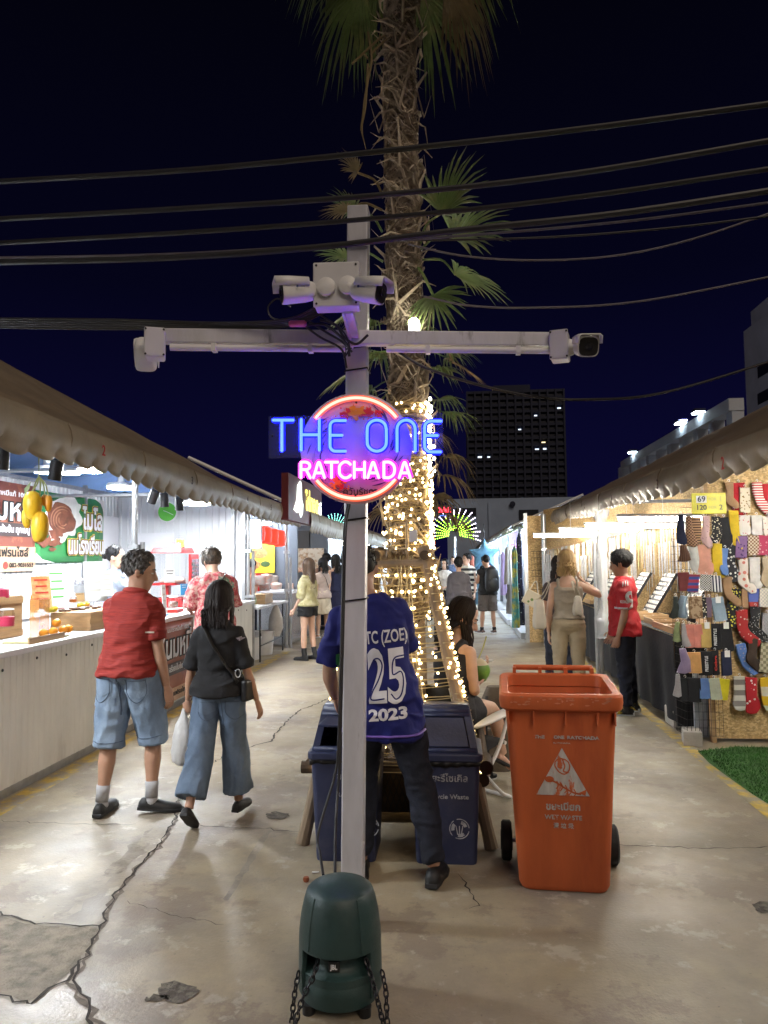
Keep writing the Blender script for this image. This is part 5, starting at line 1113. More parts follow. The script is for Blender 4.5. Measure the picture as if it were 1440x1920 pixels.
def fan(base, d, up, R=.5, n=26, arc=4.2, stalk=.35, m=frondm, droop=.3, parent=None, seed=0):
    Rr = random.Random(seed); d = nrm(d); s_ = nrm(np.cross(d, up)); nn = np.cross(s_, d); base = np.asarray(base, float); hub = base+d*stalk+V3(0, 0, -droop*stalk*.4); mb = MB()
    mb.tube(curve([base, (base+hub)/2+nn*.05, hub], 8), .011, 6, flat=.6)
    for i in range(n):
        an = -arc/2+arc*i/(n-1)+Rr.gauss(0, .03); v = d*math.cos(an)+s_*math.sin(an); L = R*(1-.22*abs(an)/(arc/2))*Rr.uniform(.82, 1.06); w = .016*R/.5*Rr.uniform(.8, 1.2); side = nrm(np.cross(v, nn)); P = []
        dr = droop*Rr.uniform(.6, 1.5)
        for k in (0, .25, .5, .75, 1): P.append(hub+v*L*k+nn*.07*R*math.sin(k*2.2)+V3(0, 0, -dr*L*.9*max(0, k-.35)**2*2))
        ww = [.3, .9, 1, .7, .04]; fold = .5*w; V = []
        for q, f in zip(P, ww): V += [q-side*w*f, q+nn*fold*f*(-1), q+side*w*f]
        mb.add(V, [(3*j, 3*j+1, 3*j+4, 3*j+3) for j in range(4)]+[(3*j+1, 3*j+2, 3*j+5, 3*j+4) for j in range(4)])
    return mb.build('frond', m, parent, 0)
for i in range(26):                                    # crown at the top of the picture and above it
    ph = i*2.4+.3; z = 5.98+.03*i; el = -.95+.05*i; d = V3(math.cos(ph)*math.cos(el), math.sin(ph)*math.cos(el), math.sin(el)); fan((cx_(z)+.1*math.cos(ph), PY+.1*math.sin(ph), z), d, (0, 0, 1), .52, 26, 2.8, .36, frondm if i % 11 else frondd, .75, t, i)
for (bx_, bz, dx, dy, dz, R, mm, sd_) in ((.12, 3.66, .50, -.25, .62, .46, frondm, 40), (.12, 3.62, .85, -.3, .18, .46, frondm, 41), (.13, 3.55, .75, -.15, -.40, .42, frondm, 42), (.10, 3.5, .35, -.3, -.75, .30, frondm, 43), (-.13, 3.75, -.7, -.3, .5, .22, frondm, 44), (-.13, 3.55, -.8, -.2, .1, .24, frondm, 45), (-.14, 3.35, -.6, -.3, -.5, .28, frondm, 46), (-.12, 3.98, -.5, -.2, .5, .2, frondd, 47), (-.13, 3.9, -.8, -.35, -.1, .20, frondd, 48),
      (-.12, 2.95, -.7, -.3, -.5, .30, frondm, 49), (.14, 3.0, .7, -.3, -.6, .25, frondd, 50)):
    fan((cx_(bz)+bx_, PY-.08, bz), (dx, dy, dz), (0, 0, 1) if abs(dz) < .7 else (0, -1, 0), R, 20, 3.0, .24, mm, .15, t, sd_)
m = MB(); 
for P in ([(660, 120), (715, 70), (725, 75)], [(690, 60), (697, 110), (690, 150), (682, 200), (676, 245)], [(690, 120), (685, 200), (678, 240), (686, 280)], [(690, 110), (682, 100)], [(697, 100), (712, 85), (730, 70)]): m.tube(curve([at(x, y, 4.6) for x, y in P], 14), [.008]*10+[.005, .004, .003, .002], 5)
m.build('dry_stalk', frondd, t)
# young palms behind: the drooping dark fans right of the sign
t = thing('palm_tree', 'smaller dark palm with drooping fan leaves behind the string lights', 'palm tree', (-.50, 8.2, 0)); m = MB(); m.loft([np.stack([-.50+.10*np.cos(a), 8.2+.10*np.sin(a), np.full(22, z)], 1) for z in np.linspace(0, 3.6, 14)]); m.build('trunk', trunkm, t)
for i in range(26):
    ph = i*2.4; z = 2.3+.075*i; el = -.45+.03*i; fan((-.48+.1*math.cos(ph), 8.2+.1*math.sin(ph), z), V3(math.cos(ph)*math.cos(el), math.sin(ph)*math.cos(el), math.sin(el)), (0, 0, 1), .42, 18, 3.2, .32, frondd if i < 12 else frondm, .7, t, 100+i)
# wooden frame round the foot of the palm
pole_w = mat('weathered_pole', (.26, .19, .125), .75, 0, .4, 8, bump=.5, bscale=30, stretch=(1, 1, .25)); bamb = mat('bamboo', (.36, .27, .15), .5, 0, .3, 6, bump=.2, bscale=30); logd = mat('dark_log', (.07, .048, .032), .8, 0, .4, 8, bump=.5, bscale=30)
t = thing('palm_support', 'tapering frame of weathered poles lashed round the foot of the palm', 'frame', (-.355, 4.8, 0)); TOPZ = 1.61
tops = {(-1, -1): V3(-.52, 4.62, 1.62), (1, -1): V3(-.20, 4.62, 1.62), (-1, 1): V3(-.50, 5.02, 1.62), (1, 1): V3(-.19, 5.02, 1.62)}; feet = {(-1, -1): gp(567, 1583), (1, -1): gp(922, 1592), (-1, 1): V3(-.88, 5.55, 0), (1, 1): V3(.16, 5.5, 0)}
for k in tops: 
    m = MB(); P = sweep(feet[k], tops[k]+V3(0, 0, .05), 16); m.tube(P, [.036+.004*(i % 3 == 0) for i in range(16)], 10); m.build('leg', pole_w, t)
m = MB(); m.tube([at(690, 1058, 4.6), at(818, 1056, 4.6)], .030, 10); m.build('crossbar', pole_w, t)
m = MB(); m.tube([at(690, 1058, 4.6)+V3(0, .42, 0), at(818, 1056, 4.6)+V3(0, .42, 0)], .028, 10); m.build('crossbar', pole_w, t)
for x in (703, 796): m = MB(); p = at(x, 1041, 4.56); m.tube([p, p+V3(0, .55, 0)], .034, 12); q = m.build('crossbar', pole_w, t); m = MB(); m.lathe([(.030, 0), (.028, .002)], 14, p-V3(0, .003, 0), rot((1, 0, 0), math.pi/2)); m.build('end_grain', logd, q)
for px, r, mm in ((((566, 1438), (915, 1438)), .036, logd), (((585, 1531), (900, 1534)), .028, bamb)): m = MB(); m.tube([at(*px[0], 4.37), at(*px[1], 4.37)], r, 10); m.build('rail', mm, t)
for x in (-.86, .14): m = MB(); m.tube([(x, 4.36, .42), (x, 5.5, .42)], .032, 10); m.build('rail', logd, t)
m = MB(); p = at(912, 1440, 4.30); m.tube([p, p+V3(0, .2, 0)], .04, 12); m.tube([p+V3(-.02, 0, -.07), p+V3(-.02, .2, -.07)], .036, 12); m.build('rail', logd, t)
meshm = MB()
for i in range(26):
    x = -.80+i*.034; meshm.tube([(x, 4.40, .10), (x+.12, 4.40, .42)], .003, 4); meshm.tube([(x+.12, 4.405, .10), (x, 4.405, .42)], .003, 4)
meshm.build('mesh_panel', black, t); m = MB(); m.box((-.36, 4.47, .25), (.9, .02, .36)); m.build('back_board', logd, t, 0)
m = MB(); 
for i in range(12): m.tube([(-.75+.07*i, 4.45, .40), (-.77+.07*i, 5.3, .40)], .03, 6)
m.build('deck', logd, t)
# string lights: wires wound round the frame and the stem, with bulbs hanging from them
wirem = mat('wire', (.46, .38, .22), .4, .3); bulbm = emis('warm_bulb', (1.0, .70, .30), 10.0); bulbw = emis('white_bulb', (1.0, .90, .72), 11.0)
t = thing('string_lights', 'warm white fairy lights wound round the palm and its wooden frame', 'string lights', (PX, PY-.3, 1.2)); m = MB(); spots = []
def corner(k, z): f = z/1.62; return feet[k]*(1-f)+tops[k]*f
for i in range(44):
    z = .42+i*.0275+R7.gauss(0, .008); q = []
    for k in ((-1, 1), (-1, -1), (1, -1), (1, 1)):
        c = corner(k, z+R7.gauss(0, .012)); c = c+nrm(V3(k[0], k[1], 0))*.04; q.append(c)
    for A, B in zip(q, q[1:]):
        P = sweep(A, B, 8, .012+R7.random()*.03); m.tube(P, .0032, 4)
        if R7.random() < .9:
            for kk in range(R7.choice((2, 3, 4, 5))): spots.append((P[R7.randrange(0, 8)]+V3(R7.gauss(0, .012), R7.gauss(0, .01), -.018-R7.random()*.03), 0))
    if i % 2: m.tube([q[2]+V3(.035*math.cos(s_), .035*math.sin(s_), .02*s_/6) for s_ in np.linspace(0, 6.3, 10)], .0032, 4); spots.append((q[2]+V3(.04*R7.uniform(-1, 1), -.04, R7.gauss(0, .02)), 0))
    if R7.random() < .8: spots.append((corner((1, -1), z)+V3(.045+.012*R7.random(), -.02, 0), 0)); spots.append((corner((-1, -1), z)+V3(-.045, -.02, 0), 0))
for i in range(12):
    k = R7.uniform(0, 1); A = tops[(-1, -1)]*(1-k)+tops[(1, -1)]*k; f = R7.uniform(-.3, .3); B = feet[(-1, -1)]*(.5-f)+feet[(1, -1)]*(.5+f); P = sweep(A+V3(0, -.03, 0), A*.45+B*.55+V3(0, -.05, 0), 10); m.tube(P, .003, 4)
    for p in P[1:9]:
        if R7.random() < .7: spots.append((p+V3(R7.gauss(0, .02), -.01, -.02), 0))
for i in range(330):                                   # round the stem above the frame, thickest on the right
    z = 1.66+.95*R7.random()**1.15; ph = R7.uniform(math.pi*1.02, math.pi*2.02) if R7.random() < .55 else R7.gauss(math.pi*1.93, .09); r = rad(z)+.035+.02*R7.random(); spots.append((V3(cx_(z)+r*math.cos(ph), PY+r*math.sin(ph), z), 0))
for i in range(20): z = 2.14+.026*i; r = rad(z)+.05; spots.append((V3(cx_(z)+r*.98+.02*math.sin(i*2), PY-.06, z), 1))
th = np.linspace(0, 24*6.283, 400); zz = 1.66+.95*th/th[-1]; cxz = np.array([cx_(q) for q in zz]); m.tube(np.stack([cxz+(rad(zz)+.03)*np.cos(th), PY+(rad(zz)+.03)*np.sin(th), zz], 1), .003, 4)
m.build('wire', wirem, t); vis = [s_ for s_ in spots if s_[0][1] < PY+.1]; R7.shuffle(vis); first, rest = vis[:99], vis[99:]
bb = MB(); bb.ell((0, 0, 0), (.0075, .0075, .009), 8, 5); bme = [bb.mesh('bulb'), bb.mesh('bulb')]; bme[0].materials.append(bulbm); bme[1].materials.append(bulbw)
for p, k in first:
    o = bpy.data.objects.new('bulb', bme[k]); COL.objects.link(o); o.parent = t; o.location = Vector(p)-t.location
    if k: o.scale = (1.45,)*3
for kk, mm in ((0, bulbm), (1, bulbw)):
    m = MB(); V, Fs = lib(bb)
    for p, k in rest:
        if k == kk: m.add(V*(1.45 if k else 1)+p, Fs)
    struct(m.build('bulb', mm, t), 'stuff')
p = at(776, 606, 4.62); t = thing('flood_bulb', 'white glowing lamp fixed to the palm trunk beside the cross arm', 'lamp', p); m = MB(); m.ell(p, .034, 14, 10); m.build('bulb', emis('trunk_lamp', (1.0, .92, .72), 40), t); m = MB(); m.box(p+V3(0, .06, -.02), (.08, .06, .09)); m.build('holder', boxm, t, 0, bevel=.01)
m = MB(); p = at(775, 1005, 4.62); m.box(p, (.05, .03, .075)); tag(m.build('power_box', boxm, None, 0, bevel=.006), 'small pale box among the fairy lights on the palm trunk', 'power box')
# glowing LED palm and the red lettering far down the aisle
gm = emis('led_green', (.45, 1.0, .06), 5.0); wm = emis('led_lilac', (.85, .75, 1.0), 7.0)
t = thing('led_tree', 'green and white light-up palm burst glowing above the far awnings', 'light tree', at(855, 1010, 26)); p0 = at(852, 1006, 26); m1, m2 = MB(), MB()
for i in range(19):
    a = -.12+i*(math.pi+.24)/18; L = .75+.38*R7.random()*(1 if 4 < i < 15 else .5)
    for dpt in (0,):
        for k in range(3, 13): f = k/12; q = p0+V3(math.cos(a)*L*f*(1.02+.1*dpt), dpt*f, math.sin(a)*L*f*.95-.12*f*f*L+.05); (m2 if f > .78 else m1).ell(q, .020, 6, 4)
m1.build('inner_bulbs', gm, t); m2.build('outer_bulbs', wm, t); m = MB(); m.tube([p0+V3(0, 0, -2.4), p0], .05, 8); m.build('stem', steel, t)
t = thing('led_tree', 'small burst of turquoise and pink fairy lights above the left awnings', 'light tree', at(628, 985, 24)); p0 = at(628, 995, 24); m1, m2 = MB(), MB()
for i in range(9):
    a = .7+i*.22
    for k in range(3, 12): f = k/11; (m1 if f > .55 else m2).ell(p0+V3(math.cos(a)*.5*f, 0, math.sin(a)*.55*f), .011, 6, 4)
m1.build('outer_bulbs', emis('led_teal', (.3, 1, .8), 6), t); m2.build('inner_bulbs', emis('led_pink', (1, .3, .9), 6), t); m = MB(); m.tube([p0+V3(0, 0, -2), p0], .04, 8); m.build('stem', steel, t)
p = at(834, 957, 45); t = thing('far_sign', 'tiny red and blue lit lettering glowing in the far distance', 'sign', p); text('บ้านใหม่ 1', .26, emis('red_led', (1, .03, .05), 6), p, (1, 0, 0), (0, 0, 1), t, width=.75); text('-------', .1, emis('blue_led', (.05, .15, 1), 6), p-V3(0, 0, .3), (1, 0, 0), (0, 0, 1), t, width=.6); m = MB(); m.box(p+V3(0, .15, -.1), (1.2, .1, .9)); m.build('panel', dark, t, 0)
p = at(805, 1018, 22); t = thing('lantern', 'orange-red lit lantern shape beside the far palm light', 'lantern', p); m = MB(); m.lathe([(.02, -.28), (.13, -.2), (.17, 0), (.13, .2), (.02, .28)], 14, p); m.build('shade', emis('lantern_red', (1, .16, .04), 2.2), t); m = MB(); m.tube([p+V3(0, 0, .27), p+V3(0, 0, .5)], .01, 5); m.build('cord', dark, t)
# ================================================================ FOLDING CHAIRS
chw = mat('white_tube', (.72, .72, .72), .35, .1, .05); fabk = mat('black_sling', (.012, .012, .014), .8, 0, .2, 30, bump=.3, bscale=200)
def chair(x, y, r, label):
    t = thing('folding_chair', label, 'folding chair', (x, y, 0), r, 'white folding chairs by the palm'); Mx = XF[t.name]; T_ = lambda *q: np.array(Mx @ Vector(q))
    for sd in (-1, 1):
        m = MB(); m.tube(curve([T_(sd*.26, -.30, .80), T_(sd*.26, -.16, .42), T_(sd*.26, .14, .10), T_(sd*.26, .27, .02)], 16), .0125, 8); m.build('frame_tube', chw, t)
        m = MB(); m.tube(curve([T_(sd*.275, .24, .55), T_(sd*.275, .12, .34), T_(sd*.275, -.20, .03)], 12), .0125, 8); m.build('frame_tube', chw, t)
        m = MB(); a = np.linspace(0, 2*math.pi, 26, endpoint=False)
        rg = [np.array([T_(sd*.275+.046*k*math.sin(q)*(1+.25*math.cos(q)), .10+.20*k*math.cos(q), .565+z+.03*math.cos(q)) for q in a]) for k, z in ((.86, -.012), (1, -.004), (1, .004), (.86, .012))]; m.loft(rg); m.build('armrest', whitepaint, t, 60)
    m = MB(); m.grid(lambda u, v: T_(-.25+.5*u, -.22+.46*v, .37-.03*math.sin(math.pi*v)+.03*v), 6, 8); m.build('seat', fabk, t, 60, solid=.006)
    m = MB(); m.grid(lambda u, v: T_(-.25+.5*u, -.20-.11*v, .38+.42*v), 6, 8); m.build('backrest', fabk, t, 60, solid=.006)
    m = MB(); m.tube([T_(-.26, .27, .02), T_(.26, .27, .02)], .0125, 8); m.tube([T_(-.275, -.2, .03), T_(.275, -.2, .03)], .0125, 8); m.tube([T_(-.26, .23, .38), T_(.26, .23, .38)], .0125, 8); m.build('crossbar', chw, t)
    return t
chair(-.04, 5.08, -math.radians(42), 'white folding beach chair in which the woman with the coconut sits')
m = MB(); m.tube([gp(598, 1637)+V3(0, 0, .006), gp(585, 1638)+V3(0, 0, .006)], .004, 6); tag(m.build('cigarette_butt', whitepaint), 'white cigarette butt on the concrete left of the speaker', 'litter')
m = MB(); p = gp(574, 1653); m.lathe([(.012, 0), (.016, .012), (.014, .022)], 9, p); tag(m.build('crushed_cup', mat('rust_brown', (.25, .07, .03), .7)), 'small crumpled brown scrap on the ground left of the speaker', 'litter')
# ================================================================ GOODS OF THE LEFT STALLS
def banner(c, w, h, x, n, m, name, label, parts=(), group=None):
    """flat printed sheet: c centre, x along the width, n out of the face"""
    x = nrm(x); n = nrm(n); y = V3(0, 0, 1); t = thing(name, label, 'banner', c, 0, group); b = MB()
    b.grid(lambda u, v: np.asarray(c)+x*(u-.5)*w+y*(v-.5)*h+n*(.004+.006*math.sin(u*7+v*2)*math.sin(v*3.1)), 14, 10); b.build('sheet', m, t, 60, solid=.002); return t
browns = mat('banner_brown', (.30, .09, .045), .45, var=.1, col2=(.20, .055, .035), sc2=1.6, thr=(.50, .515)); peach = mat('banner_peach', (.62, .38, .24), .5); greenb = mat('banner_green', (.03, .21, .06), .4, var=.12, scale=2); milk = mat('print_milk', (.72, .70, .68), .4); choco = mat('print_chocolate', (.20, .06, .03), .35, var=.5, scale=9); yellowp = mat('print_yellow', (.75, .6, .08), .5)
XN = V3(1, 0, 0); YA = V3(0, 1, 0)
def onW(x, y, X=XB+.03): return atX(x, y, X)
# brown milk banner
a, b_ = onW(-40, 900), onW(66, 910); lo = onW(66, 1078); cy_ = (a[1]+b_[1])/2; w_ = b_[1]-a[1]; zt, zb = 2.56, 1.50
t = banner((XB+.03, cy_, (zt+zb)/2), w_, zt-zb, YA, XN, browns, 'banner', 'brown printed milk drink banner with thai lettering behind the mangoes', group='printed banners of the drink stalls')
bx0 = XB+.045; zc = lambda k: zt-(zt-zb)*k
m = MB(); m.box((bx0, cy_, zc(.86)), (.004, w_, (zt-zb)*.28)); m.build('print', peach, t, 0)
m = MB(); m.box((bx0, b_[1]-.62, zc(.53)), (.004, 1.05, .16)); m.build('print', mat('print_dark', (.05, .03, .03), .5), t, 0, bevel=.0)
def wtext(s_, h, m_, y, z, w, X=bx0+.006, par=t, bold=.03, off=0): return text(s_, h, m_, (X+off, y, z), YA, (0, 0, 1), par, width=w, bold=bold)
wtext('นมหมี', .26, ink, b_[1]-.60, zc(.32), 1.08, bold=.075); wtext('นมหมี', .26, whitepaint, b_[1]-.60, zc(.32), 1.05, bold=.02, off=.006)
wtext('นมตราหมีแท้ 100%', .055, whitepaint, b_[1]-.6, zc(.13), .9); wtext('ๆ อร่อยเข้มข้น ทุกเมนู', .075, whitepaint, b_[1]-.62, zc(.53), .95, off=.003)
wtext('สนใจแฟรนไซส์', .10, ink, b_[1]-.66, zc(.79), 1.0, off=.003); wtext('nommhee', .05, ink, b_[1]-1.0, zc(.93), .42, off=.003); wtext('082-9031553', .055, ink, b_[1]-.30, zc(.93), .50, off=.003)
m = MB(); m.lathe([(.045, 0), (.045, .004)], 20, (bx0+.004, b_[1]-.62, zc(.93)), rot((0, 1, 0), math.pi/2)); m.build('print', redp, t, 0)
# green chocolate milk banner
a, b_ = onW(66, 918), onW(193, 938); w_ = b_[1]-a[1]; cy_ = (a[1]+b_[1])/2; zt = 2.52; zb = 1.60
t = banner((XB+.03, cy_, (zt+zb)/2), w_, zt-zb, YA, XN, greenb, 'banner', 'green printed chocolate milk banner with white thai lettering and a splash', group='printed banners of the drink stalls')
P2 = lambda u, v, l=0: V3(XB+.05+l, a[1]+w_*u, zt-(zt-zb)*v)
def flat(mb, pts, l): mb.poly([P2(u, v, l) for u, v in pts])
R3 = random.Random(4)
def blot(mb, cu, cv, ru, rv, l, k=40, jag=.12, a0=0, seed=0):
    Q = np.linspace(0, 6.283, k, endpoint=False); nz = vnoise(np.stack([np.cos(Q)*2.2+seed, np.sin(Q)*2.2, Q*0], 1), seed); flat(mb, [(cu+ru*math.cos(q)*(1+jag*z), cv+rv*math.sin(q)*(1+jag*z)) for q, z in zip(Q, nz)], l)
m = MB(); blot(m, .34, .37, .27, .33, .004, seed=1, jag=.3); blot(m, .50, .22, .10, .16, .0042, seed=2, jag=.4); m.build('print', milk, t, 0)
m = MB(); blot(m, .34, .38, .185, .225, .006, seed=3, jag=.25)
for i in range(34): q = R3.uniform(1.9, 3.6); r = R3.uniform(.12, .40); blot(m, .36+r*1.0*math.cos(q), .52+r*.9*abs(math.sin(q))*R3.uniform(.6, 1.2), R3.uniform(.008, .05), R3.uniform(.012, .06), .0065+i*2e-5, 14, .5, seed=i)
m.build('print', choco, t, 0); m = MB()
for k in range(4):
    P = [(.34+(.06+.035*k)*math.cos(q), .38+(.08+.04*k)*math.sin(q)) for q in np.linspace(.6+k*.7, 3.6+k*.8, 14)]; flat(m, P+[(u+.012, v+.012) for u, v in P[::-1]], .0085+k*1e-4)
m.build('print', mat('print_light_choc', (.42, .20, .12), .35), t, 0)
m = MB()
for o in (0, .1): flat(m, [(.86-.02, 0), (1, 0+o), (1, .30), (.97, .14), (.93, .05)], .005+o*.01)
flat(m, [(0, 1), (0, .86), (.08, .95), (.2, .985), (.25, 1)], .005); m.build('print', milk, t, 0)
for s_, h, u, v, w in (('ไมโล', .27, .80, .36, .62), ('นมโรงเรียน', .23, .70, .76, 1.02)):
    text(s_, h, yellowp, P2(u, v, .009), YA, nrm(V3(0, .0, 1)), t, width=w*1.02, bold=.10); text(s_, h, choco, P2(u, v, .012), YA, (0, 0, 1), t, width=w, bold=.075); text(s_, h, whitepaint, P2(u, v, .016), YA, (0, 0, 1), t, width=w*.98, bold=.03)
# banner on the counter front
Xf = -3.085; a, b_ = atX(292, 1200, Xf), atX(361, 1160, Xf); w_ = b_[1]-a[1]; cy_ = (a[1]+b_[1])/2
t = banner((Xf, cy_, .52), w_, .86, YA, XN, browns, 'banner', 'brown printed milk banner fixed on the front of the counter', group='printed banners of the drink stalls')
m = MB(); m.box((Xf+.012, cy_, .16), (.004, w_, .14)); m.build('print', peach, t, 0)
Xf2 = Xf+.018; m = MB(); m.box((Xf2-.004, cy_+.02, .44), (.004, w_*.8, .13)); m.build('print', mat('print_dark', (.05, .03, .03), .5), t, 0)
text('นมหมี', .24, ink, (Xf2, cy_+.06, .67), YA, (0, 0, 1), t, width=w_*.72, bold=.07); text('นมหมี', .24, whitepaint, (Xf2+.005, cy_+.06, .67), YA, (0, 0, 1), t, width=w_*.70, bold=.02); text('นมตราหมีแท้ 100%', .045, whitepaint, (Xf2, cy_+.05, .86), YA, (0, 0, 1), t, width=w_*.6); text('หอม อร่อยเข้มข้น ทุกเมนู', .06, whitepaint, (Xf2, cy_+.02, .44), YA, (0, 0, 1), t, width=w_*.74); text('สนใจแฟรนไซส์', .05, ink, (Xf2, cy_, .17), YA, (0, 0, 1), t, width=w_*.6)
m = MB(); m.lathe([(.07, 0), (.07, .003)], 20, (Xf2, a[1]+.12, .80), rot((0, 1, 0), math.pi/2)); m.build('print', whitepaint, t, 0)
# green clock
p = at(315, 960, YP-.05); t = thing('wall_clock', 'round bright green clock on the white partition wall', 'clock', p); m = MB(); m.lathe([(.155, 0), (.165, .01), (.165, .03), (.15, .034)], 36, p, rot((1, 0, 0), math.pi/2)); m.build('rim', whitepaint, t, 40)
m = MB(); m.lathe([(.145, .034), (.144, .036)], 36, p, rot((1, 0, 0), math.pi/2)); m.build('dial', mat('clock_green', (.10, .42, .05), .4), t, 40)
m = MB(); m.bar(p+V3(0, -.042, 0), p+V3(.10, -.042, -.05), .008, .002, (0, 1, 0)); m.bar(p+V3(0, -.044, 0), p+V3(-.06, -.044, .02), .010, .002, (0, 1, 0)); m.build('hand', whitepaint, t, 0)
# mangoes on a cord
mango = mat('mango_yellow', (.72, .43, .02), .38, 0, .15, 5, col2=(.62, .52, .05), sc2=4); mango2 = mat('mango_orange', (.70, .30, .02), .38, 0, .15, 5)
MY = 5.0; p = at(72, 905, MY); t = thing('mango_bunch', 'bunch of big yellow mangoes hanging on a cord below the scalloped valance', 'fruit', p)
for x, y, w, h, tilt, mm in ((62, 948, 20, 29, .12, mango), (73, 988, 18, 31, -.15, mango), (84, 938, 7.5, 12, .1, mango2), (91, 944, 8.5, 17, .05, mango2), (50, 972, 10, 20, .2, mango)):
    c = at(x, y, MY+(.05 if w < 11 else 0)); k = MY/F; m = MB(); n = 14; rg = []
    for u in np.linspace(0, 1, n):
        th = math.pi*u; r = math.sin(th)**.8*(1-.22*u if tilt > 0 else 1-.15*u)+.02; a = np.linspace(0, 6.283, 22, endpoint=False); off = .25*math.sin(th)*w*k*(1 if tilt < 0 else -.4)*u
        rg.append(c+np.stack([w*k*r*np.cos(a)+off+tilt*h*k*(u-.5), w*k*r*.9*np.sin(a), np.full(22, h*k*math.cos(th))], 1))
    m.loft(rg); m.build('mango', mm, t)
m = MB(); k0 = at(73, 852, MY); m.tube([k0, at(73, 895, MY)], .004, 5)
for x, y in ((60, 921), (73, 958), (84, 928), (91, 930), (52, 955)): m.tube(curve([at(73, 893, MY), at((73+x)/2+3, 908, MY), at(x, y, MY)], 8), .005, 5)
m.build('stem', mat('stem_green', (.25, .28, .10), .6), t); m = MB(); c = at(53, 916, MY); m.loft([np.array([c+V3(-.025, 0, -.05)+q*.001 for q in (V3(1, 0, 0), V3(0, 1, 0), V3(0, 0, 1))]), np.array([c+V3(-.03, 0, 0), c+V3(0, .01, 0.01), c+V3(.01, 0, .0)]), np.array([c+V3(.02, 0, .05)+q*.001 for q in (V3(1, 0, 0), V3(0, 1, 0), V3(0, 0, 1))])]); m.build('leaf', frondm, t)
# things on the counter: crates, price cards, oranges, jars
TOP = 1.005
def crate(c, w, d, h, label, r=0., slanted=True, group='wooden crates on the counter'):
    t = thing('wooden_crate', label, 'crate', c, 0, group); R = rz(r); c = np.asarray(c, float); q = lambda x, y, z: c+R @ V3(x, y, z)
    for sd in (-1, 1):
        m = MB(); m.box(q(sd*(w/2-.009), 0, h/2), (.018, d, h), R); m.build('side', wood, t, 0, bevel=.002)
        m = MB(); m.box(q(0, sd*(d/2-.009), h/2), (w-.037, .018, h-.002), R); m.build('end', wood, t, 0, bevel=.002)
    m = MB(); m.box(q(0, 0, h-.008), (w-.04, d-.04, .012), R); m.build('lid', wood, t, 0); 
    m = MB(); m.box(q(w/2+.004, 0, h-.035), (.008, d+.004, .05), R); m.box(q(w/2+.004, 0, .03), (.008, d+.004, .05), R); m.build('rail', wood, t, 0); return t
p = atX(165, 1186, -3.2); crate((-3.36, 6.62, TOP), .36, .70, .16, 'pale wooden crate with dark wrapped sweets on its lid beside the red-shirted man')
p = atX(22, 1215, -3.2); crate((-3.33, 4.70, TOP), .30, .42, .12, 'rough pale wooden box at the near corner of the counter', .0)
crate((-3.62, 5.6, TOP), .12, .55, .33, 'upright wooden crate behind the oranges')
orm = mat('orange_fruit', (.75, .27, .01), .45, 0, .12, 20, bump=.3, bscale=160)
for i, (x, y) in enumerate(((82, 1195), (100, 1197), (118, 1197), (106, 1180), (128, 1194))):
    p = atX(x, y, -3.25); p[2] = max(p[2], TOP+.036) if i != 3 else TOP+.10; m = MB(); m.ell((p[0], p[1], p[2]+.005), (.036, .036, .033), 16, 10); m.lathe([(.006, .031), (.003, .036)], 8, (p[0], p[1], p[2]+.003)); o = m.build('orange', orm); tag(o, ('leftmost orange lying before the wooden crate', 'second orange from the left before the crate', 'third orange lying against the crate', 'orange stacked on top of the others', 'orange at the right end of the row by the crate')[i], 'fruit', 'oranges on the counter')
m = MB(); m.box((-3.24, 5.55, TOP+.006), (.22, .55, .012)); tag(m.build('slatted_mat', mat('slat_mat', (.45, .42, .22), .6)), 'flat yellowish slatted mat lying under the oranges', 'mat')
m = MB(); m.box((-3.13, 5.5, TOP+.02), (.012, .5, .045)); tag(m.build('wooden_strip', wood), 'thin wooden strip along the counter edge before the oranges', 'wooden strip')
candy = mat('dark_wrapper', (.10, .05, .03), .4, var=.6, scale=80)
for i in range(22):
    x, y = -3.36+rng.uniform(-.16, .02), 6.6+rng.uniform(-.30, .30); m = MB(); m.tube([(x-.02, y, TOP+.175), (x-.012, y, TOP+.175), (x+.012, y+.01, TOP+.175), (x+.02, y+.01, TOP+.175)], [.012, .011, .011, .012], 8); tag(m.build('wrapped_sweet', candy), 'small dark wrapped sweet lying on the crate lid', 'sweet', 'sweets on the crate lid')
def card(px, py, X, w, h, m_, label, lean=.25, yaw=0.0, rows=4, inkm=None, group='price cards on the counter'):
    c = atX(px, py, X); t = thing('price_card', label, 'price card', c, 0, group); R = rz(yaw) @ rot((1, 0, 0), 0) @ rot((0, 1, 0), -lean); x = R @ YA; y = R @ V3(0, 0, 1); n = np.cross(x, y)
    m = MB(); m.box(c, (.006, w, h), np.stack([n, x, y], 1)); m.build('sheet', m_, t, 0); m = MB()
    for k in range(rows): m.box(c+n*.0045+y*h*(.38-.2*k), (.001, w*(.7-.12*(k % 2)), h*.05), np.stack([n, x, y], 1))
    m.build('print', inkm or ink, t, 0); m = MB(); m.box(c-n*.03-y*(h/2-.005), (.07, w, .01), np.stack([n, x, y], 1)); m.build('foot', clear, t, 0); return t
cardor = mat('orange_card', (.75, .25, .08), .5, col2=(.8, .5, .25), sc2=5); 
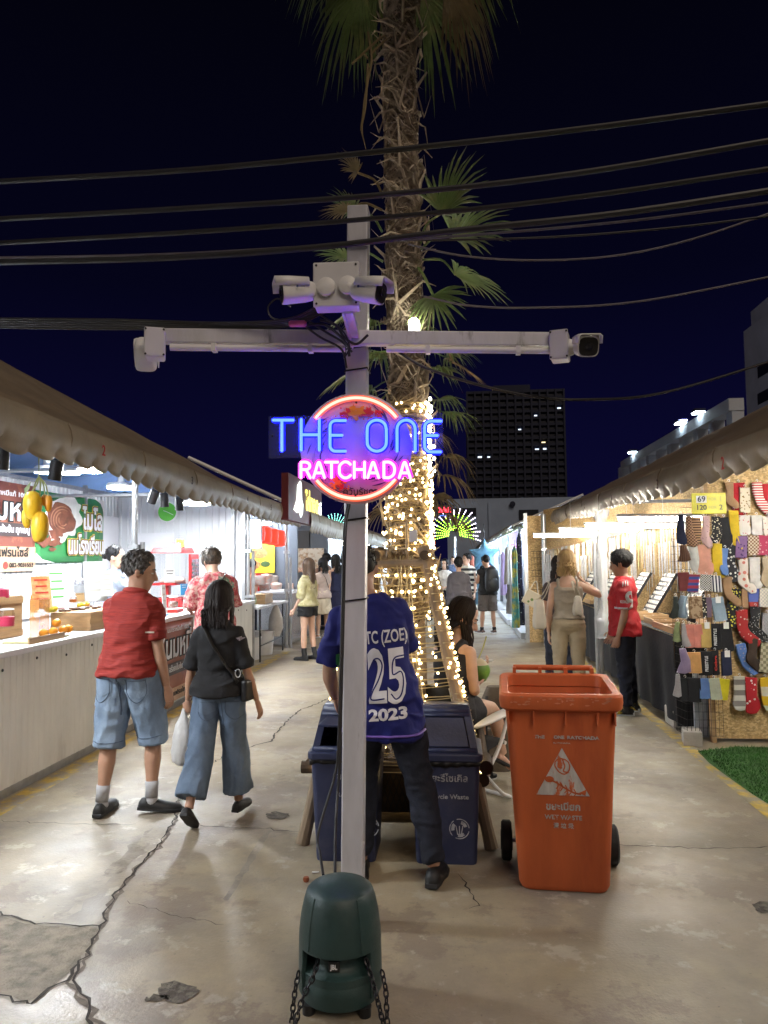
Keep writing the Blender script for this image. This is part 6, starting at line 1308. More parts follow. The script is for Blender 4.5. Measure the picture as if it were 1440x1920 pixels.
card(78, 1110, -3.5, .17, .27, cardor, 'orange menu card leaning in a clear stand', .2, -.5, inkm=redp); card(107, 1103, -3.62, .19, .36, paper, 'tall white menu card with drawings beside the orange one', .2, -.5, inkm=mat('print_green', (.1, .35, .08), .5)); card(178, 1090, -3.6, .24, .40, paper, 'large white price board in front of the vendor woman', .15, -.5, inkm=mat('pale_print', (.6, .58, .5), .5)); card(200, 1095, -3.5, .14, .25, paper, 'narrow white price board overlapping the large one', .15, -.5, inkm=mat('pale_print', (.6, .58, .5), .5)); card(150, 1120, -3.55, .09, .08, mat('kraft', (.45, .3, .15), .6), 'small brown paper label by the sweets', .1, -.5, rows=1)
p = atX(74, 1165, -3.35); t = thing('acrylic_stand', 'empty clear acrylic stand tinted orange in front of the crate', 'stand', p); m = MB(); m.box((p[0], p[1], TOP+.15), (.08, .16, .30)); m.build('box', mat('tinted_acrylic', (.8, .42, .15), .1, alpha=.45), t, 0, bevel=.003); m = MB(); m.box((p[0], p[1], TOP+.305), (.09, .17, .01)); m.build('lid', clear, t, 0)
def jar(px, py, X, r, h, m_, label, lid=True, group='jars and cups on the counters'):
    p = atX(px, py, X); c = (p[0], p[1], p[2]-h/2); t = thing('jar', label, 'jar', c, 0, group); m = MB(); m.lathe([(r*.7, .004), (r*.96, .006), (r, h*.15), (r, h*.8), (r*.85, h*.9), (r*.85, h)], 20, c); m.build('glass', clear, t); m = MB(); m.lathe([(r*.6, .008), (r*.92, .012), (r*.94, h*.6), (r*.3, h*.66)], 16, c); m.build('contents', m_, t)
    if lid: m = MB(); m.lathe([(r*.9, h), (r*.9, h*1.06), (r*.5, h*1.09)], 20, c); m.build('lid', whitepaint, t, 40)
    return t
pinkj = mat('pink_jelly', (.65, .05, .12), .4, var=.3); jar(13, 1160, -3.35, .055, .13, pinkj, 'clear tub of red fruit at the left edge of the counter'); jar(5, 1110, -3.6, .05, .2, pinkj, 'clear cup with pink drink at the photo edge'); jar(137, 1125, -3.5, .035, .06, mat('tea', (.55, .16, .03), .3), 'small orange cup beside the yellow fruit'); jar(150, 1100, -3.9, .06, .14, mat('grey_tub', (.55, .56, .58), .5), 'grey tub standing behind the white price board')
jar(325, 1130, -3.45, .06, .13, mat('brown_mix', (.35, .2, .15), .5, col2=(.7, .65, .6), sc2=20), 'jar of mixed toppings next to the red box'); jar(350, 1135, -3.4, .05, .12, mat('cream_powder', (.65, .5, .42), .5), 'jar of beige powder near the white cans'); 
for i, (x, y) in enumerate(((362, 1128), (372, 1130), (368, 1141))): p = atX(x, y, -3.38); m = MB(); m.lathe([(.03, -.05), (.032, -.04), (.032, .04), (.03, .05)], 18, p); tag(m.build('milk_can', stripes('can_blue', ((.72, .72, .75), (.06, .1, .45)), .05)), ('left', 'right', 'front')[i]+' one of three blue and white milk cans at the counter edge', 'can', 'milk cans')
p = atX(329, 1148, -3.3); m = MB(); m.box((p[0], p[1], p[2]), (.12, .22, .075)); tag(m.build('red_box', redp, None, 0, bevel=.004), 'red cardboard box lying on the white counter edge', 'box')
p = atX(315, 1156, -3.2); m = MB(); m.box((p[0], p[1], p[2]), (.06, .08, .05)); tag(m.build('blue_box', mat('print_sky', (.06, .3, .6), .5), None, 0, bevel=.003), 'small light-blue box beside the red cardboard box', 'box')
for i, (x, y, m_) in enumerate(((92, 1138, mango), (100, 1142, mango), (152, 1120, mango), (161, 1122, mango2))):
    p = atX(x, y, -3.5); m = MB(); m.ell((p[0], p[1], TOP+.165+.03), (.035, .05, .032), 14, 9); tag(m.build('mango', m_), ('yellow mango lying left on the crate lid', 'second yellow mango touching the left one', 'yellow mango lying by the brown label', 'orange mango farthest on the crate lid')[i], 'fruit', 'mangoes on the crate')
for i in range(7):
    y_ = 5.3+i*.62; m = MB(); h_ = .20+.05*(i % 3); m.lathe([(.036, 0), (.04, .01), (.04, h_*.6), (.016, h_*.8), (.016, h_)], 16, (-4.95, y_, 1.02)); tag(m.build('bottle', [mat('syrup_red', (.4, .05, .03), .2), mat('syrup_green', (.05, .25, .08), .2), mat('syrup_amber', (.5, .25, .04), .2)][i % 3]), ('first', 'second', 'third', 'fourth', 'fifth', 'sixth', 'last')[i]+' syrup bottle from the left on the back shelf of the drink stall', 'bottle', 'syrup bottles')
m = MB(); m.box((-5.0, 7.2, 1.0), (.45, 5.2, .035)); m.box((-5.0, 7.2, .5), (.4, 5.1, .95)); tag(m.build('back_shelf', bwhite, None, 0), 'white back shelf along the corrugated wall under the banners', 'shelf')
t = thing('paper_bag', 'white paper carrier bag with looped handles behind the wooden crate', 'bag', (-3.75, 4.95, TOP)); m = MB(); m.box((-3.75, 4.98, TOP+.13), (.1, .2, .26)); m.build('bag', paper, t, 0)
for d_ in (-.05, .05): m = MB(); m.tube([(-3.75+d_, 4.98+.055*math.cos(a), TOP+.26+.12*math.sin(a)) for a in np.linspace(0, math.pi, 12)], .007, 6); m.build('handle', mat('cord_tan', (.6, .45, .3), .7), t)
# snack machine with the red roof
redg = mat('red_gloss', (.5, .02, .02), .4); p = atX(324, 1100, -3.75); MX, MYY = -3.75, p[1]
t = thing('snack_machine', 'glass snack display machine with red roof and red rack on the counter', 'machine', (MX, MYY, TOP)); zt = at(320, 1028, MYY)[2]; H_ = zt-TOP
m = MB(); m.box((MX, MYY, zt-.03), (.42, .5, .07), taper=.88); m.build('roof', redg, t, 0, bevel=.008)
m = MB(); m.box((MX, MYY, TOP+.06), (.42, .5, .12)); m.build('base', redg, t, 0, bevel=.006); m = MB(); m.box((MX, MYY, TOP+.12+(H_-.19)/2), (.40, .48, H_-.19)); m.build('glass', clear, t, 0)
m = MB(); m.box((MX-.05, MYY, TOP+.30), (.3, .42, .03)); m.box((MX-.05, MYY-.1, TOP+.22), (.1, .1, .12)); m.build('shelf', redg, t, 0); m = MB(); m.ell((MX, MYY, TOP+.34), (.16, .2, .06), 16, 8); m.build('dough', mat('pale_dough', (.7, .5, .42), .6), t)
p = atX(363, 1100, -3.5); t = thing('hanging_rack', 'red wire rack with small packets hanging beside the snack machine', 'rack', (-3.5, p[1], TOP)); m = MB(); m.box((-3.5, p[1], TOP+.38), (.03, .30, .62)); m.build('back', redg, t, 0)
for k in range(2):
    m = MB()
    for i in range(6): m.box((-3.475, p[1]-.07+.14*k, TOP+.60-i*.055), (.02, .09, .05))
    m.build('packet_strip', mat('packet_dark', (.05, .10, .09), .4, col2=(.4, .2, .3), sc2=30), t, 0)
t = thing('toy_truck', 'yellow toy truck standing on top of the red machine roof', 'toy', (MX, MYY+.2, zt)); yt = mat('toy_yellow', (.75, .5, .02), .4); m = MB(); m.box((MX, MYY+.2, zt+.04), (.09, .2, .05)); m.box((MX, MYY+.26, zt+.09), (.085, .08, .06)); m.build('body', yt, t, 0, bevel=.006)
m = MB()
for dy in (-.06, .06):
    for dx in (-.045, .045): m.lathe([(.02, -.008), (.02, .008)], 12, (MX+dx, MYY+.2+dy, zt+.018), rot((0, 1, 0), math.pi/2))
m.build('wheel', black, t); m = MB(); m.box((MX+.03, MYY+.02, zt+.035), (.06, .16, .07)); tag(m.build('gum_box', mat('purple_print', (.3, .15, .55), .4, col2=(.7, .3, .6), sc2=25), None, 0), 'purple printed packet next to the toy truck', 'packet')
p = atX(310, 1110, -3.6); card(318, 1080, -3.4, .14, .16, paper, 'white price note taped on the snack machine', .05, -.6, rows=2); card(345, 1105, -3.42, .10, .14, mat('print_sky', (.06, .3, .6), .5), 'blue and white printed card under the snack machine shelf', .05, -.6, rows=2, inkm=whitepaint)
card(308, 1125, -3.35, .08, .35, paper, 'tall clear-white menu sheet at the counter front', .1, -.2, rows=3, inkm=mat('pale_print', (.6, .58, .5), .5))
# burger stall: folding table, buckets, poster, lantern sign
t = thing('folding_table', 'grey folding table with black legs holding crates of the burger stall', 'table', (-3.35, 12.45, 0)); m = MB(); m.box((-3.4, 12.4, .86), (.72, 2.0, .035)); m.build('table_top', mat('table_grey', (.5, .5, .52), .5), t, 0, bevel=.004)
for x in (-3.1, -3.68):
    for y in (11.65, 13.2): m = MB(); m.tube([(x, y, .84), (x, y, 0)], .014, 8); m.build('leg', black, t)
m = MB(); m.tube([(-3.1, 11.65, .25), (-3.1, 13.2, .25)], .010, 6); m.build('stretcher', black, t)
chk = stripes('checker', ((.75, .75, .75), (.03, .03, .035)), .13, 2, .6); m = MB(); m.box((-3.62, 11.42, .45), (.5, .02, .82)); tag(m.build('checker_panel', stripes('checker_cloth', ((.72, .72, .72), (.03, .03, .035)), .12, 2, .6, second='check'), None, 0), 'black and white checkered panel below the folding table', 'panel')
def bucket(x, y, r, h, label): 
    t = thing('bucket', label, 'bucket', (x, y, 0), 0, 'white buckets under the table'); m = MB(); m.lathe([(r*.8, .0), (r*.82, .004), (r, h), (r*1.06, h), (r*1.06, h+.02), (r*.95, h+.02), (r*.78, .03)], 24, (x, y, 0)); m.build('tub', whitepaint, t, 40); m = MB(); m.tube([(x, y+r*1.05*math.cos(a), h*.9-.12*abs(math.sin(a))+.03) for a in np.linspace(0, math.pi, 10)], .005, 5); m.build('handle', black, t)
bucket(-3.35, 12.0, .17, .34, 'white bucket under the table, nearer of two'); bucket(-3.3, 12.65, .18, .38, 'white bucket under the table, farther of two with a dark handle')
crate((-3.3, 12.4, .88), .3, .5, .16, 'wooden crate on the folding table in front of the burger poster'); 
melon = stripes('melon_rind', ((.42, .42, .16), (.16, .26, .06)), .04, 0, .4); m = MB(); p = atX(470, 1128, -3.25); m.ell((p[0], p[1], .97), (.09, .14, .085), 18, 12); tag(m.build('watermelon', melon), 'pale striped watermelon on the near end of the folding table', 'fruit')
p = at(487, 1040, 14.85); t = thing('poster', 'yellow poster with a burger picture on the dark wall', 'poster', p); m = MB(); m.box(p, (.62, .02, .74)); m.build('sheet', mat('poster_yellow', (.72, .52, .04), .5), t, 0); m = MB()
m.ell(p+V3(0, -.015, .03), (.17, .006, .11), 18, 8); m.ell(p+V3(-.12, -.015, -.2), (.14, .006, .09), 18, 8); m.build('print', mat('burger_print', (.35, .14, .05), .6, col2=(.6, .35, .15), sc2=18), t, 0); m = MB(); m.ell(p+V3(.12, -.016, -.19), (.10, .006, .06), 14, 6); m.build('print', mat('leaf_print', (.05, .10, .03), .6), t, 0); m = MB(); m.box(p+V3(0, -.012, .27), (.42, .003, .06)); m.build('print', ink, t, 0)
redlit = mat('red_sign', (.6, .03, .02), .5, emit=(1, .05, .02), es=.9); p = at(502, 1004, 12.7)
for i in range(4): 
    q = at(484+13*i, 1000+3.2*i, 12.3+.35*i); t = thing('paper_lantern', ('first', 'second', 'third', 'last')[i]+' of four red lit lanterns in a row under the awning of the burger stall', 'lantern', q, 0, 'red lanterns'); m = MB(); m.lathe([(.05, -.15), (.11, -.125), (.125, 0), (.11, .125), (.05, .15)], 18, q); m.build('shade', redlit, t); m = MB(); m.tube([q+V3(0, 0, .15), q+V3(0, 0, .3)], .008, 5); m.build('cord', black, t); text('ラーメン'[i], .10, whitepaint, q+V3(.0, -.127, 0), (1, 0, 0), (0, 0, 1), t, bold=.01) if False else None
ph = mat('packet_foil', (.10, .14, .25), .35, .3, .5, 18, col2=(.5, .5, .55), sc2=14); p = atX(463, 1050, -3.3); t = thing('poster_board', 'dark glossy poster board hanging at the corner of the burger stall', 'poster', p); m = MB(); m.box((-3.45, p[1]-.1, p[2]), (.34, .03, .5)); m.build('sheet', ph, t, 0); m = MB(); m.box((-3.45, p[1]-.1, p[2]+.33), (.36, .035, .13)); m.build('print', paper, t, 0)
p = at(452, 1000, 11.6); t = thing('light_box', 'glowing white menu light box above the burger stall corner', 'sign', p); m = MB(); m.box((p[0]+.05, 11.9, p[2]), (.36, .05, .46)); m.build('panel', emis('lightbox', (.95, .98, 1.0), 2.4), t, 0); m = MB(); m.box((p[0]+.05, 11.93, p[2]), (.40, .04, .50)); m.build('frame', steel, t, 0)
text('BURGER', .05, ink, (p[0]+.05, 11.872, p[2]-.1), (1, 0, 0), (0, 0, 1), t, width=.25) if False else None
tubm = mat('clear_tub', (.75, .72, .68), .3, alpha=.8, col2=(.8, .5, .4), sc2=14)
for i, (x, y) in enumerate(((488, 1088), (500, 1085), (512, 1087), (524, 1084), (496, 1100), (518, 1101))): p = atX(x, y, -3.7+.1*(i % 2)); m = MB(); m.lathe([(.09, -.08), (.10, -.075), (.12, .06), (.10, .085), (.03, .095)], 18, (p[0], p[1], max(p[2], .98))); tag(m.build('food_tub', tubm), ('clear tub at the near end of the burger table', 'clear tub with a pink lid, second on the table', 'third clear tub on the burger table', 'clear tub beside the post of the food stall', 'low clear tub in the front row', 'low clear tub at the far end of the front row')[i], 'tub', 'food tubs')
for i, (x, y) in enumerate(((545, 1090), (556, 1088), (566, 1092), (578, 1090))): p = atX(x, y, -3.35); m = MB(); m.box((p[0], p[1], 1.08), (.16, .22, .12)); tag(m.build('food_tray', [tubm, redg, tubm, mat('sauce', (.45, .12, .03), .4)][i], None, 0, bevel=.01), ('clear', 'red', 'cloudy', 'brown')[i]+' food tray on the stainless counter', 'tray', 'food trays')
m = MB(); p = atX(517, 1165, -3.1); m.loft([np.array([(p[0]+.12*k*math.cos(a), p[1]+.05*k*math.sin(a), z) for a in np.linspace(0, 6.28, 14)[:-1]]) for z, k in ((.30, .6), (.45, 1.1), (.62, 1.0), (.78, .5), (.84, .25))]); tag(m.build('plastic_bag', mat('bag_white', (.7, .7, .7), .4, alpha=.85, bump=1, bscale=25)), 'white plastic bag hanging from the folding table edge', 'bag')
# lit shop sign above the second awning
t = thing('shop_sign', 'dark red box sign with glowing white and yellow thai lettering over the left awning', 'sign', (-2.72, 14.6, 2.5)); p0, p1 = atX(543, 920, -2.72), atX(598, 975, -2.72); y0, y1 = p0[1], p1[1]+.4; zc_ = 2.66; mar = mat('maroon_panel', (.10, .014, .018), .5)
m = MB(); m.box((-2.80, (y0+y1)/2, zc_), (.12, y1-y0, .78)); m.build('panel', mar, t, 0); sw = emis('sign_white', (.9, 1, .95), 2.2); sy = emis('sign_yellow', (1, .9, .15), 1.6)
m = MB(); yc = y0+(y1-y0)*.27; m.prism([(-.45, -.2), (-.2, .0), (-.15, .24), (-.02, .30), (.05, .34), (.12, .28), (.16, .0), (.26, -.06), (.22, -.22), (.1, -.30), (-.02, -.2), (-.2, -.24)], (-2.735, yc, zc_), YA, (0, 0, 1), .02); m.build('emblem', sw, t, 0)
text('ไก่ทอด', .30, sy, (-2.73, y0+(y1-y0)*.66, zc_), YA, (0, 0, 1), t, width=(y1-y0)*.42, bold=.05); text('ดี', .22, sw, (-2.73, y0+(y1-y0)*.93, zc_-.05), YA, (0, 0, 1), t, width=(y1-y0)*.1, bold=.03)
# ================================================================ SOCKS
def sockmesh(kind, w=.085, h=.24):
    m = MB()
    if kind == 'crew': out = [(-w/2, 0), (w/2, 0), (w/2*.92, -h*.45), (w/2*1.05, -h*.58), (w*1.15, -h*.80), (w*1.22, -h*.92), (w*1.05, -h), (w*.6, -h*1.02), (0, -h*.86), (-w*.42, -h*.70), (-w/2*.95, -h*.55), (-w/2*.9, -h*.3)]
    elif kind == 'down': out = [(-w/2, 0), (w/2, 0), (w/2*.95, -h*.5), (w*.62, -h*.62), (w*.66, -h*.82), (w*.45, -h*.98), (0, -h*1.02), (-w*.45, -h*.97), (-w*.6, -h*.8), (-w/2, -h*.6)]
    elif kind == 'fold': out = [(-w/2, 0), (w/2, .004), (w/2*1.03, -h*.97), (w*.2, -h), (-w/2*1.04, -h*.98)]
    else: out = [(-w*.20, 0), (w*.20, 0), (w*.30, -h*.5), (w*.42, -h*.96), (0, -h*1.02), (-w*.55, -h*.95), (-w*.30, -h*.5)]
    for k in (0, 1):
        o = V3(.012*k, .014*k, -.006*k); n = len(out); P = np.array(out); c = P.mean(0); rg = []
        for y, s_ in ((-.010, .86), (-.007, .97), (0, 1), (.007, .97), (.010, .86)): Q = c+(P-c)*s_; rg.append(np.stack([Q[:, 0], np.full(n, y)+.004*np.sin(Q[:, 1]*40+k), Q[:, 1]], 1)+o)
        m.loft(rg)
    return m
SOCKM = {}
def sock(px, py, w, h, kind, m_, label, Y=6.62, yaw=0.0, tagc=False, word=None, wm=None, group='pairs of socks hanging for sale'):
    top = at(px, py-h/2, Y); W_, H_ = w*Y/F, h*Y/F; key = (kind, round(W_/H_, 1))
    if key not in SOCKM: SOCKM[key] = sockmesh(kind, W_/H_ if kind != 'crew' else W_/H_*.72, 1.0 if kind != 'crew' else 1.0); 
    V, Fs = lib(SOCKM[key]); V = V*np.array([H_, .9 if kind != 'edge' else 2.2, H_]); R = rz(yaw) @ rot((0, 1, 0), rng.normal(0, .07)); V = V+np.stack([.012*np.sin(V[:, 2]*22+px), .012*np.sin(V[:, 2]*17+py), 0*V[:, 2]], 1)*(V[:, 2:]<-.03); m = MB(); m.add(V @ R.T+top, Fs)
    t = thing('sock_pair', label, 'socks', top, 0, group); m.build('sock', m_, t, 50)
    hk = MB(); hk.tube([top+V3(.0, -.004, .0)+V3(.008*math.cos(a), 0, .014+.010*math.sin(a)) for a in np.linspace(-1.5, 3.4, 9)], .0028, 5); hk.build('hook', whitepaint, t)
    if tagc: b = MB(); b.box(top+V3(.006, -.014, -.02), (.042, .003, .055)); b.build('label_card', paper, t, 0)
    if word: text(word, W_*.26, wm or whitepaint, top+V3(.002, -.0125, -H_*.5), (0, 0, 1), (-1, 0, 0), t, width=H_*.62, bold=.03)
    return t
sc = lambda n, c: mat('sock_'+n, c, .85, 0, .18, 14, bump=.5, bscale=180)
bk = sc('black', (.015, .015, .018)); wht = sc('white', (.68, .66, .63)); tan_ = sc('tan', (.36, .22, .12)); red_ = sc('red', (.48, .02, .03)); yel_ = sc('yellow', (.68, .48, .03)); pch = sc('peach', (.68, .33, .25)); nav = sc('navy', (.02, .025, .06))
cream_p = dots('sock_cream_print', (.66, .58, .45), (.25, .16, .06), 45, .28); redstr = stripes('sock_red_stripe', ((.5, .03, .04), (.75, .68, .66)), .022, 2); wdot = dots('sock_white_dot', (.70, .66, .62), (.55, .2, .2), 38, .22); brp = stripes('sock_brown_plaid', ((.10, .05, .03), (.38, .22, .13)), .026, 2, second='check'); tstr = stripes('sock_tan_stripe', ((.42, .25, .14), (.07, .035, .02)), .022, 2); pkd = dots('sock_pink_dot', (.62, .42, .42), (.3, .15, .2), 40, .16); bkd = dots('sock_black_dot', (.015, .015, .018), (.75, .7, .5), 55, .30); lem = dots('sock_lemon_print', (.015, .015, .02), (.7, .62, .08), 42, .34)
pup = dots('sock_purple', (.22, .12, .27), (.06, .03, .12), 40, .3); crp = stripes('sock_cream_plaid', ((.62, .55, .42), (.20, .10, .05)), .03, 2, second='check'); rasp = dots('sock_raspberry', (.42, .04, .10), (.65, .4, .4), 34, .25); flo = dots('sock_flower', (.68, .62, .56), (.6, .18, .14), 20, .30); bei = sc('beige', (.45, .36, .25)); mar_ = sc('maroon', (.16, .035, .035)); bluer = stripes('sock_blue_red', ((.04, .06, .25), (.3, .03, .06)), .05, 2); chkw = stripes('sock_check', ((.7, .7, .68), (.05, .05, .06)), .02, 2, second='check'); navs = stripes('sock_navy_stripe', ((.02, .025, .05), (.72, .72, .72)), .026, 0); blr = stripes('sock_blue_over_red', ((.10, .14, .45), (.5, .06, .05)), .24, 2); gchk = stripes('sock_grey_check', ((.42, .40, .38), (.62, .58, .48)), .03, 2, second='check')
dgr = sc('dark_green', (.04, .05, .045)); lbl = sc('light_blue', (.30, .40, .50)); wav = mat('sock_wavy', (.20, .12, .06), .85, col2=(.42, .30, .19), sc2=12, thr=(.48, .5)); pur = sc('plum', (.16, .11, .16)); rsk = dots('sock_red_skate', (.42, .03, .03), (.7, .62, .55), 30, .22); net = stripes('sock_net', ((.6, .6, .62), (.02, .02, .03)), .012, 2, second='check'); grn = sc('sage', (.30, .36, .17)); gry = sc('grey', (.38, .36, .37)); must = sc('mustard', (.55, .38, .12)); salm = sc('salmon', (.70, .26, .21)); bpr = dots('sock_blue_print', (.12, .22, .55), (.45, .38, .35), 40, .28); dbr = sc('dark_brown', (.06, .04, .03)); argy = stripes('sock_argyle', ((.50, .46, .32), (.24, .22, .14)), .05, 2, second='check'); lil = sc('lilac', (.34, .26, .42)); oran = sc('orange', (.70, .38, .14)); cobl = sc('cobalt', (.12, .22, .50)); sag2 = sc('pale_sage', (.46, .48, .36)); lem2 = sc('lemon', (.68, .58, .02)); wln = stripes('sock_line', ((.66, .62, .54), (.25, .22, .2)), .09, 2); rwh = dots('sock_red_white', (.5, .02, .03), (.75, .7, .68), 24, .22); ybk = stripes('sock_yellow_black', ((.72, .45, .02), (.72, .66, .55)), .16, 2); plt = stripes('sock_pleat', ((.16, .08, .05), (.08, .04, .025)), .014, 0); wblu = sc('white_blue', (.62, .63, .62)); grn2 = dots('sock_black_patch', (.02, .02, .025), (.66, .66, .6), 34, .34); nwt = dots('sock_word', (.02, .02, .022), (.6, .6, .6), 60, .22)
YW, YG = 6.74, 6.60
L_ = [(1366, 928, 22, 48, 'crew', tan_, 'tan plain socks high beside the yellow price sign', YW), (1396, 937, 18, 46, 'fold', cream_p, 'cream printed socks over red ones in the top row', YW), (1384, 934, 22, 58, 'down', red_, 'plain red socks half behind the cream printed ones', YW+.02), (1419, 932, 24, 56, 'crew', redstr, 'red and white striped socks in the top row', YW), (1440, 935, 24, 56, 'down', red_, 'plain red socks cut by the photo edge in the top row', YW),
 (1396, 984, 19, 36, 'down', wdot, 'white dotted toe socks below the cream printed pair', YW), (1418, 984, 19, 36, 'down', wht, 'white plain toe socks below the striped red pair', YW), (1438, 986, 19, 36, 'down', wdot, 'white dotted toe socks at the photo edge', YW),
 (1276, 992, 20, 54, 'edge', nav, 'navy socks seen edge-on at the left of the grid top row', YG), (1290, 996, 20, 56, 'edge', brp, 'brown checked socks seen edge-on in the grid top row', YG), (1305, 998, 18, 58, 'down', tstr, 'tan socks with dark stripes in the grid top row', YG), (1323, 996, 19, 58, 'crew', pkd, 'pale pink speckled socks in the grid top row', YG), (1342, 992, 16, 48, 'down', bkd, 'black socks with coloured dots in the grid top row', YG), (1356, 998, 18, 56, 'down', bk, 'plain black socks right of the dotted black pair', YG), (1375, 992, 24, 70, 'crew', yel_, 'bright yellow knitted socks under the price sign corner', YW),
 (1279, 1037, 24, 30, 'edge', plt, 'dark brown pleated socks seen edge-on below the navy pair', YG), (1298, 1049, 22, 54, 'crew', wblu, 'white socks with pale blue toes in the second grid row', YG), (1319, 1050, 22, 58, 'down', pch, 'peach pink fluffy socks in the second grid row', YG), (1343, 1049, 22, 60, 'crew', yel_, 'yellow socks with pale toes in the second grid row', YG), (1359, 1052, 12, 48, 'down', cobl, 'blue lettered socks in the second grid row', YG), (1371, 1055, 16, 66, 'down', grn2, 'black socks with big white dots hanging by the batten', YW),
 (1391, 1025, 20, 40, 'fold', pup, 'purple folded socks with dark rings on the board', YW), (1412, 1022, 21, 36, 'fold', crp, 'cream checked folded socks on the board', YW), (1433, 1022, 20, 36, 'fold', rasp, 'raspberry folded socks at the photo edge', YW), (1392, 1078, 22, 62, 'crew', flo, 'cream socks with a red flower on the board', YW), (1414, 1075, 20, 60, 'down', wht, 'plain white long socks on the board', YW), (1436, 1075, 24, 58, 'crew', bei, 'beige knitted socks at the photo edge', YW),
 (1281, 1090, 19, 34, 'fold', mar_, 'maroon folded socks in the third grid row', YG), (1302, 1093, 20, 32, 'fold', bluer, 'blue and red striped folded socks in the third grid row', YG), (1324, 1092, 20, 30, 'fold', chkw, 'black and white checked folded socks in the third grid row', YG), (1342, 1094, 17, 30, 'fold', navs, 'navy folded socks with white bars in the third grid row', YG), (1364, 1108, 20, 54, 'crew', tan_, 'tan plain socks hanging by the wooden batten', YW), (1378, 1138, 24, 70, 'down', lem, 'black socks with yellow lemons beside the batten', YW+.01), (1413, 1122, 20, 36, 'fold', blr, 'blue socks with red cuffs folded on the board', YW), (1434, 1120, 19, 34, 'fold', gchk, 'grey checked folded socks at the photo edge', YW), (1395, 1120, 10, 36, 'fold', tan_, 'narrow brown socks folded beside the blue and red pair', YW),
 (1266, 1138, 16, 40, 'edge', dgr, 'dark green socks seen edge-on in the fourth grid row', YG), (1281, 1137, 22, 40, 'edge', lbl, 'pale blue socks seen edge-on in the fourth grid row', YG), (1303, 1138, 24, 40, 'fold', wav, 'brown and tan wavy folded socks in the fourth grid row', YG), (1319, 1138, 11, 36, 'fold', bkd, 'black dotted folded socks in the fourth grid row', YG), (1329, 1138, 10, 36, 'fold', pur, 'plum folded socks in the fourth grid row', YG), (1344, 1142, 21, 44, 'fold', lbl, 'light blue folded socks with a white card in the fourth grid row', YG, True), (1390, 1177, 26, 68, 'crew', rsk, 'red socks with white skateboards on the board', YW), (1416, 1168, 22, 62, 'crew', nwt, 'black socks with white letters on the board', YW), (1438, 1173, 18, 48, 'down', net, 'black and white netted socks at the photo edge', YW),
 (1270, 1184, 14, 36, 'edge', grn, 'green socks seen edge-on in the fifth grid row', YG), (1281, 1190, 16, 42, 'edge', gry, 'grey socks seen edge-on in the fifth grid row', YG), (1292, 1192, 17, 42, 'fold', salm, 'salmon folded socks in the fifth grid row, left of two', YG-.012), (1306, 1192, 18, 42, 'fold', salm, 'salmon folded socks in the fifth grid row, right of two', YG), (1323, 1190, 17, 44, 'fold', must, 'mustard folded socks with a white card in the fifth grid row', YG, True), (1339, 1193, 19, 48, 'fold', bk, 'black folded socks lettered freestyle in the fifth grid row', YG, False, 'FREESTYLE'), (1359, 1194, 19, 52, 'fold', bk, 'black folded socks with white card and green patch in the fifth row', YG, True), (1388, 1236, 26, 58, 'crew', bpr, 'light blue patterned socks on the board', YW), (1410, 1226, 26, 62, 'crew', dbr, 'dark brown plain socks on the board', YW), (1437, 1232, 20, 52, 'fold', argy, 'olive and cream diamond socks at the photo edge', YW),
 (1279, 1238, 26, 44, 'edge', lil, 'lilac socks seen edge-on in the sixth grid row', YG), (1301, 1242, 23, 38, 'fold', oran, 'orange folded socks in the sixth grid row', YG), (1323, 1243, 20, 44, 'fold', bk, 'black folded socks lettered freestyle in the sixth grid row', YG, False, 'FREESTYLE'), (1340, 1242, 14, 44, 'fold', bk, 'black folded socks with red script in the sixth grid row', YG, False, 'Cobra'), (1361, 1243, 19, 44, 'fold', nav, 'navy folded socks with white card in the sixth grid row', YG, True),
 (1271, 1284, 18, 40, 'edge', gry, 'grey carded socks hanging askew at the bottom left of the grid', YG), (1284, 1292, 16, 42, 'fold', bk, 'black folded socks in the bottom grid row, left of two', YG), (1301, 1293, 20, 44, 'fold', bk, 'black folded socks in the bottom grid row, right of two', YG-.01), (1320, 1290, 18, 36, 'fold', cobl, 'blue folded socks in the bottom grid row', YG), (1338, 1291, 18, 38, 'fold', sag2, 'pale sage folded socks in the bottom grid row', YG), (1358, 1292, 20, 38, 'fold', lem2, 'lemon yellow folded socks in the bottom grid row', YG), (1386, 1298, 20, 60, 'down', wln, 'long cream socks with dark lines on the board', YW), (1408, 1302, 20, 64, 'down', rwh, 'long red socks with white print on the board', YW), (1434, 1300, 20, 60, 'down', ybk, 'long yellow and white banded socks at the photo edge', YW)]
for q in L_:
    px, py, w, h, k, m_, lab, Y = q[:8]; tg = q[8] if len(q) > 8 else False; wd = q[9] if len(q) > 9 else None
    sock(px, py, w, h, k, m_, lab, Y, (rng.uniform(-.15, .15) if k != 'edge' else rng.uniform(-.5, -.1)), tg, wd, redp if wd == 'Cobra' else None)
t = thing('wire_grid', 'black wire grid rack standing at the stall corner, hung with socks', 'grid rack', (2.0, 6.66, 0)); m = MB()
g0, g1 = at(1290, 1390, 6.65), at(1358, 1395, 6.65); gx0, gx1 = g0[0], g1[0]
for k in range(10): x = gx0+(gx1-gx0)*k/9; m.tube([(x, 6.65, .08), (x, 6.65, 1.95)], .0018, 4)
for k in range(30): z = .08+k*1.94/29; m.tube([(gx0, 6.65, z), (gx1, 6.65, z)], .0018, 4)
m.build('front_panel', black, t); m = MB()
for k in range(9): u = k/8; m.tube([(gx0-.03*u, 6.65+.22*u, .08), (gx0-.03*u, 6.65+.22*u, 1.8)], .0018, 4)
for k in range(30): z = .08+k*1.94/29; m.tube([(gx0, 6.65, min(z, 1.8)), (gx0-.03, 6.87, min(z, 1.8))], .0018, 4)
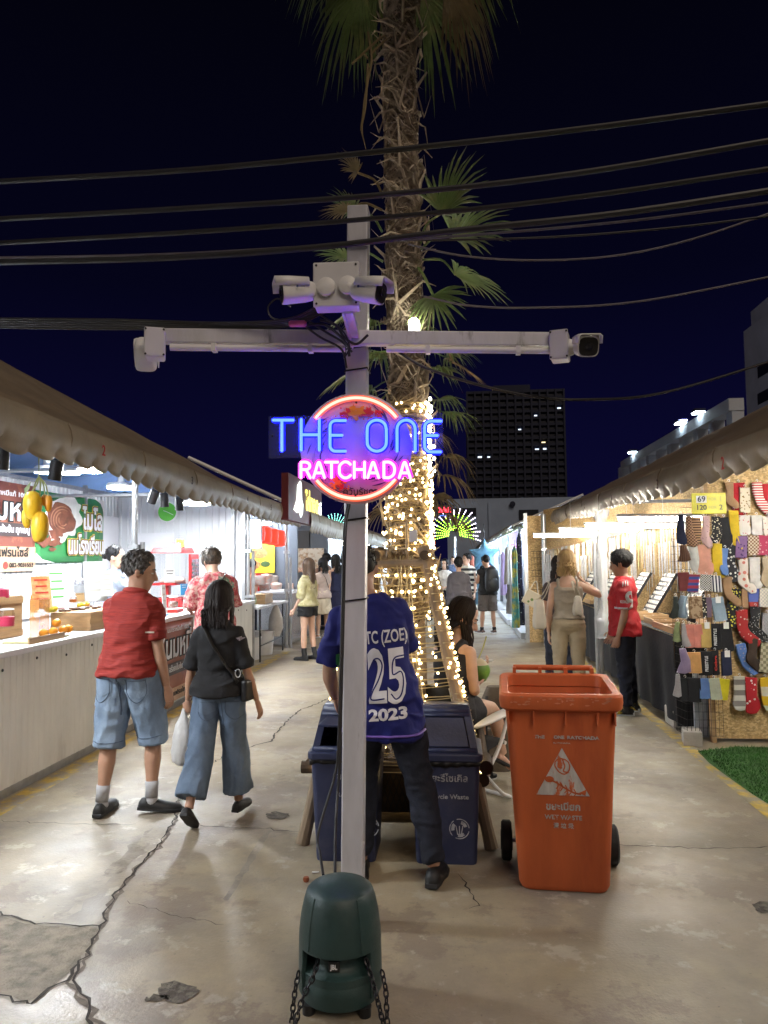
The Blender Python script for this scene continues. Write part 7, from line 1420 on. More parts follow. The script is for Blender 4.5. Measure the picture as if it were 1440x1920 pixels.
m.build('side_panel', black, t)
p = gp(1300, 1400); m = MB(); m.box((p[0]+.02, p[1]+.10, .06), (.15, .2, .12), rz(-.2)); tag(m.build('concrete_block', mat('pale_concrete', (.42, .39, .35), .85, bump=.4), None, 0, bevel=.008), 'pale concrete block weighing down the foot of the wire grid', 'block')
p = gp(1275, 1370); m = MB(); m.box((p[0]+.03, p[1]+.2, .09), (.14, .3, .16)); tag(m.build('concrete_block', mat('pale_concrete', (.42, .39, .35), .85, bump=.4), None, 0, bevel=.008), 'grey concrete block behind the grid beside the post', 'block')
m = MB(); m.box((2.13, 6.93, .34), (.11, .04, .66)); tag(m.build('plastic_board', mat('bluish_board', (.45, .50, .58), .4), None, 0), 'bluish white board leaning behind the wire grid', 'board')
p0, p1 = at(1296, 925, 6.58), at(1362, 963, 6.58); c = (p0+p1)/2; t = thing('price_sign', 'bright yellow price board hanging over the sock rack', 'price sign', c); w_, h_ = p1[0]-p0[0], p0[2]-p1[2]; m = MB(); m.box(c, (w_, .012, h_)); m.build('board', mat('sign_board_yellow', (.66, .60, .02), .4), t, 0, bevel=.004)
m = MB(); m.box(c+V3(-.22*w_, -.008, .2*h_), (w_*.3, .003, h_*.34)); m.build('patch', paper, t, 0); gt = mat('faded_print', (.50, .45, .05), .5)
text('69', h_*.27, ink, c+V3(-.22*w_, -.010, .2*h_), (1, 0, 0), (0, 0, 1), t, bold=.02); text('120', h_*.24, ink, c+V3(-.23*w_, -.008, -.2*h_), (1, 0, 0), (0, 0, 1), t, bold=.02)
for z in (.2, -.2): text('FOR', h_*.14, gt, c+V3(.10*w_, -.008, z*h_), (1, 0, 0), (0, 0, 1), t, bold=.02)
text('1', h_*.24, gt, c+V3(.34*w_, -.008, .2*h_), (1, 0, 0), (0, 0, 1), t, bold=.03); text('2', h_*.24, ink, c+V3(.34*w_, -.008, -.2*h_), (1, 0, 0), (0, 0, 1), t, bold=.01)
# ================================================================ JEWELLERY STALL
t = thing('display_table', 'long jewellery table draped with black cloth to the ground', 'table', (2.4, 9.6, 0)); clothk = mat('black_cloth', (.012, .012, .016), .9, 0, .3, 5, bump=.3, bscale=30); m = MB()
m.grid(lambda u, v: (1.98+.018*math.sin(u*70+v*2)*v+.01*math.sin(u*23), 7.15+5.6*u, .86-.78*v), 240, 8); m.build('cloth', clothk, t, 60); m = MB(); m.add([(1.99, 7.15, .865), (DX(7.15)-.05, 7.15, .865), (DX(12.75)-.02, 12.75, .865), (1.99, 12.75, .865)], [(0, 1, 2, 3)]); m.box((2.62, 7.16, .45), (1.26, .02, .8)); m.build('table_top', clothk, t, 0)
silver = mat('silver_chain', (.66, .66, .68), .35, .25, .4, 60); gold = mat('gold_chain', (.60, .45, .22), .35, .3, .3, 60)
t0 = thing('hanging_rail', 'wooden rail holding rows of silver necklaces along the back of the stall', 'rail', (2.6, 10, 1.95)); RA = lambda y: V3(DX(y)-.10, y, 1.75+(13.8-y)*.068); m = MB(); m.bar(RA(14.0), RA(7.2), .03, .03); m.bar(RA(14.0)-V3(.02, 0, .22), RA(7.2)-V3(.02, 0, .22), .012, .012); m.build('bar', wood, t0, 0)
nk = []
for v in range(4):
    m = MB(); R5 = random.Random(v); L = .46+.07*v
    for s_ in (-1, 1): m.tube(curve([V3(0, s_*.012, 0), V3(.006*s_, s_*.016, -L*.5), V3(0, 0, -L)], 10), .0062, 4)
    m.ell((0, 0, -L-.02), (.006, .012+.004*v, .022), 8, 6); nk.append(m.mesh('necklace')); nk[-1].materials.append(silver if v != 2 else gold)
    nk[-1].polygons.foreach_set('use_smooth', [True]*len(nk[-1].polygons))
for i in range(240):
    o = bpy.data.objects.new('necklace', nk[rng.integers(0, 4)]); COL.objects.link(o); row = i % 3; yq = 7.3+6.6*(i/240)+rng.uniform(-.012, .012); o.location = Vector(RA(yq)-V3(.02+.01*row+rng.uniform(0, .03), 0, (.01, .01, .23)[row]+rng.uniform(0, .015))); o.scale = (1, 1, rng.uniform(.85, 1.2)); tag(o, 'fine metal necklace hanging from the wooden rail', 'necklace', 'necklaces on the rail')
ringb = mat('ring_board', (.55, .52, .48), .4, 0, .15, 5); N, L, b = nodes_of(ringb); co = N.new('ShaderNodeTexCoord'); br = N.new('ShaderNodeTexBrick'); br.inputs['Scale'].default_value = 16; br.inputs['Mortar Size'].default_value = .035; br.inputs['Color1'].default_value = (.66, .64, .60, 1); br.inputs['Color2'].default_value = (.34, .32, .30, 1); br.inputs['Mortar'].default_value = (.04, .04, .045, 1); L.new(co.outputs['UV'], br.inputs['Vector']); 
def board(c, w, h, lean, m_, label, dark_=False):
    t = thing('ring_board', label, 'display board', c, 0, 'tilted boards of rings'); R = rz(0) @ rot((0, 1, 0), -lean); x = R @ YA; y = R @ V3(0, 0, 1); n = -np.cross(x, y); n = -n if n[0] > 0 else n; c = np.asarray(c, float); Rm = np.stack([n, x, y], 1); m = MB(); m.box(c, (.02, w, h), Rm); m.build('panel', dark, t, 0)
    m = MB(); nr, nc = 9, 6
    for i in range(nr):
        for j in range(nc):
            if rng.random() < .93: m.box(c+n*.014+x*(-w/2+(j+.5)*w/nc)+y*(-h/2+(i+.5)*h/nr), (.010, w/nc*.62, h/nr*.60), Rm)
    m.build('card_pattern', m_, t, 0); m = MB(); m.box(c+n*.012-x*(w/2-.006), (.02, .012, h), Rm); m.box(c+n*.012+x*(w/2-.006), (.02, .012, h), Rm); m.build('border', black, t, 0)
cards = mat('pale_cards', (.62, .60, .56), .35, .2, .25, 40); cards2 = mat('grey_cards', (.30, .29, .28), .3, .4, .4, 40)
for i, Y in enumerate((7.75, 8.3, 8.85, 9.6, 10.2, 11.0, 11.7)): board((DX(Y)-.36, Y, 1.14), .50, .58, -.55, cards2 if i in (0, 2) else cards, ('nearest dark board of rings beside the sock rack', 'second board of rings, paler, from the sock rack', 'grey board of rings just right of the man in red', 'white board of rings behind the man in red', 'board of rings between the red-shirted man and the wrapped post', 'board of rings just beyond the wrapped post', 'farthest board of rings next to the blonde woman')[i])
for i, (x, y, w, d) in enumerate(((2.2, 7.45, .36, .42), (2.2, 7.9, .34, .4), (2.5, 7.5, .3, .4), (2.25, 8.45, .34, .42), (2.25, 9.1, .34, .42), (2.2, 9.8, .34, .45), (2.25, 10.6, .36, .5), (2.25, 11.4, .36, .5), (2.25, 12.2, .36, .5))):
    z = .868+(.06 if i == 2 else 0); t = thing('wooden_tray', ('shallow wooden tray at the near end of the jewellery table', 'wooden tray overhanging the front edge beside the man in red', 'wooden tray stacked behind the front one by the socks', 'open tray of rings in front of the man in red', 'tray of small goods left of the man in red', 'tray by the wrapped post', 'tray of coloured pins past the post', 'tray of pins near the blonde woman', 'last tray on the far end of the table')[i], 'tray', (x, y, z), 0, 'wooden trays of jewellery'); m = MB()
    for sd in (-1, 1): m.box((x+sd*(w/2-.008), y, z+.03), (.016, d, .06)); m.box((x, y+sd*(d/2-.008), z+.028), (w-.034, .016, .056))
    m.build('frame', wood, t, 0); m = MB(); m.box((x, y, z+.012), (w-.034, d-.034, .014)); m.build('liner', dark if i % 2 else paper, t, 0); m = MB()
    for k in range(30): m.box((x+rng.uniform(-w*.38, w*.38), y+rng.uniform(-d*.4, d*.4), z+.026), (.022, .016, .012), rz(rng.uniform(0, 3)))
    struct(m.build('trinket', silver if i % 3 else cards2, t, 0), 'stuff')
m = MB(); m.box((2.5, 7.5, .895), (.3, .4, .055)); tag(m.build('wooden_box', wood, None, 0), 'closed wooden box under the stacked tray by the socks', 'box')
# hanging clothes and bags at the far right stalls
tie = mat('tie_dye', (.45, .42, .05), .8, 0, .3, 3, col2=(.05, .25, .28), sc2=3.5, thr=(.42, .55)); navp = dots('navy_print', (.02, .02, .05), (.6, .6, .6), 14, .16); 
def garment(px, py, w, h, Y, m_, label, group='clothes hanging at the right stalls'):
    c = at(px, py, Y); W_, H_ = w*Y/F, h*Y/F; t = thing('hanging_garment', label, 'clothes', c, 0, group); m = MB(); a = np.linspace(0, 6.283, 20, endpoint=False)
    m.loft([np.stack([c[0]+W_/2*k*np.cos(a)*(1+.12*np.sin(a*5)), c[1]+.07*k*np.sin(a)*(1+.2*np.sin(a*6)), np.full(20, c[2]+H_*z)], 1) for z, k in ((.5, .12), (.46, .5), (.40, .72), (.2, .66), (0, .75), (-.3, .95), (-.5, 1.0))]); m.build('cloth', m_, t, 60); m = MB(); m.tube([c+V3(0, 0, H_*.5), c+V3(0, 0, H_*.5+.12)], .006, 5); m.build('hanger', black, t); return t
garment(966, 1100, 14, 150, 15.2, tie, 'long yellow and teal tie-dye dress hanging at the strand board end'); garment(975, 1085, 14, 170, 15.6, navp, 'long navy printed dress behind the tie-dye one'); garment(953, 1060, 16, 70, 16, mat('white_cloth', (.6, .58, .55), .8), 'short white top hanging left of the tie-dye dress'); garment(958, 1120, 18, 60, 16.2, mat('grey_cloth', (.3, .28, .27), .8), 'grey shirt hanging low beside the tie-dye dress')
pinkb = mat('pink_bag', (.55, .10, .28), .5); beib = mat('beige_bag', (.42, .36, .26), .6); redb = mat('red_bag', (.5, .10, .12), .5); dkb = mat('dark_bag', (.06, .06, .08), .5)
for i, (x, y, s_, m_, lab) in enumerate(((966, 1041, 11, pinkb, 'pink round bag, topmost of the hanging column'), (964, 1066, 11, beib, 'beige basket bag below the pink one'), (962, 1090, 10, redb, 'reddish bag below the beige basket bag'), (963, 1118, 11, dkb, 'dark round bag, lowest of the hanging column'))):
    x -= 4; c = at(x, y, 16.6); r = s_*16.6/F; t = thing('hand_bag', lab, 'bag', c, 0, 'bags hanging in a column'); m = MB(); m.lathe([(r*.3, -.05), (r*.9, -.045), (r, 0), (r*.9, .045), (r*.3, .05)], 6 if i < 2 else 18, c, rot((1, 0, 0), math.pi/2)); m.build('body', m_, t, 30); m = MB(); m.tube([c+V3(r*.7*math.cos(a), 0, r*.7+r*1.1*math.sin(a)) for a in np.linspace(0, math.pi, 10)], .01, 5); m.build('strap', m_, t)
starm = mat('sky_cloth', (.15, .36, .55), .7); c = at(908, 1040, 19.5); t = thing('star_balloon', 'light blue star-shaped hanging decoration over the far clothes stall', 'decoration', c); m = MB(); out = []
for k in range(10): r = (.42 if k % 2 == 0 else .2); out.append((r*math.sin(k*math.pi/5), r*math.cos(k*math.pi/5)))
for y, s_ in ((-.08, .5), (-.05, .85), (0, 1), (.05, .85), (.08, .5)): pass
m.loft([np.array([c+V3(x*s_, y, z*s_) for x, z in out]) for y, s_ in ((-.09, .4), (-.05, .85), (0, 1), (.05, .85), (.09, .4))]); m.build('body', starm, t, 40); m = MB(); m.tube([c+V3(0, 0, .42), c+V3(0, 0, .8)], .008, 5); m.build('cord', black, t)
garment(900, 1085, 24, 95, 19.8, mat('teal_cloth', (.10, .22, .32), .8), 'long teal blue cloth hanging under the star'); garment(885, 1072, 12, 60, 23, mat('rust_cloth', (.4, .12, .08), .8), 'rust red garment by the man in stripes'); garment(944, 1075, 12, 80, 18.4, mat('lilac_cloth', (.4, .3, .5), .8), 'lilac garment behind the man with the backpack')
# ================================================================ PEOPLE
def cl(name, col, **k): k.setdefault('bump', .75); k.setdefault('bscale', 17); k.setdefault('rough', .85); k.setdefault('var', .2); return mat('cloth_'+name, col, **k)
polo = cl('red_polo', (.30, .030, .022), col2=(.22, .02, .018), sc2=40, thr=(.45, .6), stretch=(.3, .3, 3)); denim = cl('denim_light', (.17, .235, .33), col2=(.26, .33, .42), sc2=3, thr=(.5, .72), var=.25); denim2 = cl('denim_blue', (.105, .15, .225), col2=(.17, .225, .31), sc2=3.5, thr=(.5, .75)); tee = cl('black_tee', (.012, .012, .014), rough=.9); jeank = cl('dark_jeans', (.008, .010, .020), col2=(.016, .02, .038), sc2=4); jersey = cl('blue_jersey', (.005, .008, .115), rough=.85, bump=.6); jprint = mat('jersey_print', (.62, .62, .66), .5); purp = mat('jersey_trim', (.16, .09, .42), .6)
grey_s = cl('grey_sock', (.42, .42, .44)); shoe_k = mat('black_shoe', (.012, .012, .013), .5, bump=.2); sole_k = mat('black_sole', (.02, .02, .022), .7); hair_g = mat('greying_hair', (.030, .026, .024), .5, col2=(.10, .09, .085), sc2=40, bump=.5, bscale=160)
# man in the red polo
K = person('man in red polo shirt and blue denim shorts walking with head turned to the stalls', (-2.12, 4.72), -.16, 1.655, vox=.0075, wide=1.07, belly=.05, lean=.05, tilt=.05, head=(1.05, .12), shl=.140,
  legs=((-.10, .05, .05, .22, 0), (.20, .34, .10, 1.10, .12)), arms=(((-.16, .25, -1), (.15, .9, -.35)), ((.22, -.06, -1), (.13, .22, -1))), hands=((.6, None), (.55, None)), hair=dict(tuft=.030, n=520, sweep=.1), hair_mat=hair_g,
  clothes=(('top', polo, dict(z0=.90, ease=.020, sleeve=.74, sease=.014, amp=.010, sc=(7, 7, 12))), ('collar', polo, dict(r=.017)), ('shorts', denim, dict(len=1.12, ease=.026, flare=.02, amp=.009, sc=(13, 13, 5))), ('sock', grey_s, dict(t=.74))), shoes=('shoe', shoe_k, sole_k))
bv = bvh_of(K.clothes['shorts'])
def patchdecal(bv, o, w, h, m_, T, name='pocket', x=(1, 0, 0), y=(0, 0, 1), lift=.003, n=8, pts=None):
    mb = MB(); o = np.asarray(o, float); x = nrm(x); y = nrm(y); z = np.cross(x, y); out = pts or [(-.5, .5), (.5, .5), (.5, -.3), (0, -.5), (-.5, -.3)]
    import bmesh
    bm = bmesh.new(); vs = [bm.verts.new(o+x*p[0]*w+y*p[1]*h) for p in out]; bm.faces.new(vs); bmesh.ops.triangulate(bm, faces=bm.faces)
    for _ in range(4):
        e_ = [e for e in bm.edges if e.calc_length() > .018]
        if e_: bmesh.ops.subdivide_edges(bm, edges=e_, cuts=1); bmesh.ops.triangulate(bm, faces=bm.faces)
    for v in bm.verts:
        h_ = bv.ray_cast(v.co+Vector(z)*.5, Vector(-z)); v.co = (h_[0]+Vector(z)*lift) if h_[0] else v.co
    me = bpy.data.meshes.new(name); bm.to_mesh(me); bm.free(); return wrap(me, name, m_, T, 180)
pk = cl('denim_pocket', (.20, .27, .37)); stitch = mat('denim_seam', (.07, .10, .15), .85)
def lineon(bv, px, Y, r, m_, T, name='seam', n=30, closed=False):
    pts = []
    for q in curve([at(x, y, Y) for x, y in (px+px[:1] if closed else px)], n):
        h_ = bv.ray_cast(Vector(q)+Vector((0, -.5, 0)), Vector((0, 1, 0)))
        if h_[0]: pts.append(np.array(h_[0])+V3(0, -.002, 0))
    if len(pts) > 4: m = MB(); m.tube(pts, r, 6, flat=.5); m.build(name, m_, T)
for px in ([(172, 1270), (171, 1300), (186, 1318), (203, 1302), (204, 1272)], [(172, 1272), (188, 1273), (204, 1274)], [(236, 1274), (236, 1302), (253, 1320), (271, 1303), (272, 1274)], [(236, 1276), (254, 1277), (272, 1276)], [(219, 1245), (220, 1290), (222, 1340)]): lineon(bv, px, 4.6, .0028, stitch, K.T)
lineon(bv, [(165, 1391), (195, 1394), (222, 1394)], 4.6, .003, stitch, K.T); lineon(bv, [(230, 1388), (262, 1390), (290, 1386)], 4.6, .003, stitch, K.T)
for x, y in ((190, 1285), (258, 1290)): patchdecal(bv, at(x, y, 4.6), .125, .14, pk, K.T); patchdecal(bv, at(x, y-21, 4.6), .125, .008, stitch, K.T, 'seam', pts=[(-.5, .5), (.5, .5), (.5, -.5), (-.5, -.5)], lift=.005)
patchdecal(bv, at(222, 1310, 4.6), .006, .22, stitch, K.T, 'seam', pts=[(-.5, .5), (.5, .5), (.5, -.5), (-.5, -.5)], lift=.004)
bvp = bvh_of(K.clothes['shirt']); patchdecal(bvp, at(279, 1186, 4.6), .055, .010, mat('pale_trim', (.5, .42, .34), .6), K.T, 'sleeve_trim', pts=[(-.5, .5), (.5, .5), (.5, -.5), (-.5, -.5)])
# woman in the black T-shirt, with her bags
K = person('woman with long dark hair in black t-shirt and flared jeans walking away', (-1.485, 4.60), -.04, 1.415, fem=True, vox=.0075, wide=1.0, lean=.03, head=(.02, .05), shl=.132,
  legs=((-.20, .30, .05, .0, .62), (.18, .10, .05, .08, 0)), arms=(((-.36, .02, -1), (-.16, .18, -1)), ((.34, -.05, -1), (.24, .28, -1))), hands=((1.25, (0, .5, -.2)), (.5, None)), hair=dict(len=.215, n=360, r=.0085, wave=.004, spread=2.5, thick=1.10, pull=-.10), hair_mat=hair_b, face=False,
  clothes=(('top', tee, dict(z0=.90, ease=.022, sleeve=.94, sease=.018, amp=.012)), ('pants', denim2, dict(len=1.80, ease=.012, flare=.040, amp=.010, sc=(13, 13, 4))), ('strap', mat('strap_black', (.02, .02, .022), .6), dict(side=1, z=1.0, w=.030))), shoes=('shoe', shoe_k, sole_k))
bv = bvh_of(K.clothes['shirt']); patchdecal(bv, at(444, 1199, 4.4), .030, .018, mat('small_logo', (.25, .2, .24), .5), K.T, 'shirt_mark', pts=[(-.5, .3), (-.2, .5), (.5, .3), (.5, -.5), (-.4, -.4)])
bv2 = bvh_of(K.clothes['pants'])
for px in ([(362, 1320), (362, 1345), (378, 1358), (394, 1346), (395, 1320)], [(412, 1320), (412, 1345), (428, 1358), (444, 1346), (445, 1320)], [(403, 1310), (404, 1340), (405, 1375)], [(362, 1322), (378, 1323), (395, 1322)], [(412, 1322), (428, 1323), (445, 1322)]): lineon(bv2, px, 4.4, .0028, stitch, K.T)
patchdecal(bv2, at(376, 1330, 4.4), .10, .11, cl('denim_pocket_dark', (.13, .18, .26)), K.T)
hw = np.array(K.M @ Vector(K.arm[-1][2]+K.arm[-1][3]*.075)); m = MB(); rg = []
for z, w, d in ((.02, .012, .012), (-.03, .022, .016), (-.08, .045, .03), (-.16, .062, .045), (-.25, .066, .05), (-.31, .05, .042), (-.335, .018, .015)):
    a = np.linspace(0, 6.283, 24, endpoint=False); rg.append(np.stack([hw[0]-.02+.05*z+w*np.cos(a)*(1+.12*np.sin(a*5+z*30)), hw[1]+d*np.sin(a)*(1+.15*np.sin(a*4+z*20)), np.full(24, hw[2]+z)], 1))
m.loft(rg); tag(m.build('plastic_bag', mat('carrier_plastic', (.72, .72, .72), .35, alpha=.88, bump=1, bscale=22)), 'white plastic carrier bag hanging from the hand of the woman in black', 'bag')
hp = at(463, 1295, 4.55); t = thing('shoulder_bag', 'small dark shoulder bag with charms at the hip of the woman in black', 'bag', hp); m = MB(); m.box(hp+V3(0, .03, 0), (.045, .13, .13), rz(-.2)); m.build('body', black, t, 0, bevel=.015); m = MB(); q = at(447, 1262, 4.42); m.tube([q+V3(.016*math.cos(a), -.01, .024*math.sin(a)) for a in np.linspace(0, 6.28, 14)[:-1]], .0035, 6, closed=True); m.build('carabiner', steel, t)
# man in the blue jersey at the bins
K = person('man in blue number 25 jersey and dark jeans leaning over a blue bin', (-.378, 3.80), .10, 1.71, vox=.0075, wide=.93, lean=.10, tilt=-.165, head=(-.15, .25), shl=.142,
  legs=((.32, .50, .06, .1, 0), (.12, .32, .25, .25, .05)), arms=(((-.30, .28, -1), (.12, .75, -.75)), ((.22, .55, -.8), (-.35, .8, -.2))), hands=((.7, None), (.8, None)), hair=dict(tuft=.016, n=240), face=False,
  clothes=(('top', jersey, dict(z0=.745, ease=.020, sleeve=.86, sease=.018, amp=.011)), ('pants', jeank, dict(len=1.93, ease=.008, amp=.010))), shoes=('shoe', shoe_k, sole_k), foot_skin=True)
bv = bvh_of(K.clothes['shirt']); SL = nrm(V3(1, 0, .07))
def jt(s_, px, py, h, w, bold=.03): text(s_, h, jprint, at(px, py, 3.5), SL, nrm(V3(-.07, 0, 1)), K.T, width=w, bold=bold, bvh=bv)
jt('TC (ZOE)', 716, 1203, .062, .20, .02); jt('2023', 723, 1352, .052, .185, .04)
for ch, px in (('2', 700), ('5', 738)): jt(ch, px, 1283, .245, .088, .035)
slit = cl('jersey_slit', (.005, .008, .115))
for P in ([(688, 1262), (693, 1247), (703, 1246), (709, 1260), (703, 1285), (692, 1308), (691, 1322), (716, 1320)], [(757, 1241), (732, 1246), (730, 1276), (745, 1272), (751, 1290), (748, 1313), (738, 1322), (728, 1312)]):
    Q = curve([at(x, y, 3.5) for x, y in P], 50); pts = []
    for q in Q:
        h_ = bv.ray_cast(Vector(q)+Vector((0, -.4, 0)), Vector((0, 1, 0))); pts.append(np.array(h_[0])+V3(0, -.006, 0) if h_[0] else q)
    m = MB(); m.tube(pts, .0035, 6, flat=.3, up=(0, 1, 0)); m.build('number_line', slit, K.T)
hm_ = MB(); ring_ = []
for a in np.linspace(0, 6.283, 48, endpoint=False):
    c = V3(-.385, 3.80, K.dz+.765); d = V3(math.cos(a), math.sin(a), 0); h_ = bv.ray_cast(Vector(c+d*.6), Vector(-d)); 
    if h_[0]: ring_.append(np.array(h_[0])+d*.002)
if len(ring_) > 20: hm_.tube(ring_, .010, 6, closed=True, flat=.6); hm_.build('hem', purp, K.T)
patchdecal(bv, at(617, 1252, 3.5), .035, .062, mat('green_badge', (.06, .30, .10), .5), K.T, 'sleeve_badge', pts=[(-.5, -.5), (.4, -.4), (.5, .5), (-.4, .4)])
# blonde woman, her bags; red jersey man
beige = cl('beige_top', (.34, .29, .225)); beigep = cl('beige_trousers', (.40, .325, .215)); blond = mat('blonde_hair', (.46, .31, .135), .45, 0, .4, 40, bump=.5, bscale=160, col2=(.26, .16, .07), sc2=9, stretch=(1, 1, .15)); canvas = mat('canvas', (.58, .53, .44), .8, 0, .1, 8, bump=.3, bscale=120)
K = person('blonde woman in beige top and trousers touching her hair beside the jewellery table', (1.17, 8.1), -.08, 1.655, fem=True, skin=skin_l, vox=.008, lean=-.02, head=(.25, .05),
  legs=((.02, .02, .035, .1, 0), (-.04, .08, .03, .15, 0)), arms=(((-.22, .0, -1), (-.02, .25, -1)), ((.85, .15, -.45), (-.75, .1, .62))), hands=((.6, None), (.9, (-.3, .2, 1))), hair=dict(len=.16, n=240, r=.008, wave=.02, spread=2.4, thick=1.06, freq=9, back=-.01), hair_mat=blond, face=False,
  clothes=(('top', beige, dict(z0=1.0, z1=1.34, sleeve=0, ease=.014, amp=.007, sx=.10)), ('pants', beigep, dict(len=1.92, ease=.004, waist=1.06, amp=.005))), shoes=('shoe', whitepaint, whitepaint))
for px, py, w, h, Y, lab, hand_ in ((1011, 1152, .145, .30, 8.02, 'cream canvas tote bag hanging from the left shoulder of the blonde woman', (1029, 1095)), (1083, 1136, .115, .20, 8.0, 'cream shoulder bag on the right side of the blonde woman', (1074, 1092))):
    c = at(px, py, Y); t = thing('tote_bag', lab, 'bag', c, 0, 'canvas bags of the blonde woman'); m = MB(); rg = []; a = np.linspace(0, 6.283, 26, endpoint=False)
    for z, k in ((.5, .55), (.45, .72), (.2, .82), (-.2, 1), (-.42, .98), (-.5, .7)): rg.append(np.stack([c[0]+w/2*k*np.sign(np.cos(a))*abs(np.cos(a))**.6, c[1]+.045*k*np.sin(a)*(1+.15*np.sin(5*a)), c[2]+h*z+.008*np.sin(a*3)], 1))
    m.loft(rg); m.build('body', canvas, t, 60); m = MB(); s_ = at(hand_[0], hand_[1], Y)
    for dx in (-.03, .03): m.tube(curve([c+V3(dx, 0, h*.48), (c+s_)/2+V3(dx*.6, -.02, .05), s_+V3(dx*.2, 0, 0), s_+V3(0, .08, .02)], 10), .011, 6, flat=.4)
    m.build('handle', canvas, t)
K = person('dark-haired woman half hidden in front of the blonde one at the jewellery table', (1.21, 9.0), -.3, 1.60, fem=True, vox=.012, hair=dict(len=.2, n=60), hair_mat=hair_b, face=False, clothes=(('top', cl('dark_blouse', (.05, .035, .035))), ('pants', jeank)), shoes=('shoe', shoe_k, sole_k))
c = at(996, 1122, 8.8); t = thing('hand_bag', 'small pale printed bag held low beside the canvas tote', 'bag', c); m = MB(); m.box(c, (.17, .06, .17), rot((0, 1, 0), .5)); m.build('body', dots('bag_print', (.55, .5, .38), (.12, .2, .06), 14, .25), t, 0, bevel=.01); m = MB(); m.tube(curve([c+V3(-.03, 0, .08), c+V3(.06, 0, .2), c+V3(.08, 0, .05)], 10), .007, 5); m.build('handle', canvas, t)
redj = cl('red_jersey', (.50, .012, .022), rough=.55, bscale=240); yelsh = mat('yellow_shoe', (.62, .42, .03), .5, col2=(.02, .02, .02), sc2=14, thr=(.47, .5))
K = person('man in red football jersey and black jeans looking along the jewellery table', (1.72, 7.98), 1.30, 1.655, skin=skin_m, vox=.008, wide=1.02, belly=.02, head=(.15, .18),
  legs=((.02, .04, .04, .05, 0), (-.03, .06, .05, .2, 0)), arms=(((-.12, -.05, -1), (-.02, .32, -1)), ((.14, .1, -1), (.0, .5, -1))), hands=((1.1, None), (.6, None)), hair=dict(tuft=.034, n=300, sweep=.1, thick=1.06), clothes=(('top', redj, dict(z0=.83, ease=.022, sleeve=.82, sease=.026, amp=.010)), ('pants', jeank, dict(len=1.93, ease=.010))), shoes=('boot', yelsh, whitepaint))
bv = bvh_of(K.clothes['shirt']); fx = V3(.75, .25, 0)
text('KOHLER', .028, jprint, at(1173, 1129, 7.7), V3(1, 0, 0), (0, 0, 1), K.T, width=.085, bold=.03, bvh=bv); text('9', .19, jprint, at(1203, 1130, 7.6), V3(1, .5, 0), (0, 0, 1), K.T, bold=.02, bvh=bv)
patchdecal(bv, at(1172, 1142, 7.6), .11, .020, jprint, K.T, 'cuff_trim', pts=[(-.5, .5), (.5, .3), (.5, -.7), (-.5, -.5)])
for k in range(3): patchdecal(bv, at(1174+5*k, 1096-1*k, 7.6), .012, .05, jprint, K.T, 'shoulder_stripe', x=(1, .0, 0), pts=[(-.5, -.5), (.3, -.5), (1.0, .5), (.2, .5)])
# woman with the coconut, sitting on the folding chair
K = person('dark-haired woman sitting cross-legged on the folding chair holding a green coconut', (-.05, 5.08), -math.radians(42), 1.62, fem=True, skin=skin_l, vox=.008, lean=.14, head=(.75, .30), raise_=.02,
  legs=((1.40, 1.40, .02, .05, .1), (1.62, 1.30, -.10, .1, .5)), arms=(((-.15, .35, -.9), (.55, 1.0, .45)), ((.14, .0, -1), (-.62, .8, .10))), hands=((.9, (0, 0, 1)), (.55, (-.1, .1, 1))), hair=dict(len=.24, n=220, r=.008, wave=.012, spread=2.3), hair_mat=hair_b,
  clothes=(('top', cl('dark_top', (.018, .018, .022)), dict(z0=.90, z1=1.34, sleeve=0, ease=.012)), ('shorts', cl('dark_shorts', (.02, .02, .025)), dict(len=.42, ease=.018))), shoes=('sandal', black, sole_k))
hc = np.array(K.M @ Vector(K.arm[1][2]+K.arm[1][3]*.085+V3(0, .02, .07))); cg = mat('coconut_green', (.16, .30, .04), .4, 0, .25, 8, col2=(.10, .20, .03), sc2=6); cw = mat('coconut_flesh', (.62, .52, .34), .6)
t = thing('coconut', 'green drinking coconut with white top and straw held by the seated woman', 'coconut', hc); m = MB(); m.lathe([(.02, -.075), (.05, -.068), (.075, -.03), (.083, .0), (.078, .03), (.070, .045)], 24, hc); m.build('husk', cg, t, 60); m = MB(); m.lathe([(.070, .045), (.050, .068), (.028, .085), (.012, .086)], 16, hc); m.build('cut_top', cw, t, 40); m = MB(); m.tube(curve([hc+V3(0, 0, .08), hc+V3(.035, .0, .16), hc+V3(.06, .0, .24)], 8), .005, 6); m.build('straw', mat('yellow_straw', (.60, .55, .18), .5), t)
hl = np.array(K.M @ Vector(K.arm[-1][2]+K.arm[-1][3]*.10+V3(0, .02, .02))); m = MB(); m.ell(hl, (.035, .012, .008), 10, 6); tag(m.build('spoon', whitepaint), 'white plastic spoon in the raised hand of the seated woman', 'spoon')
bp = at(925, 1285, 5.75); t = thing('backpack', 'brown backpack resting on the ground behind the seated woman', 'backpack', (bp[0]+.02, 5.8, 0)); m = MB(); a = np.linspace(0, 6.283, 24, endpoint=False); m.loft([np.stack([bp[0]+.02+.13*k*np.sign(np.cos(a))*abs(np.cos(a))**.6, 5.85+.10*k*np.sin(a), np.full(24, z)], 1) for z, k in ((.0, .9), (.1, 1), (.35, .98), (.52, .85), (.62, .5))]); m.build('body', cl('brown_canvas', (.11, .085, .06)), t, 60); m = MB(); m.box((bp[0]+.02, 5.745, .22), (.17, .05, .22)); m.build('pocket', cl('brown_canvas', (.11, .085, .06)), t, 0, bevel=.02); m = MB()
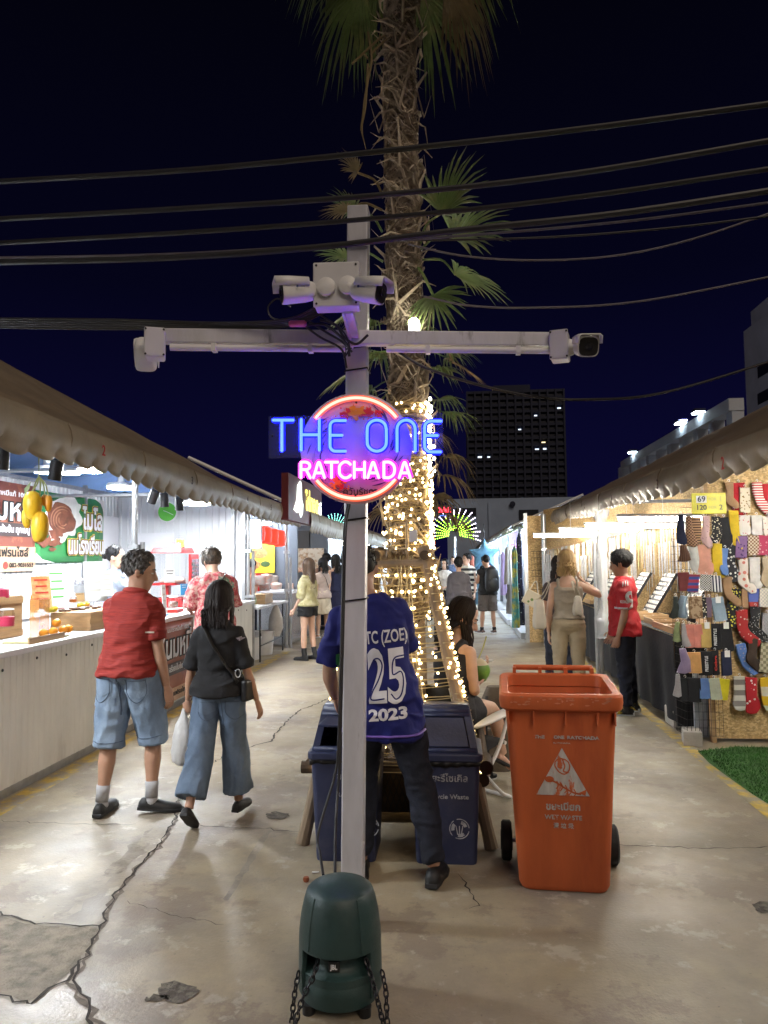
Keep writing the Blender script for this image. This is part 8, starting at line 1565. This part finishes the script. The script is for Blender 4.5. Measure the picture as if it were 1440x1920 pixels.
for dx in (-.05, .05): m.tube(curve([(bp[0]+dx, 5.76, .56), (bp[0]+dx*1.3, 5.70, .4), (bp[0]+dx, 5.72, .12)], 8), .012, 6, flat=.4)
m.build('strap', black, t)
# people at the left stalls
lblouse = cl('blue_grey_blouse', (.24, .28, .36), col2=(.34, .38, .46), sc2=12)
K = person('vendor woman in blue-grey blouse with hair in a bun standing behind the counter', (-3.98, 8.45), -math.radians(85), 1.70, fem=True, skin=skin_l, vox=.010, raise_=.08, head=(0, .03), arms=(((-.15, .2, -1), (.1, .8, -.5)), ((.15, .2, -1), (-.1, .8, -.5))), hair=dict(tuft=.012, n=120, bun=(0, -.115, .12), spike=.4), clothes=(('top', lblouse, dict(sleeve=1.2, ease=.024, amp=.012)), ('pants', jeank)), shoes=('shoe', shoe_k, sole_k))
dye = cl('red_print_tee', (.42, .05, .07), col2=(.50, .30, .26), sc2=26, thr=(.44, .58), var=.4)
K = person('man in red tie-dyed t-shirt with a black cross-body strap bending over the counter', (-2.62, 7.95), .55, 1.74, skin=skin_l, vox=.009, lean=.10, head=(-.2, .42), arms=(((-.28, .2, -1), (.2, .85, -.15)), ((.22, .2, -1), (-.1, .9, -.1))), hair=dict(tuft=.048, n=320, sweep=.35, thick=1.10), hair_mat=mat('brown_tint_hair', (.035, .026, .020), .5, col2=(.10, .07, .05), sc2=20, bump=.5), clothes=(('top', dye, dict(sleeve=.95, ease=.032, sease=.036, amp=.014)), ('strap', black, dict(side=-1, w=.022)), ('pants', jeank)), shoes=('shoe', shoe_k, sole_k))
mk = MB(); mk.ell(K.hd((0, .062, .040)), V3(.052, .045, .036), 14, 8, K.headR); K.part(mk, 'face_mask', whitepaint)
bv = bvh_of(K.clothes['shirt']); patchdecal(bv, at(412, 1095, 7.7), .15, .16, mat('print_green_grey', (.10, .16, .11), .6, col2=(.4, .42, .36), sc2=30), K.T, 'shirt_print', pts=[(-.5, .5), (0, .4), (.5, -.1), (.3, -.5), (-.3, -.4)])
yg = cl('olive_sheer_shirt', (.42, .38, .19), col2=(.52, .48, .30), sc2=8); ombre = mat('ombre_hair', (.05, .028, .018), .4, col2=(.13, .075, .04), sc2=5, bump=.5, bscale=160, stretch=(1, 1, .1))
K = person('young woman with very long hair in olive shirt, black shorts and chunky boots', (-2.40, 11.95), 1.2, 1.61, fem=True, skin=skin_l, vox=.010, arms=(((-.12, .1, -1), (0, .55, -.8)), ((.12, 0, -1), (0, .4, -1))), legs=((.03, .05, .03, .05, 0), (-.05, .08, .03, .1, 0)), hair=dict(len=.40, n=110, wave=.006, spread=2.4), hair_mat=ombre, clothes=(('top', yg, dict(z0=.93, ease=.03, sleeve=1.1, sease=.03)), ('shorts', tee, dict(len=.38, ease=.03))), shoes=('boot', shoe_k, sole_k))
K = person('woman in pale top and cream knee-length skirt beside the young woman in boots', (-2.78, 15.4), .9, 1.62, fem=True, skin=skin_l, vox=.013, hair=dict(len=.22, n=60), clothes=(('top', cl('pale_pink_top', (.45, .36, .32)), dict(sleeve=.6)), ('skirt', cl('cream_skirt', (.55, .48, .36)), dict(z0=.52, flare=.05)), ('strap', black, dict(side=1, w=.01))), shoes=('heel', whitepaint, whitepaint))
K = person('woman in long sleeveless navy dress with long wavy hair at the food counter', (-2.66, 16.35), .8, 1.70, fem=True, skin=skin_l, vox=.013, hair=dict(len=.34, n=70, wave=.014), clothes=(('dress', cl('navy_dress', (.012, .014, .05)), dict(z0=.36, flare=.02)),), shoes=('heel', black, black))
K = person('man in dark shirt stretching his arm out to point at the food display', (-3.02, 17.2), 1.35, 1.74, skin=skin_l, vox=.013, arms=(((-.1, .9, -.15), (0, 1, .12)), ((.1, .1, -1), (0, .4, -1))), hands=((.1, None), (.5, None)), hair=dict(tuft=.035, n=140), clothes=(('top', cl('brown_shirt', (.20, .12, .09)), {}), ('pants', jeank)), shoes=('shoe', shoe_k, sole_k))
K = person('vendor in peach top standing behind the burger counter under the yellow poster', (-3.95, 14.1), -.6, 1.62, skin=skin_l, vox=.014, head=(.2, .3), hair=dict(tuft=.03, n=120), clothes=(('top', cl('peach_top', (.5, .25, .16)), {}), ('pants', jeank)), shoes=('shoe', shoe_k, sole_k))
# walkers in the right aisle
K = person('man in black sleeveless top and grey shorts wearing a black backpack', (.66, 16.25), .30, 1.66, vox=.012, head=(-.35, .35), legs=((.05, .03, .07, .5, 0), (-.03, .06, .06, .05, 0)), arms=(((-.25, .1, -1), (.1, .75, .7)), ((.15, .1, -1), (-.1, .8, .3))), hair=dict(tuft=.035, n=140), clothes=(('top', tee, dict(sleeve=.12, ease=.03)), ('shorts', cl('grey_shorts', (.10, .085, .08)), dict(len=.95, ease=.03, flare=.03)), ('sock', tee, dict(t=.9))), shoes=('shoe', mat('brown_shoe', (.08, .04, .03), .5), whitepaint))
t = thing('backpack', 'black backpack worn by the man in grey shorts', 'backpack', np.array(K.M @ Vector((.02, -.2, 1.15)))); m = MB(); a = np.linspace(0, 6.283, 22, endpoint=False); m.loft([np.stack([.03+.155*k*np.sign(np.cos(a))*abs(np.cos(a))**.6, -.22+.10*k*np.sin(a), np.full(22, z)], 1) for z, k in ((.90, .8), (.97, 1), (1.2, 1), (1.34, .85), (1.41, .45))]); o = m.build('body', black, None, 60); K.world(o); put(o, t)
m = MB(); m.loft([np.stack([.03+.11*k*np.cos(a), -.31+.04*k*np.sin(a), np.full(22, z)], 1) for z, k in ((.95, .7), (1.0, 1), (1.12, 1), (1.17, .6))]); o = m.build('pocket', black, None, 60); K.world(o); put(o, t)
m = MB()
for s_ in (-1, 1): m.tube(curve([(s_*.10, -.14, 1.38), (s_*.11, -.02, 1.44), (s_*.11, .10, 1.36), (s_*.12, .12, 1.15), (s_*.13, -.1, .98)], 14), .022, 6, flat=.35)
o = m.build('strap', black, None); K.world(o); put(o, t)
K = person('woman in grey cardigan and black trousers with dark tied hair seen from behind', (.045, 13.7), .1, 1.58, fem=True, skin=skin_l, vox=.012, legs=((-.1, .2, .04, 0, .3), (.2, .05, .03, 0, 0)), hair=dict(len=.08, n=70, gather=.6), face=False, clothes=(('top', cl('grey_cardigan', (.09, .085, .10)), dict(z0=.78, sleeve=1.9, ease=.04, sease=.03)), ('pants', tee, dict(ease=.02))), shoes=('shoe', shoe_k, sole_k))
K = person('man in black and white striped shirt standing behind the woman in grey cardigan', (.24, 17.0), 2.5, 1.70, skin=skin_l, vox=.012, head=(.3, 0), hair=dict(tuft=.032, n=140), clothes=(('top', stripes('cloth_striped', ((.6, .58, .52), (.015, .015, .018)), .115, 2, .85), dict(ease=.035, sleeve=.95, sease=.035)), ('shorts', tee, dict(len=.95, ease=.03))), shoes=('shoe', shoe_k, sole_k))
K = person('woman in white puff-sleeve blouse and dark jeans walking towards us', (-.27, 17.6), 2.95, 1.58, fem=True, skin=skin_l, vox=.012, arms=(((-.2, .1, -1), (.5, .6, -.2)), ((.2, .1, -1), (-.3, .5, -.5))), hair=dict(len=.2, n=80), clothes=(('top', cl('white_blouse', (.6, .58, .56)), dict(z0=.95, sleeve=.8, ease=.03, sease=.045)), ('pants', jeank)), shoes=('shoe', shoe_k, sole_k))
K = person('person in black t-shirt farther down the aisle beside the woman in white', (-.56, 19.5), 3.0, 1.66, skin=skin_l, vox=.014, hair=dict(tuft=.03, n=100), clothes=(('top', tee, {}), ('pants', jeank)), shoes=('shoe', shoe_k, sole_k))
for x, y, r, c_, lab in ((.9, 24, 2.8, (.35, .08, .08), 'distant shopper in dull red top near the white lit stall'), (-.1, 26, 3.1, (.1, .14, .25), 'distant shopper in blue top in the middle of the aisle'), (.4, 30, .2, (.3, .3, .3), 'distant shopper in grey top walking away down the aisle')):
    person(lab, (x, y), r, 1.66, skin=skin_l, vox=.016, hair=dict(tuft=.03, n=60), clothes=(('top', cl('far_%d' % int(y), c_), {}), ('pants', jeank)), shoes=('shoe', shoe_k, sole_k), group='distant shoppers')
